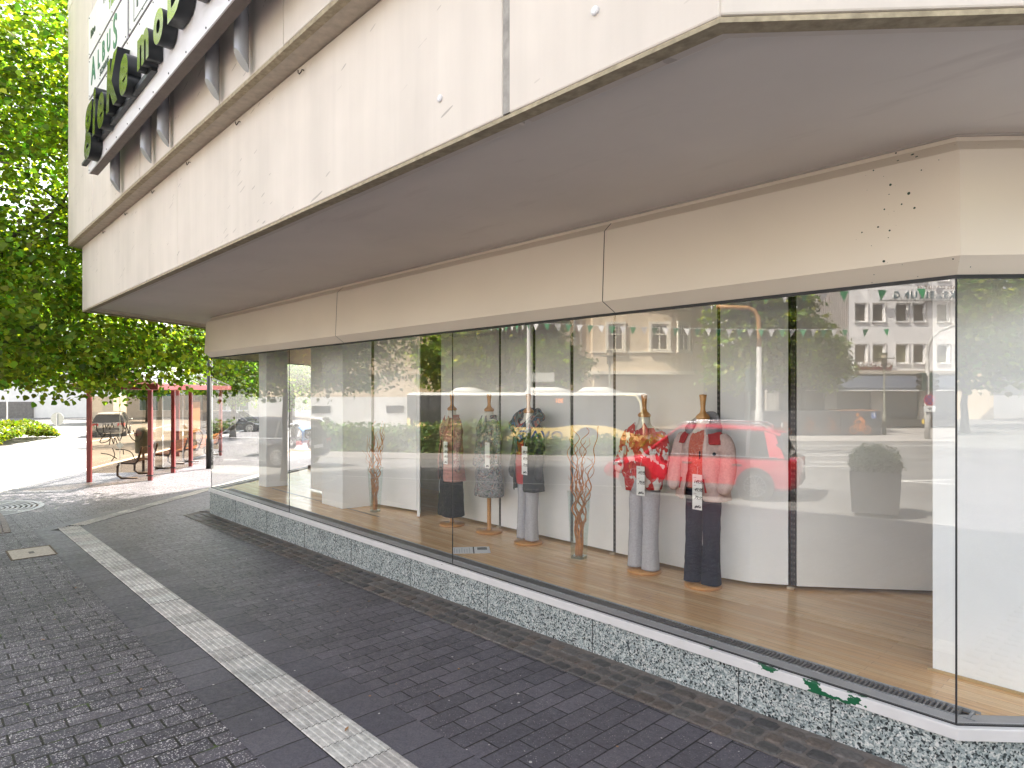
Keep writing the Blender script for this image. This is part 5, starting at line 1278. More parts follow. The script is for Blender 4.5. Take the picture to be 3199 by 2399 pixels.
# ---------------------------------------------------------------- the street opposite, seen mirrored in the glass
M_tyre = plain('tyre_rubber', (.018, .018, .018), .8)
M_rim = plain('alloy_rim', (.50, .50, .52), .28, .85)
M_cglass = plain('car_glass', (.008, .01, .011), .05, spec=.45)
M_chrome = plain('chrome_trim', (.70, .70, .72), .15, .9)
M_blackp = plain('black_plastic', (.02, .02, .022), .5)
M_lamp_r = plain('tail_lamp_red', (.40, .012, .012), .15, coat=.5)
M_lamp_w = plain('head_lamp_clear', (.55, .57, .60), .08, .3)
M_plate = plain('number_plate_white', (.75, .75, .74), .4)
def car(loc, rz, label, paint, L_=4.6, W=1.8, Hh=1.66, kind='suv', rails=True, group='cars on the roads', plate=True):
    """local +x is the front, wheels on z=0"""
    t = thing('parked_car' if kind == 'parked' else 'car', loc, label, 'car', rz, group)
    hl = L_ / 2; zb = .24; belt = .60 * Hh
    st = [(-hl, .42, belt * .80, .70), (-hl + .06, .34, belt * .96, .80), (-hl + .30, zb, belt * 1.0, .90), (-hl + 1.0, zb, belt * 1.01, .90), (-.2, zb, belt * .99, .90), (hl - 1.45, zb, belt * .965, .90), (hl - 1.15, zb, belt * .93, .89), (hl - .45, zb, belt * .80, .86), (hl - .12, .30, belt * .68, .78), (hl, .38, belt * .52, .66)]
    rings = []
    for x, z0, z1, hw in st:
        w_ = hw * W / 1.8; zm = z0 + (z1 - z0) * .55
        half = [(w_ * .86, z0), (w_ * .97, z0 + .08), (w_, zm), (w_ * .985, z0 + (z1 - z0) * .80), (w_ * .93, z1 - .03), (w_ * .84, z1)]
        ring_ = [(x, y, z) for y, z in half] + [(x, -y, z) for y, z in half[::-1]]
        rings.append(ring_)
    mb = MB(); mb.loft(rings); o = mb.build('body', paint, t, recalc=True, autosmooth=38)
    # greenhouse
    gs = [(-hl + .22, belt * .98, belt * .99, .74), (-hl + .42, belt * .98, Hh * .90, .66), (-hl + .75, belt * .98, Hh * .975, .64), (-.35, belt * .98, Hh, .645), (.35, belt * .98, Hh * .985, .64), (hl - 1.85, belt * .975, Hh * .93, .62), (hl - 1.12, belt * .93, belt * .94, .70)]
    def gring(x, z0, z1, hw, inset=0.0, grow=0.0):
        w_ = hw * W / 1.8; wb_ = .86 * W / 1.8
        u = max(0.0, min(1, (z1 - z0) / (Hh - belt)))
        half = [(wb_ - inset, z0), (wb_ - (wb_ - w_) * .55 * u - inset, z0 + (z1 - z0) * .55), (w_ + grow - inset, z0 + (z1 - z0) * .93), (w_ * .86 - inset, z1 + grow)]
        return [(x, y, z) for y, z in half] + [(x, -y, z) for y, z in half[::-1]]
    mb = MB(); mb.loft([gring(*g) for g in gs]); mb.build('windows', M_cglass, t, recalc=True, autosmooth=30)
    mb = MB(); rr = []
    for x, z0, z1, hw in gs[1:-1]:
        w_ = hw * W / 1.8 + .012; rr.append([(x, w_, z0 + (z1 - z0) * .90), (x, w_ * .9, z1 + .012), (x, 0, z1 + .026), (x, -w_ * .9, z1 + .012), (x, -w_, z0 + (z1 - z0) * .90), (x, 0, z0 + (z1 - z0) * .90)])
    mb.loft(rr); mb.build('roof', paint, t, recalc=True, autosmooth=50)
    def side(x, k):   # point on the greenhouse side
        for g0, g1 in zip(gs, gs[1:]):
            if g0[0] <= x <= g1[0]:
                u = (x - g0[0]) / (g1[0] - g0[0]); z0 = g0[1] + (g1[1] - g0[1]) * u; z1 = g0[2] + (g1[2] - g0[2]) * u; hw = (g0[3] + (g1[3] - g0[3]) * u) * W / 1.8; wb_ = .86 * W / 1.8
                return (wb_ - (wb_ - hw) * k + .012, z0 + (z1 - z0) * k * .95)
        return (.7, belt)
    for s in (-1, 1):
        for nm, xs in (('rear_pillar', (-hl + .42, -hl + .62)), ('door_pillar', (-.30, -.24)), ('door_pillar', (-1.28 if kind == 'suv' else -1.2, -1.20 if kind == 'suv' else -1.12))):
            mb = MB(); a0 = side(xs[0] - .12 if nm == 'rear_pillar' else xs[0], 0); b0 = side(xs[1] if nm != 'rear_pillar' else xs[1] - .02, 0); a1 = side(xs[0] + .10 if nm == 'rear_pillar' else xs[0], .95); b1 = side(xs[1] + (.14 if nm == 'rear_pillar' else 0), .95)
            mb.add([(xs[0] - (.12 if nm == 'rear_pillar' else 0), s * a0[0], a0[1]), (xs[1], s * b0[0], b0[1]), (xs[1] + (.14 if nm == 'rear_pillar' else 0), s * b1[0], b1[1]), (xs[0] + (.1 if nm == 'rear_pillar' else 0), s * a1[0], a1[1])], [(0, 1, 2, 3)])
            o = mb.build(nm, paint if nm == 'rear_pillar' else M_blackp, t); sm_ = o.modifiers.new('th', 'SOLIDIFY'); sm_.thickness = .012; sm_.offset = 0
        mb = MB(); pts = [(hl - 1.14, side(hl - 1.3, 0)[0] * s, belt * .945)] + [(x, s * side(x, .95)[0], side(x, .95)[1] + .02) for x in (hl - 1.85, .35)]
        mb.tube(pts, .032, 8); mb.build('front_pillar', paint, t)
        mb = MB(); mb.tube([(x, s * (side(x, 0)[0] + .012), belt * .99) for x in np.linspace(-hl + .45, hl - 1.3, 9)], .011, 6); mb.build('window_trim', M_chrome, t)
        if rails:
            mb = MB(); mb.smooth = True; mb.tube([(x, s * .60 * W / 1.8, z) for x, z in ((-hl + .70, Hh * .975), (-hl + .85, Hh + .055), (-.6, Hh + .075), (.25, Hh + .06), (.45, Hh * .985))], .018, 8); mb.build('roof_rail', M_chrome, t)
        mb = MB(); mb.smooth = True; mb.loft([ellipse_ring(hl - 1.55, s * (.98 * W / 2 + .10), belt * .98 + z, r1, r2, 14) for z, r1, r2 in ((0, .05, .06), (.04, .09, .10), (.12, .09, .10), (.16, .05, .06))]); mb.build('mirror', M_blackp if kind == 'suv' else paint, t)
        for xh in (-1.12, .02):
            mb = MB(); mb.beam((xh, s * (.985 * W / 2 + .005), belt * .80), (xh + .22, s * (.985 * W / 2 + .005), belt * .80), .03, .035); mb.build('handle', M_chrome if kind == 'suv' else paint, t)
        mb = MB()
        for xd in (-1.22, -.27, hl - 1.25): mb.beam((xd, s * (W / 2 + .002), .42), (xd, s * (W / 2 * .975), belt * .93), .008, .006)
        mb.build('door_gap', M_blackp, t)
        mb = MB(); mb.beam((-hl + .95, s * (W / 2 * .95), .30), (hl - .95, s * (W / 2 * .95), .30), .05, .11); mb.build('side_skirt', M_chrome if rails else M_blackp, t)
        mb = MB(); mb.smooth = True; mb.loft([[(hl - .62 + u, s * w_ * W / 1.8, z) for u, w_, z in q] for q in ([(0, .865, belt * .70), (.30, .80, belt * .62), (.48, .62, belt * .57)], [(0, .855, belt * .78), (.28, .79, belt * .71), (.46, .60, belt * .64)])], cap=False, closed=False); o = mb.build('headlight', M_lamp_w, t); sm_ = o.modifiers.new('th', 'SOLIDIFY'); sm_.thickness = .05; sm_.offset = 0
        mb = MB(); mb.prism([(-hl - .01, s * .50 * W / 1.8), (-hl + .16, s * .50 * W / 1.8), (-hl + .34, s * .89 * W / 1.8), (-hl + .05, s * .83 * W / 1.8)], belt * .74, belt * .93); mb.build('tail_light', M_lamp_r, t, recalc=True)
        for xw in (-hl + .93, hl - .92):
            w_ = W / 2; mb = MB(); mb.smooth = False; mb.disc((xw, s * (w_ - .10), .36), .415, (0, 1, 0), .215, 32); mb.build('wheel_arch', M_blackp, t)
            mb = MB(); mb.smooth = True; rp = [(.20, -.11), (.30, -.115), (.345, -.09), (.35, 0), (.345, .09), (.30, .115), (.20, .11)]; yc = s * (w_ - .095)
            mb.loft([[(xw + r_ * math.cos(a), yc + y, .35 + r_ * math.sin(a)) for r_, y in rp] for a in [2 * math.pi * i / 32 for i in range(33)]], cap=False); wh = mb.build('wheel', M_tyre, t, recalc=True)
            mb = MB(); yo = s * (w_ + .012)
            for i in range(16):
                a = 2 * math.pi * i / 16; mb.beam((xw + .05 * math.cos(a), yo, .35 + .05 * math.sin(a)), (xw + .23 * math.cos(a), yo, .35 + .23 * math.sin(a)), .03, .024)
            mb.tube([(xw + .236 * math.cos(2 * math.pi * i / 32), yo, .35 + .236 * math.sin(2 * math.pi * i / 32)) for i in range(33)], .016, 6, cap=False); mb.disc((xw, yo, .35), .06, (0, 1, 0), .03, 14); mb.build('rim', M_rim, wh)
    mb = MB(); mb.bb((hl - .06, -.55, .38), (hl + .012, .55, .58)); mb.bb((-hl - .012, -.62, .40), (-hl + .06, .62, .56)); mb.build('bumper', M_blackp, t)
    if plate:
        mb = MB(); mb.bb((-hl - .022, -.26, .62), (-hl - .010, .26, .73)); mb.build('number_plate', M_plate, t)
    mb = MB(); mb.beam((-hl + .30, 0, Hh * .93), (-hl + .58, 0, Hh * .955), 1.15, .04); mb.build('spoiler', paint, t)
    return t
def paint(name, c, metal=.2): return plain(name, c, .25, metal, .04, 2, coat=1.0)
P_red = paint('bright_red_paint', (.46, .012, .032), .05); P_dark = paint('dark_grey_paint', (.035, .036, .042), .4); P_whitec = paint('white_car_paint', (.74, .75, .76), 0.0); P_silver = paint('silver_paint', (.36, .37, .38), .6)
def on_road(x, y): return (x, y, GR(x, y))
hd = math.atan2(.316, -.949)
car((-8.72, -6.45, GR(-8, -6) - .0), hd, 'bright red SUV with silver roof rails passing on the near lane', P_red, 4.68, 1.82, 1.70, 'suv')
car((-22.2, -.75, GR(-21, -1)), math.atan2(.50, -.866), 'dark grey SUV with roof spoiler and white number plate leaving on the near lane', P_dark, 4.5, 1.84, 1.62, 'suv', False)
car((-30.6, -7.0, GR(-30, -7)), math.atan2(-.73, .68), 'white hatchback on the far lane behind the long hedge', P_whitec, 4.35, 1.78, 1.50, 'hatch', False)
car((-47.5, 9.5, GR(-45, 9)), math.atan2(.3, -.95), 'silver hatchback seen through the bus shelter glass', P_silver, 4.3, 1.78, 1.5, 'hatch', False)
car((-44.5, 16.0, GR(-45, 16)), math.atan2(.73, .68), 'black estate car parked before the teal shop windows', paint('black_paint', (.012, .013, .015), .3), 4.6, 1.8, 1.48, 'parked', False)
# white van at the right
def van(loc, rz, label):
    t = thing('van', loc, label, 'van', rz)
    st = [(-2.5, .35, 1.95, .86), (-2.4, .28, 2.02, .92), (.6, .28, 2.02, .92), (1.25, .28, 1.90, .88), (1.75, .28, 1.20, .90), (2.35, .30, 1.0, .84), (2.45, .4, .8, .74)]
    mb = MB(); mb.loft([[(x, w_ * k, z) for k, z in ((.94, z0), (1, z0 + (z1 - z0) * .5), (.93, z1 - .12), (.80, z1))] + [(x, -w_ * k, z) for k, z in ((.80, z1), (.93, z1 - .12), (1, z0 + (z1 - z0) * .5), (.94, z0))] for x, z0, z1, w_ in st]); mb.build('body', P_whitec, t, recalc=True, autosmooth=35)
    for s in (-1, 1):
        mb = MB(); mb.add([(.2, s * .925, 1.22), (1.35, s * .915, 1.22), (1.05, s * .88, 1.78), (.25, s * .885, 1.80)], [(0, 1, 2, 3)]); o = mb.build('side_window', M_cglass, t); q = o.modifiers.new('th', 'SOLIDIFY'); q.thickness = .02; q.offset = 0
        for xw in (-1.5, 1.5):
            mb = MB(); mb.disc((xw, s * .86, .33), .33, (0, 1, 0), .2, 24); wh = mb.build('wheel', M_tyre, t)
            mb = MB(); mb.disc((xw, s * .965, .33), .2, (0, 1, 0), .02, 20); mb.build('rim', M_rim, wh)
        mb = MB(); mb.bb((2.25, s * .55 - .15, .78), (2.43, s * .55 + .15, .92)); mb.build('headlight', M_lamp_w, t)
    mb = MB(); mb.add([(1.28, -.72, 1.80), (1.28, .72, 1.80), (1.74, .80, 1.24), (1.74, -.80, 1.24)], [(0, 1, 2, 3)]); o = mb.build('windscreen', M_cglass, t); q = o.modifiers.new('th', 'SOLIDIFY'); q.thickness = .04; q.offset = 0
    return t
van((13.5, -7.6, GR(13, -8)), R(150), 'white van mirrored in the corner pane in front of the trees')

# ---- bus
def bus(loc, rz, label):
    t = thing('city_bus', loc, label, 'bus', rz); L_ = 12.6; hl = L_ / 2; W = 2.5
    M_yel = plain('cream_yellow_paint', (.66, .50, .20), .3, sc=2, var=.05, coat=.6); M_dk = plain('dark_bus_glass', (.055, .056, .055), .06, spec=.8); M_roof = plain('pale_roof', (.58, .57, .53), .5)
    def ring(x, z0, z1, k=1.0): 
        w_ = W / 2 * k; return [(x, w_, z0), (x, w_, z1), (x, -w_, z1), (x, -w_, z0)]
    # lower body with the wavy belt line
    mb = MB(); xs = np.linspace(-hl, hl, 43); rr = []
    for x in xs:
        zt = 1.12 + .10 * max(0, (x + hl) / L_ - .0) * 0 + .16 * math.exp(-((x - 3.55) / 1.3) ** 4) + .14 * math.exp(-((x + 2.6) / 1.5) ** 4) + (.28 * max(0, (-x - 4.9)) if x < -4.9 else 0) - (.22 * max(0, x - 4.9))
        rr.append(ring(x, .28, zt, 1.0 - .05 * max(0, abs(x) - hl + .4) / .4))
    mb.loft(rr); mb.build('lower_body', M_yel, t, recalc=True)
    mb = MB(); mb.loft([ring(x, .9, 2.72, k) for x, k in ((-hl + .01, .94), (-hl + .3, .992), (hl - .45, .992), (hl - .12, .95))]); mb.build('window_band', M_dk, t, recalc=True)
    mb = MB(); rr = []
    for x, z, k in ((-hl, 2.70, .93), (-hl + .3, 2.74, 1.0), (hl - 1.6, 2.74, 1.0), (hl - .35, 2.72, .97), (hl - .06, 2.60, .92)):
        rr.append([(x, W / 2 * k, z - .03), (x, W / 2 * k * .98, z + .06), (x, W / 2 * k * .8, z + .12), (x, -W / 2 * k * .8, z + .12), (x, -W / 2 * k * .98, z + .06), (x, -W / 2 * k, z - .03)])
    mb.loft(rr); mb.build('roof', M_roof, t, recalc=True, autosmooth=40)
    for s in (-1, 1):
        mb = MB(); mb.smooth = True; mb.tube([(hl - 1.2, s * W / 2 * .985, 2.76), (hl - .45, s * W / 2 * .985, 2.72), (hl - .2, s * W / 2 * .97, 2.4), (hl - .05, s * W / 2 * .96, 1.2), (hl - .02, s * W / 2 * .95, .6)], .06, 8); mb.build('front_frame', plain('cream_frame', (.70, .64, .42), .35) if s < 0 else bpy.data.materials['cream_frame'], t)
    for x0, x1 in ((.2, 2.4), (2.9, 4.9), (-3.9, -2.4)):
        mb = MB(); mb.smooth = True; mb.loft([[(x, y * 1.0, z) for y, z in ((.95, 2.84), (.85, 2.84 + h), (.0, 2.86 + h * 1.05), (-.85, 2.84 + h), (-.95, 2.84))] for x, h in ((x0, .04), (x0 + .35, .26), (x1 - .7, .26), (x1, .04))]); mb.build('roof_pod', M_roof, t, recalc=True)
    for xw in (3.55, -2.6):
        for s in (-1, 1):
            mb = MB(); mb.disc((xw, s * (W / 2 - .12), .52), .66, (0, 1, 0), .27, 32); mb.build('wheel_arch', plain('arch_dark', (.05, .05, .05), .7) if (xw > 0 and s < 0) else bpy.data.materials['arch_dark'], t)
            mb = MB(); mb.disc((xw, s * (W / 2 - .10), .48), .48, (0, 1, 0), .26, 32); wh = mb.build('wheel', M_tyre, t)
            mb = MB(); mb.disc((xw, s * (W / 2 + .035), .48), .30, (0, 1, 0), .02, 24); mb.disc((xw, s * (W / 2 + .05), .48), .12, (0, 1, 0), .03, 16); mb.build('hub', M_rim, wh)
    for s, rot in ((-1, (R(90), 0, 0)), (1, (R(90), 0, math.pi))):
        lettering('livery_letters', 'OVAG', .62, plain('livery_blue', (.02, .07, .22), .4) if s < 0 else bpy.data.materials['livery_blue'], t, (1.2 if s > 0 else 1.2, s * (W / 2 + .004), .72), rot, .003, .004, 0, 1.1, sx=1.25)
        led = N('led_orange_' + ('near' if s < 0 else 'far')); led.done((.1, .03, .01), .5, emit=(1.0, .32, .10), estr=1.6)
        lettering('route_number', '301', .30, led.m, t, (2.15, s * (W / 2 * .992 + .006), 2.44), rot, .002, .002, 0, 1.0)
        mb = MB()
        for x in (-5.0, -3.6, -2.0, -.5, .9, 2.9, 4.4): mb.bb((x - .02, s * (W / 2 * .992) - .004, 1.3), (x + .02, s * (W / 2 * .992) + .004, 2.7))
        mb.build('pane_joint', M_gasket, t)
        mb = MB(); mb.bb((-hl + .0, s * .80 - .09, 1.2), (-hl - .03, s * .80 + .09, 2.0)); mb.build('tail_light', M_lamp_r, t)
    # seats and poles showing through the glass
    mb = MB(); mb.bb((-hl + .2, -.02, 1.35), (-.4, .0, 1.37)); 
    return t
bdir = Vector((-18.29 + 30.17, -18.44 + 12.28)).normalized(); bc = Vector((-18.29 - 30.17, -18.44 - 12.28)) / 2
bus((bc.x, bc.y, GR(bc.x, bc.y) - .18), math.atan2(bdir.y, bdir.x), 'cream yellow city bus with dark windows and blue lettering behind the hedge')

# ---- hedge on the median
HA, HB = Vector((-33.0, 1.4)), Vector((-11.2, -14.0)); hd_ = (HB - HA).normalized(); hn = Vector((hd_.y, -hd_.x))
if hn.y > 0: hn = -hn
mpoly = [tuple(HA), tuple(HB), tuple(HB + hd_ * 1.2 + hn * .7), tuple(HB + hd_ * .9 + hn * 2.0), tuple(HB + hn * 2.6), tuple(HA + hn * 2.6)]
mb = MB(); mb.prism(mpoly, lambda x, y: GR(x, y) - .1, lambda x, y: GR(x, y) + .12); o = mb.build('median', M_kerb, recalc=True); o['kind'] = 'structure'
mb = MB(); mb.prism([tuple(Vector(p) * 1.0) for p in [HA + hn * .15, HB + hn * .15, HB + hd_ * .9 + hn * .8, HB + hd_ * .7 + hn * 1.9, HB + hn * 2.45, HA + hn * 2.45]], lambda x, y: GR(x, y) + .0, lambda x, y: GR(x, y) + .124); o = mb.build('soil', M_soil, recalc=True); o['kind'] = 'structure'
def hedge():
    Ls = (HB - HA).length; n = 26000; s_ = rng.uniform(0, Ls + .5, n); w_ = rng.uniform(0, 1, n); face = rng.uniform(0, 1, n)
    hgt = 1.0 + .05 * np.sin(s_ * .9) + .05 * np.sin(s_ * 2.7 + 1) + np.where((s_ > 14.8) & (s_ < 17.6), .12, 0) + np.where(s_ > 17.6, -.42 - .22 * (s_ - 17.6) / 8, 0)
    side = face < .45; off_ = np.where(side, rng.uniform(.18, .42, n), rng.uniform(.2, 2.3, n)); z = np.where(side, rng.uniform(.05, 1, n) * hgt, hgt * rng.uniform(.8, 1.04, n))
    spike = rng.uniform(0, 1, n) < .05; z = np.where(spike, hgt + rng.uniform(0, .3, n), z)
    x = HA.x + hd_.x * s_ + hn.x * off_; y = HA.y + hd_.y * s_ + hn.y * off_
    g_ = np.array([GR(a, b) for a, b in zip(x, y)]) + .12
    t = thing('hedge', (HA.x, HA.y, 0), 'long clipped green hedge on the median between the lanes', 'hedge')
    P = np.column_stack([x - HA.x, y - HA.y, z + g_]); nr = np.where(side[:, None], np.array([-hn.x, -hn.y, .4]), np.array([0, 0, 1.0]))
    leaf_mesh('foliage', P, nr, .135, M_hleaf, (.085, .135, .025), .38, t, .0)
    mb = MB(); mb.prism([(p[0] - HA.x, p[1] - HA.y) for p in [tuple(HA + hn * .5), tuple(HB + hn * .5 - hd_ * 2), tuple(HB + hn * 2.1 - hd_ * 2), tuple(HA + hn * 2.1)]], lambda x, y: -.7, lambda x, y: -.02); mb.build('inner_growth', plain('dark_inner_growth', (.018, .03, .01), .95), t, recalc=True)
hedge()

# ---- poles, lamps, signals
M_conc = plain('weathered_pole_grey', (.40, .39, .37), .6, sc=3, var=.2)
M_olivep = plain('olive_pole', (.15, .145, .105), .5, .1)
M_orangep = plain('orange_lit_paint', (.42, .22, .07), .5)  # orange light on the bent lamp top, put into its base colour
def lantern(loc, h, label):
    t = thing('street_lamp', (loc[0], loc[1], GR(*loc)), label, 'street lamp', 0, 'street lamps with flat hats')
    mb = MB(); mb.smooth = True; mb.tube([(0, 0, -.1), (0, 0, 1.25), (0, 0, 1.27), (0, 0, h - .9)], [.10, .10, .055, .05], 12); mb.build('pole', M_olivep, t)
    mb = MB(); mb.smooth = True; mb.lathe([(.05, h - .95), (.07, h - .85), (.17, h - .70), (.18, h - .62)], n=16); mb.build('cup', M_olivep, t)
    mb = MB(); mb.lathe([(.15, h - .62), (.15, h - .12)], n=16); mb.build('glass', plain('lantern_glass', (.40, .34, .26), .2), t)
    mb = MB(); mb.lathe([(.0, h - .36), (.55, h - .34), (.55, h - .31), (.0, h - .29)], n=28); mb.lathe([(.0, h - .12), (.17, h - .11), (.17, h), (.0, h)], n=16); mb.build('hat', M_olivep, t)
    return t
lantern((-13.11, -34.0), 4.85, 'slim street lamp with a flat round hat in front of the white newspaper building')
lantern((-22.68, -20.33), 5.0, 'slim street lamp with a flat round hat in front of the cream bay building')
def signal_head(t, c, rz, n=3, back=False):
    mb = MB(); mb.box((c[0], c[1], c[2]), (.30, .22, .95), rz); o = mb.build('signal_head', plain('signal_green', (.025, .06, .05), .5) if 'signal_green' not in bpy.data.materials else bpy.data.materials['signal_green'], t); bevel(o, .03)
    d = Vector((-math.sin(rz), math.cos(rz), 0))
    for k in range(3):
        p = Vector(c) + Vector((0, 0, .30 - .3 * k)); mb = MB(); mb.tube([tuple(p + d * .10), tuple(p + d * .30)], [.115, .12], 14, cap=False); q = mb.build('visor', M_blackp, o); sm_ = q.modifiers.new('th', 'SOLIDIFY'); sm_.thickness = .012
        mb = MB(); mb.disc(tuple(p + d * .115), .10, d, .012, 18); mb.build('lens', plain('signal_lens_%s' % 'rag'[k], [(.10, .01, .01), (.11, .07, .01), (.01, .08, .04)][k], .2) if ('signal_lens_%s' % 'rag'[k]) not in bpy.data.materials else bpy.data.materials['signal_lens_%s' % 'rag'[k]], o)
sp = thing('signal_mast', (-10.26, -31.53, GR(-10, -31)), 'grey traffic signal mast with a curved arm and a no stopping sign', 'traffic light')
mb = MB(); mb.smooth = True; Rr = Vector((.68, -.73, 0))
pts = [(0, 0, -.1), (0, 0, 1.9), (0, 0, 1.92), (0, 0, 4.1), (0, 0, 4.11), (0, 0, 4.5)] + [tuple(Rr * x + Vector((0, 0, z))) for x, z in ((.06, 4.95), (.25, 5.4), (.65, 5.75), (1.3, 6.0), (2.6, 6.4), (3.8, 6.7))]
mb.tube(pts, [.14, .14, .10, .10, .085, .08] + [.075] * 6, 14); mb.build('mast', M_conc, sp)
signal_head(sp, (-.17, .20, 3.05), R(45)); signal_head(sp, (.22, -.10, 3.05), R(-60))
mb = MB(); vd = Vector((.73, .68, 0)); c = vd * .17 + Vector((0, 0, 2.08)); mb.disc(tuple(c), .30, vd, .012, 32); sg = mb.build('no_stopping_sign', plain('sign_blue', (.03, .05, .25), .4), sp)
def ringon(mb, c, r0, r1, ax, n=32):
    a = Vector(ax).normalized(); u = a.cross(Vector((0, 0, 1))).normalized(); v = Vector((0, 0, 1)); q = []
    for i in range(n + 1):
        th = 2 * math.pi * i / n; e = u * math.cos(th) + v * math.sin(th); q.append((tuple(Vector(c) + e * r0), tuple(Vector(c) + e * r1)))
    for (a0, a1), (b0, b1) in zip(q, q[1:]): mb.poly([a0, b0, b1, a1])
M_sred = plain('sign_red', (.50, .02, .03), .4)
mb = MB(); ringon(mb, c + vd * .009, .235, .30, vd); u = vd.cross(Vector((0, 0, 1))).normalized()
for s in (-1, 1):
    a = c + vd * .009 + (u * s + Vector((0, 0, 1))) * .17; b = c + vd * .009 - (u * s + Vector((0, 0, 1))) * .17; w_ = (u * -s + Vector((0, 0, 1))) * .027; mb.poly([tuple(a + w_), tuple(b + w_), tuple(b - w_), tuple(a - w_)])
mb.build('red_ring', M_sred, sg)
mb = MB(); c2 = vd * .17 + Vector((0, 0, 1.62)); mb.box(tuple(c2), (.012, .62, .32), math.atan2(vd.y, vd.x)); pl = mb.build('supplementary_plate', M_plate, sp)
lettering('arrow', '<>', .24, M_ink, pl, tuple(c2 + vd * .01), (R(90), 0, math.atan2(vd.y, vd.x) + R(90)), .002, .004, 0, .7)
mb = MB(); mb.bb((-.24, -.02, .82), (-.12, .1, 1.05)); mb.build('push_button', plain('yellow_button', (.55, .36, .03), .4), sp)
op_ = thing('street_light', (-12.31, -16.8, GR(-12, -16)), 'tall grey street light whose bent top is coloured as lit orange, behind the red SUV', 'street light')
mb = MB(); mb.smooth = True; mb.tube([(0, 0, -.1), (0, 0, 1.75), (0, 0, 1.78), (0, 0, 2.9), (0, 0, 2.92), (0, 0, 4.35)], [.17, .165, .125, .12, .105, .10], 16); mb.build('mast', M_conc, op_)
mb = MB(); mb.smooth = True; mb.tube([(0, 0, 4.352)] + [tuple(Vector((-.68, .73, 0)) * x + Vector((0, 0, z))) for x, z in ((.0, 5.0), (.03, 5.5), (.18, 5.78), (.45, 5.90), (1.0, 5.92), (1.7, 5.95))], .088, 14); mb.build('bent_top', M_orangep, op_)
gs_ = thing('signal_mast', (-13.12, -17.6, GR(-13, -17)), 'dark green traffic signal seen from behind, left of the grey street light', 'traffic light')
mb = MB(); mb.smooth = True; mb.tube([(0, 0, -.1), (0, 0, 3.6)], .07, 12); mb.build('mast', plain('dark_mast', (.04, .05, .045), .5), gs_)
signal_head(gs_, (.0, -.05, 3.05), R(130))
pm = thing('sign_post', (-19.3, -10.75, GR(-19, -10)), 'grey post with a small direction board rising from the hedge in front of the bus', 'sign post')
mb = MB(); mb.smooth = True; mb.tube([(0, 0, -.1), (0, 0, 1.7), (0, 0, 1.72), (0, 0, 7.0)], [.11, .11, .08, .07], 14); mb.build('post', M_conc, pm)
mb = MB(); mb.box((.36, -.39, 3.25), (1.05, .03, .38), math.atan2(-.73, .68)); mb.build('board', plain('board_grey', (.50, .50, .46), .5), pm)

# ---- planter box in the shade of the overhang
pl_ = thing('shrub_planter', (-4.55, -5.95, G(-4.55, -5.95)), 'dark square planter with a clipped evergreen shrub on the pavement edge', 'planter', R(-18))
mb = MB(); mb.loft([[(s * a, q * b, z) for s, q in ((-1, -1), (1, -1), (1, 1), (-1, 1))] for a, b, z in ((.40, .40, .0), (.44, .44, .80), (.39, .39, .80), (.38, .38, .70))]); o = mb.build('box', plain('anthracite_planter', (.045, .045, .048), .6), pl_, recalc=True)
P, Nn = crown_points([(0, 0, .98, .40, .40, .30), (0, 0, .90, .42, .42, .18)], 330, 10, .05, .5, lambda P: P[:, 2] > .70)
sp_ = rng.normal(size=(900, 3)); sp_ /= np.linalg.norm(sp_, axis=1)[:, None]; sp_[:, 2] = np.abs(sp_[:, 2]); P2 = np.array([0, 0, .86]) + sp_ * np.array([.44, .44, .42]) * rng.uniform(.7, 1.16, (900, 1))
leaf_mesh('shrub', np.concatenate([P, P2]), np.concatenate([Nn, sp_]), .055, M_hleaf, (.022, .04, .014), .3, pl_, -.9)

# ---- the white newspaper building
NA, NB = Vector((-20.6, -37.25)), Vector((-8.5, -50.3)); nd = (NB - NA).normalized(); nn_ = Vector((-nd.y, nd.x))
if nn_.dot(Vector((0.7, 0.7))) < 0: nn_ = -nn_
nb = thing('office_building', (NA.x, NA.y, -.5), 'white newspaper building with two rows of square windows and a blue awning', 'building')
def wl(s_, out, z): p = nd * s_ + nn_ * out; return (p.x, p.y, z + .5)
def wbox(s0, s1, o0, o1, z0, z1, mb):
    q = [wl(s0, o0, 0), wl(s1, o0, 0), wl(s1, o1, 0), wl(s0, o1, 0)]; mb.prism([(a, b) for a, b, _ in q], z0 + .5, z1 + .5)
NL = 19.0; nang = math.atan2(nd.y, nd.x)
M_wr = plain('white_plaster', (.78, .76, .75), .85, sc=1.2, var=.06, bumpy=.1)
# wall with real window openings
cols = [(5.05, 5.95), (6.30, 7.20), (7.95, 8.85), (9.18, 10.08), (10.85, 11.75), (12.1, 13.0), (13.8, 14.7), (15.05, 15.95)]
rows = [(4.05, 5.45), (7.0, 8.35), (9.9, 11.2)]
mb = MB(); zz = [3.55]; 
for a, b in rows:
    wbox(4.6, NL, -.35, 0, zz[-1], a, mb)
    prev = 4.6
    for c0, c1 in cols: wbox(prev, c0, -.35, 0, a, b, mb); prev = c1
    wbox(prev, NL, -.35, 0, a, b, mb); zz.append(b)
wbox(4.6, NL, -.35, 0, zz[-1], 12.8, mb); wbox(-1.2, 1.35, -.35, .06, 3.55, 12.8, mb); wbox(-1.2, NL, -12, -.36, 3.55, 12.7, mb); mb.build('wall', M_wr, nb, recalc=True)
mb = MB(); s_ = 1.36
while s_ < 4.58: wbox(s_, s_ + .075, -.3, .03, 3.55, 12.8, mb); s_ += .135
wbox(1.35, 4.6, -.35, -.08, 3.55, 12.8, mb); mb.build('ribbed_cladding', plain('ribbed_cladding_beige', (.56, .50, .46), .7, sc=3, var=.12), nb, recalc=True)
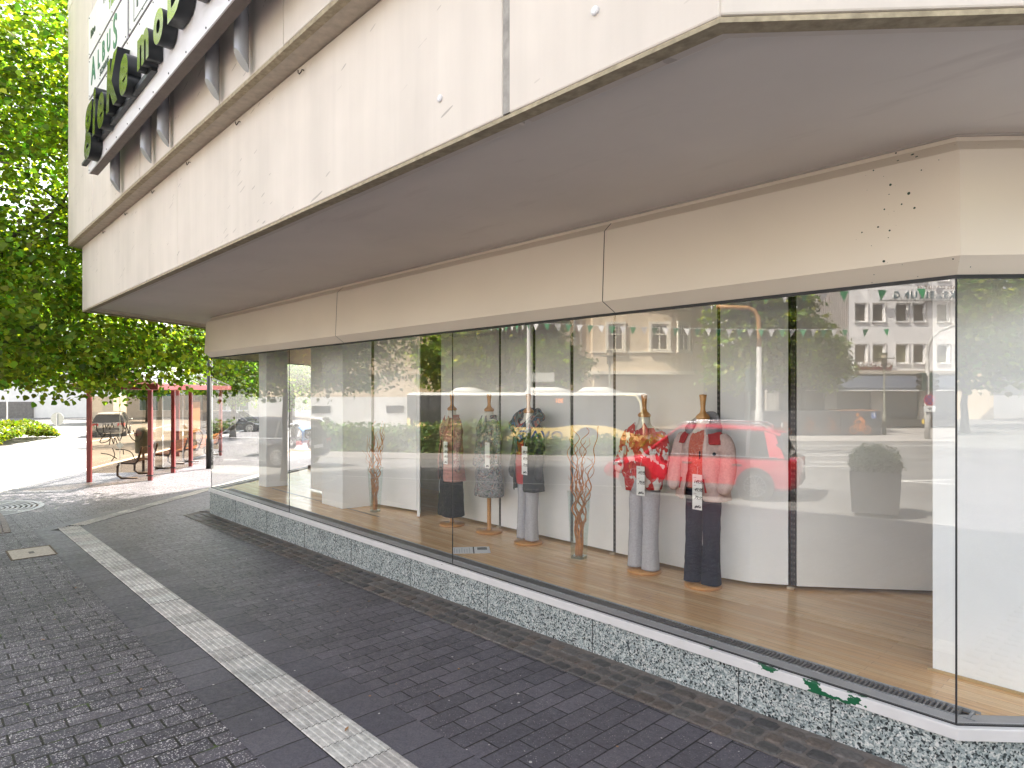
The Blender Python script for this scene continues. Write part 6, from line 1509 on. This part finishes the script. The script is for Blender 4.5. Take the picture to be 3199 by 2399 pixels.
M_win2 = plain('office_glass', (.10, .085, .06), .08, spec=.7); M_cur = plain('pale_curtain', (.36, .34, .20), .9, sc=10, var=.3)
for ri, (a, b) in enumerate(rows):
    for ci, (c0, c1) in enumerate(cols):
        mb = MB(); wbox(c0, c1, -.24, -.22, a, b, mb); wv = mb.build('window', M_win2, nb, recalc=True)
        mb = MB(); f = .10; wbox(c0, c1, -.21, -.13, a, a + f, mb); wbox(c0, c1, -.21, -.13, b - f, b, mb); wbox(c0, c0 + f, -.21, -.13, a + f, b - f, mb); wbox(c1 - f, c1, -.21, -.13, a + f, b - f, mb); mb.build('frame', M_wr, wv, recalc=True)
        mb = MB(); wbox(c0 - .05, c1 + .05, -.13, .10, a - .07, a - .005, mb); wbox(c0 - .06, c0 - .003, .002, .05, a, b + .06, mb); wbox(c1 + .003, c1 + .06, .002, .05, a, b + .06, mb); mb.build('sill', plain('sill_grey', (.56, .54, .52), .7) if 'sill_grey' not in bpy.data.materials else bpy.data.materials['sill_grey'], wv, recalc=True)
        if ri == 0 and ci in (1, 2, 4, 5):
            mb = MB(); 
            for k in range(7): wbox(c0 + .12 + k * .1, c0 + .17 + k * .1, -.219, -.214, a + .1, b - .1 if ci < 3 else a + .55, mb)
            mb.build('curtain', M_cur, wv, recalc=True)
mb = MB(); wbox(-1.2, NL, -.3, .35, 3.25, 3.54, mb); wbox(-1.2, NL, .36, .5, 3.32, 3.40, mb); mb.build('cornice', plain('cornice_grey', (.42, .38, .33), .7), nb, recalc=True)
mb = MB(); A0, A1 = .4, 15.8
q = [wl(A0, .36, 3.22), wl(A1, .36, 3.22), wl(A1, 1.5, 2.35), wl(A0, 1.5, 2.35), wl(A1, 1.5, 2.18), wl(A0, 1.5, 2.18)]
mb.add(q, [(0, 1, 2, 3), (3, 2, 4, 5)]); o = mb.build('awning', plain('blue_grey_awning', (.075, .09, .125), .8, sc=3, var=.1), nb); m_ = o.modifiers.new('th', 'SOLIDIFY'); m_.thickness = .02
mb = MB(); wbox(A0, A1, 1.46, 1.54, 2.12, 2.18, mb); mb.build('awning_bar', M_wr, nb, recalc=True)
mb = MB(); wbox(-1.2, NL, -2.6, -2.5, -.3, 3.25, mb); wbox(-1.2, NL, -.3, .0, -.4, .12, mb); mb.build('shopfront_rear', plain('shop_interior', (.10, .085, .07), .8), nb, recalc=True)
mb = MB()
for s0 in (-1.2, 2.9, 6.2, 9.6, 13.0, 16.4): wbox(s0, s0 + .85, -.35, .02, .12, 3.25, mb)
mb.build('pier', plain('pier_plaster', (.45, .42, .38), .85), nb, recalc=True)
for s0 in (-.35, 3.75, 7.05, 10.45, 13.85):
    mb = MB(); wbox(s0, s0 + (3.25 if s0 < 0 else 2.45 if s0 < 4 else 2.55), -.20, -.17, .30, 3.1, mb); mb.build('shop_window', M_pane, nb, recalc=True)
rotw = (R(90), 0, nang + math.pi if Vector((math.sin(nang), -math.cos(nang))).dot(nn_) < 0 else nang)
M_silver = plain('letter_steel_blue', (.10, .17, .19), .35, .5); M_lw = plain('letter_white', (.75, .73, .70), .5); M_ld = plain('letter_side_brown', (.16, .08, .05), .6)
back = Vector((math.cos(rotw[2]), math.sin(rotw[2]), 0))
p = wl(10.5, .36, 8.83); lettering('sign_letters', 'VOLKSZEITUNG', .66, [M_silver, M_lw], nb, p, rotw, .07, .03, 0, 1.32)
p = wl(10.7, .36, 9.36); lettering('sign_letters', 'OBERBERGISCHE', .32, [M_ld, M_lw], nb, p, rotw, .05, .006, 0, 1.3)
mb = MB(); wbox(6.6, 16.5, .2, .42, 8.44, 8.52, mb); mb.build('letter_rail', plain('letter_rail_grey', (.30, .29, .28), .6), nb, recalc=True)
p = wl(6.4, .16, 3.98); lettering('sign_letters', 'PIZZA KING²', .50, [M_lw, M_ld], nb, p, rotw, .05, .010, 0, 1.0, sx=.9)
mb = MB(); wbox(5.2, 7.6, .02, .09, 3.62, 4.02, mb); mb.build('sign_backing', plain('brick_red_board', (.30, .07, .05), .6), nb, recalc=True)

# ---- dark bike lockers with an orange cyclist
M_lock = plain('anthracite_locker', (.055, .055, .06), .55, sc=1.5, var=.12); M_orl = plain('orange_film', (.62, .20, .04), .5); M_orf = plain('faded_orange_film', (.22, .085, .035), .6, sc=6, var=.35)
LA, LB = Vector((-17.9, -28.3)), Vector((-13.04, -33.23)); ld = (LB - LA).normalized(); ln = Vector((-ld.y, ld.x)); 
if ln.dot(Vector((.7, .7))) < 0: ln = -ln
lw = (LB - LA).length / 3
for k in range(3):
    a = LA + ld * lw * k; c = a + ld * lw / 2 - ln * .95
    lk = thing('bike_locker', (c.x, c.y, GR(c.x, c.y) + .02), ['dark bike locker with a faded cyclist, farthest from the lamp', 'dark bike locker with two dim cyclists, middle of the row', 'dark bike locker with the bright orange cyclist and a blue parking sign'][k], 'bike locker', math.atan2(ld.y, ld.x), 'bike lockers')
    sgn = 1 if (Vector((-ld.y, ld.x)).dot(ln) > 0) else -1
    mb = MB(); mb.bb((-lw / 2 + .01, -.95, 0), (lw / 2 - .01, .95, 1.45)); o = mb.build('housing', M_lock, lk); bevel(o, .03)
    if k == 2:
        mb = MB(); mb.bb((-lw / 2 + .05, -.9, 1.455), (lw / 2 - .05, .9, 1.48)); mb.build('lid', plain('rust_orange_lid', (.40, .16, .07), .7, var=.3), lk)
    def cyc(mt, cx, sc_, fc):
        mb = MB(); y = fc * .953
        def P(u, v): return (cx + fc * (-u) * sc_, y, .12 + v * sc_)
        def ringp(u, v, r0, r1, n=24):
            for i in range(n):
                a0 = 2 * math.pi * i / n; a1 = 2 * math.pi * (i + 1) / n
                mb.poly([P(u + r0 * math.cos(a0), v + r0 * math.sin(a0)), P(u + r1 * math.cos(a0), v + r1 * math.sin(a0)), P(u + r1 * math.cos(a1), v + r1 * math.sin(a1)), P(u + r0 * math.cos(a1), v + r0 * math.sin(a1))])
        def seg(p, q, w0, w1=None):
            w1 = w1 or w0; d = Vector((q[0] - p[0], q[1] - p[1])).normalized(); e = Vector((-d.y, d.x))
            mb.poly([P(p[0] + e.x * w0, p[1] + e.y * w0), P(q[0] + e.x * w1, q[1] + e.y * w1), P(q[0] - e.x * w1, q[1] - e.y * w1), P(p[0] - e.x * w0, p[1] - e.y * w0)])
        ringp(-.32, .20, .17, .205); ringp(.32, .20, .17, .205); ringp(.13, .96, 0, .085)
        seg((-.32, .2), (-.02, .2), .016); seg((-.02, .2), (-.17, .5), .016); seg((-.17, .5), (.22, .48), .016); seg((.22, .48), (-.02, .2), .016); seg((-.32, .2), (-.17, .5), .016); seg((.32, .2), (.22, .56), .018); seg((.2, .57), (.32, .6), .02)
        seg((-.2, .56), (.02, .85), .095, .075); seg((.0, .82), (.18, .66), .04, .03); seg((.18, .66), (.28, .62), .028); seg((-.19, .56), (.0, .46), .075, .055); seg((0, .46), (-.03, .18), .055, .04); seg((-.05, .16), (.08, .15), .03)
        o = mb.build('cyclist_picture', mt, lk); m_ = o.modifiers.new('th', 'SOLIDIFY'); m_.thickness = .003
    if k == 2: cyc(M_orl, -.05 * sgn, 1.15, sgn)
    elif k == 1: cyc(M_orf, -.6, .95, sgn); cyc(M_orf, .62, .95, sgn)
    else: cyc(M_orf, .2, .9, sgn)
    if k == 2:
        mb = MB(); fx = lw / 2 - .42; mb.bb((fx - .14, sgn * .952, 1.02), (fx + .14, sgn * .957, 1.34)); mb.build('parking_sign', plain('parking_blue', (.03, .10, .36), .4), lk)
        lettering('parking_letter', 'P', .30, M_plate, lk, (fx, sgn * .959, 1.20), (R(90), 0, math.pi if sgn > 0 else 0), .001, .012)
for k, (x, y) in enumerate([(-16.3, -27.6)]):
    bl = thing('bollard', (x, y, GR(x, y)), 'short pale bollard by the dark bike lockers', 'bollard')
    mb = MB(); mb.smooth = True; mb.lathe([(.0, -.05), (.07, -.05), (.07, .82), (.06, .86), (.0, .87)], n=14, cap=False); mb.build('tube', M_conc, bl)

# ---- cream house with the round bay
CA, CB = Vector((-28.9, -25.5)), Vector((-23.6, -31.2)); cd = (CB - CA).normalized(); cn = Vector((-cd.y, cd.x))
if cn.dot(Vector((.7, .7))) < 0: cn = -cn
ch = thing('bay_house', (CA.x, CA.y, -.5), 'cream plastered town house with a rounded bay over the corner', 'house')
M_cream = plain('cream_plaster', (.62, .50, .35), .85, sc=1.4, var=.08, bumpy=.12); M_cream2 = plain('pale_trim', (.74, .67, .55), .75, var=.06)
CLn = (CB - CA).length
def cw(s_, out): p = cd * s_ + cn * out; return (p.x, p.y)
def bay_outline(grow=0.0, n=10):
    pts = [cw(0.4 - grow, -3), cw(.4 - grow, .9 + grow), cw(CLn * .55, .9 + grow)]
    r_ = CLn * .40; c = (CLn * .60, .9 - r_ * .75)
    for i in range(n + 1):
        a = math.pi / 2 - (math.pi * .52) * i / n; pts.append(cw(c[0] + (r_ + grow) * math.cos(a), c[1] + (r_ * .75 + grow) * math.sin(a)))
    pts.append(cw(CLn + grow, -3)); return pts
mb = MB(); mb.prism(bay_outline(), 3.9, 12.5); mb.build('bay', M_cream, ch, recalc=True)
mb = MB(); mb.prism(bay_outline(.16), 3.72, 3.95); mb.prism(bay_outline(.08), 5.15, 5.25); mb.prism(bay_outline(.10), 8.05, 8.2); mb.prism(bay_outline(.2), 12.5, 12.8); mb.build('cornice', M_cream2, ch, recalc=True)
mb = MB(); mb.prism([cw(-9, -.2), cw(CLn + .3, -.2), cw(CLn + .3, -10), cw(-9, -10)], 0, 12.4); mb.build('wall', plain('tan_plaster', (.46, .37, .26), .85, sc=1.4, var=.1), ch, recalc=True)
mb = MB(); mb.prism([cw(.6, -.2), cw(3.4, -.2), cw(3.4, .5), cw(.6, .5)], 2.6, 3.6); mb.prism([cw(.5, -.1), cw(.9, -.1), cw(.9, .8), cw(.5, .8)], 0, 3.7); mb.build('porch', M_cream, ch, recalc=True)
def cwin(s_, out, ang, z0, wd, ht):
    x, y = cw(s_, out); a = math.atan2(cd.y, cd.x) + ang
    mb = MB(); mb.box((x, y, z0 + ht / 2), (wd, .06, ht), a); wv = mb.build('window', M_win2, ch)
    e = Vector((math.cos(a), math.sin(a))); nrm = cn if ang == 0 else Vector((-e.y, e.x)) if Vector((-e.y, e.x)).dot(cn) > 0 else Vector((e.y, -e.x))
    def fr(dx, dz, ww, hh, o_, th, mb): mb.box((x + e.x * dx + nrm.x * o_, y + e.y * dx + nrm.y * o_, z0 + dz), (ww, th, hh), a)
    mb = MB(); fr(0, ht * .62, wd - .16, .07, .05, .05, mb); fr(0, ht * .30, .07, ht * .56, .05, .05, mb); fr(-wd / 2 + .04, ht / 2, .08, ht, .05, .06, mb); fr(wd / 2 - .04, ht / 2, .08, ht, .05, .06, mb); fr(0, .04, wd - .18, .08, .05, .06, mb); fr(0, ht - .04, wd - .18, .08, .05, .06, mb)
    for dx in (-wd * .22, 0, wd * .22): fr(dx, ht * .80, .035, ht * .30, .045, .04, mb)
    fr(0, ht * .80, wd - .18, .03, .04, .03, mb); mb.build('glazing_bars', M_cream2, wv)
    mb = MB(); fr(-wd / 2 - .09, ht / 2, .16, ht + .1, .06, .12, mb); fr(wd / 2 + .09, ht / 2, .16, ht + .1, .06, .12, mb); fr(0, ht + .11, wd + .36, .16, .06, .13, mb); fr(0, -.09, wd + .40, .12, .09, .2, mb); mb.build('surround', M_cream2, wv)
r_ = CLn * .40
for z0 in (5.32, 8.6):
    cwin(1.9, .93, 0, z0, 1.0, 1.7); cwin(CLn * .60 + .15, .9 + .03, 0, z0, 1.1, 1.7)
    a = math.pi / 2 - math.pi * .20; cwin(CLn * .60 + r_ * math.cos(a) * 1.01, .9 - r_ * .75 + r_ * .75 * math.sin(a) * 1.02, -(math.pi / 2 - a) * (1 if cd.cross(Vector((0, 0))) == 0 or True else 1) if (Vector((-cd.y, cd.x)).dot(cn) > 0) else (math.pi / 2 - a), z0, 1.0, 1.75)
    for s_ in (-7.5, -5.2, -2.6): cwin(s_, -.18, 0, z0, 1.1, 1.75)
mb = MB(); mb.prism([cw(-9.4, .2), cw(CLn + .6, .2), cw(CLn + .6, -10.4), cw(-9.4, -10.4)], 12.42, 12.6); mb.build('roof_edge', plain('roof_slate', (.07, .07, .075), .7), ch, recalc=True)
mb = MB()
for s_ in (-.7, -.25): x, y = cw(s_, -.1); mb.tube([(x, y, 0), (x, y, 12.3)], .06, 10)
mb.build('downpipe', plain('zinc_pipe', (.26, .25, .23), .5, .4), ch)
# ---- dark slate house between
def m_slate():
    n = N('slate_shingles'); p = n.pos('World'); x, y, z = n.sep(p); br = n.new('TexBrick'); n.L(n.comb(n.math('SUBTRACT', x, y), z), br.inputs['Vector']); br.inputs['Scale'].default_value = 1; br.inputs['Brick Width'].default_value = .5; br.inputs['Row Height'].default_value = .22; br.inputs['Mortar Size'].default_value = .012
    br.inputs['Color1'].default_value = (.05, .052, .058, 1); br.inputs['Color2'].default_value = (.10, .10, .105, 1); br.inputs['Mortar'].default_value = (.02, .02, .022, 1); return n.done(br.outputs['Color'], .6, bump=n.bump(br.outputs['Fac'], .3, .01))
sl = block('slate_house', [(-33.5, -38.0), (-26.0, -46.0), (-33, -53), (-41, -45)], -.5, 13.5, m_slate(), 'dark slate hung house with small white windows behind the bay house', 'house')
wins(sl, (-26.0, -46.0), (-33.5, -38.0), (4.7, 8.0, 10.6), 4, 1.0, 1.5, M_pane, M_wr)
# ---- low cream wall and house at the far left of the mirror
lc = block('low_house', [(-44, -9), (-36.5, -21.5), (-45, -27), (-54, -14)], -.6, 9.5, M_cream, 'cream house with a low white basement wall behind the white hatchback', 'house')
mb = MB(); A_, B_ = Vector((-43.9, -8.7)), Vector((-36.0, -21.9)); d = (B_ - A_).normalized(); nn2 = Vector((-d.y, d.x)); nn2 = nn2 if nn2.dot(Vector((.7, .5))) > 0 else -nn2
q = [A_, B_, B_ + nn2 * .5, A_ + nn2 * .5]; mb.prism([(p.x - lc.location.x, p.y - lc.location.y) for p in q], 0, 2.3); mb.build('basement_wall', M_white2, lc, recalc=True)
wins(lc, tuple(B_ + nn2 * .0 - nn2 * .35), tuple(A_ - nn2 * .35), (3.2, 6.3), 5, 1.1, 1.7, M_win2, M_cream2)
mb = MB()
for u in (.3, .62):
    c = A_ + d * ((B_ - A_).length * u) + nn2 * .51; mb.box((c.x - lc.location.x, c.y - lc.location.y, 1.45), (1.2, .04, .5), math.atan2(d.y, d.x))
mb.build('basement_grille', M_pane, lc)
for k, (u, r_) in enumerate(((.72, .55), (.9, .42))):
    c = A_ + d * ((B_ - A_).length * u) + nn2 * 1.3; pt_ = thing('potted_plant', (c.x, c.y, GR(c.x, c.y)), ['leafy shrub in a black pot before the low white wall', 'small round shrub in a grey tub beside the leafy one'][k], 'potted plant', 0, 'potted plants by the wall')
    mb = MB(); mb.lathe([(.0, 0), (.32, 0), (.38, .7), (.0, .7)], n=16, cap=False); mb.build('pot', M_blackp if k == 0 else M_stone, pt_)
    P, Nn = crown_points([(0, 0, 1.15, r_, r_, .5)], 60, 12, .1, .4); leaf_mesh('foliage', P, Nn, .14, M_hleaf, (.07, .11, .03), .3, pt_, .2)

# ---- houses added round the junction to cut off low sky light
for poly, z1, mt, lab in (([(0, -52), (16, -47), (20, -60), (2, -66)], 12.5, M_cream, 'cream house added past the newspaper building to cut off low sky'),
                          ([(24, -42), (40, -30), (48, -42), (30, -54)], 13.5, M_white2, 'white house added behind the trees at the far right to cut off low sky'),
                          ([(48, -26), (54, -8), (66, -12), (60, -32)], 13, M_cream, 'tall cream house added at the far right to cut off low sky'),
                          ([(50, 2), (44, 24), (58, 30), (64, 4)], 13, M_white2, 'white block added on the shop side to cut off low sky')):
    bh = block('sky_cut_house', poly, -.4, z1, mt, lab, 'house', 'houses added to cut off the low sky')
    wins(bh, poly[1], poly[0], (1.0, 4.2, 7.4, 10.2), 5, 1.1, 1.6, M_win2, M_wr)
    mb = MB(); c = bh.location; mb.prism([((x - c.x) * 1.02, (y - c.y) * 1.02) for x, y in poly], z1 + .42, z1 + .7); mb.build('roof', bpy.data.materials['roof_slate'], bh, recalc=True)
# ---- trees of the far side
make_tree('street_tree', (-29.3, -16.6), 'broad leafy tree behind the bus roof, nearest the round shrub pots', [(0, 0, 5.2, 3.0, 3.0, 2.9), (1.4, -1.6, 5.0, 2.4, 2.4, 2.2), (-1.2, 1.3, 4.6, 2.4, 2.3, 2.0), (0, 0, 8.2, 2.6, 2.6, 2.6)], 2.4, .17, 620, 22, .30, .24, (.11, .15, .022), 31)
make_tree('street_tree', (-27.2, -18.6), 'leafy tree behind the bus whose crown meets the cream house', [(0, 0, 5.4, 2.6, 2.6, 2.6), (.8, -.9, 4.2, 2.3, 2.3, 1.5), (0, 0, 8.4, 2.6, 2.6, 2.8)], 2.4, .17, 480, 22, .30, .24, (.10, .145, .022), 32)
make_tree('street_tree', (-19.9, -30.5), 'leafy tree between the dark slate house and the white newspaper building', [(0, 0, 6.0, 2.7, 2.7, 3.0), (1.6, -1.7, 4.4, 2.2, 2.2, 1.8), (-.6, .6, 4.0, 2.0, 2.0, 1.4), (.4, -.4, 8.8, 2.6, 2.6, 2.6)], 2.3, .18, 620, 22, .30, .25, (.10, .14, .022), 33)
make_tree('street_tree', (-17.2, -32.2), 'lower leafy tree overlapping the ribbed front of the newspaper building', [(0, 0, 5.2, 2.3, 2.3, 2.3), (.9, -1.0, 3.9, 1.7, 1.7, 1.1), (-.9, 1.0, 7.2, 2.3, 2.3, 2.4)], 2.2, .16, 430, 22, .28, .25, (.10, .14, .022), 34)
for i, (loc, s_, lab) in enumerate([((19, -6.8), 1.0, 'dense tree mirrored beside the corner seam of the glass'), ((25, -11.5), 1.25, 'tall dense tree mirrored in the middle of the corner pane'), ((33, -4.5), 1.4, 'far dense tree mirrored at the right edge of the corner pane'), ((30, -19), 1.4, 'broad tree mirrored behind the white van'), ((40, 6), 1.6, 'broad tree at the far end of the street past the corner pane')]):
    make_tree('street_tree', loc, lab, [(0, 0, 5.4 * s_, 3.6 * s_, 3.6 * s_, 3.4 * s_), (1.0, -1.0, 3.4 * s_, 3.0 * s_, 3.0 * s_, 1.9 * s_), (-1, 1, 3.6 * s_, 3.0 * s_, 3.0 * s_, 2 * s_)], 2.0, .2, 760, 20, .42, .25, (.085, .13, .025), 50 + i, 'trees down the street to the right')

# ---- red shelter across the road and bunting

M_flagg = plain('green_pennant', (.02, .25, .09), .7, var=.1); M_flagw = plain('white_pennant', (.72, .70, .68), .7, var=.08)
def bunting(p, q, sag, n, size, label):
    p, q = Vector(p), Vector(q); t = thing('bunting', tuple(p), label, 'bunting', 0, 'green and white bunting over the street'); d = q - p; pts = []
    for i in range(41): u = i / 40; pts.append(tuple(d * u + Vector((0, 0, -4 * sag * u * (1 - u)))))
    mb = MB(); mb.tube(pts, .008, 5); mb.build('line', M_flagw, t)
    e = Vector((d.x, d.y, 0)).normalized(); nn2 = Vector((-e.y, e.x, 0)); me = {}
    for k in range(n):
        u = (k + .5) / n; c = d * u + Vector((0, 0, -4 * sag * u * (1 - u) - .01)); mt = M_flagg if k % 2 else M_flagw
        w_ = size * random.uniform(.42, .5); sw = nn2 * random.uniform(-.12, .12) + e * random.uniform(-.04, .04)
        mb = MB(); a_ = c - e * w_; b_ = c + e * w_; tip = c + Vector((0, 0, -size * 1.1)) + sw
        mb.poly([tuple(a_), tuple(tip), tuple(b_)]); o = mb.build('pennant', mt, t); m_ = o.modifiers.new('th', 'SOLIDIFY'); m_.thickness = .004
bunting((-17.0, -8.6, 4.62), (-8.2, -19.0, 4.45), .12, 34, .25, 'bunting string crossing straight in front of the bay house and the trees')
bunting((-13.2, -2.2, 4.9), (-3.0, -14.0, 5.0), .25, 30, .26, 'bunting string with the largest pennants, nearest the shop')
bunting((-25.3, -9.4, 6.4), (-17.0, -8.6, 4.6), .5, 26, .2, 'bunting string slanting down from the sign post past the leafy tree')
# motor scooter and cycle hoops beyond the left window
sc0 = (-25.7, 12.0); gz = G(*sc0)
sct = thing('motor_scooter', (sc0[0], sc0[1], gz), 'black motor scooter with a blue cover seen through the left corner of the shop', 'scooter', math.atan2(-.3, -.95))
for x in (.62, -.55):
    mb = MB(); mb.smooth = True; rp = [(.12, -.05), (.2, -.055), (.25, -.03), (.26, 0), (.25, .03), (.2, .055), (.12, .05)]
    mb.loft([[(x + r_ * math.cos(a), y, .26 + r_ * math.sin(a)) for r_, y in rp] for a in [2 * math.pi * i / 24 for i in range(25)]], cap=False); wh = mb.build('wheel', M_tyre, sct, recalc=True)
    mb = MB(); mb.disc((x, 0, .26), .13, (0, 1, 0), .05, 18); mb.build('rim', M_rim, wh)
M_scb = plain('black_scooter_shell', (.02, .02, .024), .2, coat=.8)
mb = MB(); mb.smooth = True; mb.loft([ellipse_ring(x, 0, z, rx, ry, 16) for x, z, rx, ry in ((.50, .45, .12, .09), (.48, .65, .07, .20), (.42, .85, .06, .22), (.36, 1.0, .07, .14), (.34, 1.06, .05, .06))]); mb.tube([(.62, 0, .26), (.45, 0, .6), (.34, 0, 1.05)], .035, 8); mb.build('front_shield', M_scb, sct)
mb = MB(); mb.smooth = True; mb.loft([[(x, y * w_, z + h) for y, h in ((1, 0), (.9, .18), (0, .26), (-.9, .18), (-1, 0), (0, -.1))] for x, w_, z in ((.4, .14, .26), (.05, .16, .28), (-.15, .19, .5), (-.55, .18, .58), (-.85, .10, .62))]); mb.build('body_shell', M_scb, sct, recalc=True)
mb = MB(); mb.smooth = True; mb.loft([[(x, y * w_, z + h) for y, h in ((1, 0), (.8, .06), (-.8, .06), (-1, 0))] for x, w_, z in ((.0, .12, .76), (-.3, .15, .79), (-.75, .12, .85))]); mb.build('seat', M_blackp, sct, recalc=True)
mb = MB(); mb.tube([(.36, -.34, 1.06), (.34, 0, 1.08), (.36, .34, 1.06)], .016, 8); mb.build('handlebar', M_chrome, sct)
mb = MB(); mb.disc((.47, 0, .93), .075, (1, 0, .2), .05, 18); mb.build('headlight', M_lamp_w, sct)
mb = MB(); mb.smooth = True; mb.loft([[(x + .02 * math.sin(6 * y), y, z) for y in np.linspace(-.3, .3, 9)] for x, z in ((-.1, .95), (-.3, .80), (-.34, .55), (-.3, .30))], cap=False, closed=False); o = mb.build('blue_cover', plain('blue_cloth_cover', (.05, .16, .38), .8, sc=12, var=.4), sct); m_ = o.modifiers.new('th', 'SOLIDIFY'); m_.thickness = .02
for k in range(3):
    hp = thing('cycle_hoop', (-26.6 - k * .7, 12.6 + k * .2, G(-26, 12)), 'thin round steel cycle hoop behind the red shelter post', 'cycle hoop', R(20), 'steel cycle hoops')
    mb = MB(); mb.smooth = True; mb.tube([(.38 * math.cos(a), 0, .45 + .38 * math.sin(a)) for a in np.linspace(-1.4, math.pi + 1.4, 28)], .018, 8); mb.build('hoop', M_steel, hp)
# road paint of the opposite carriageways
mb = MB()

stripe([(-16.5, -19.6), (-11.03, -24.84), (-3, -32.5)], .16, mb)
for c, a, L_ in (((-10.09, -18.62), -.72, 3.2), ((-9.04, -16.18), -.72, 2.0), ((-8.4, -14.91), -.72, 2.6), ((-5.03, -12.13), -.2, 2.0), ((-5.4, -12.6), -.9, 1.6), ((-10.6, -19.2), -.30, 1.6)):
    e = Vector((math.cos(a), math.sin(a))) * L_ / 2; stripe([(c[0] - e.x, c[1] - e.y), (c[0] + e.x, c[1] + e.y)], .14, mb)

o = mb.build('lane_marking', M_paint); o['kind'] = 'structure'
# far pavements
sheet('far_pavement', [[(-33, -12.5), (-8, -36.5 + 6.0), (-2, -52), (-40, -52), (-60, -20)], ], plain('pale_paving', (.34, .32, .30), .85, sc=3, var=.12), .02, GR)
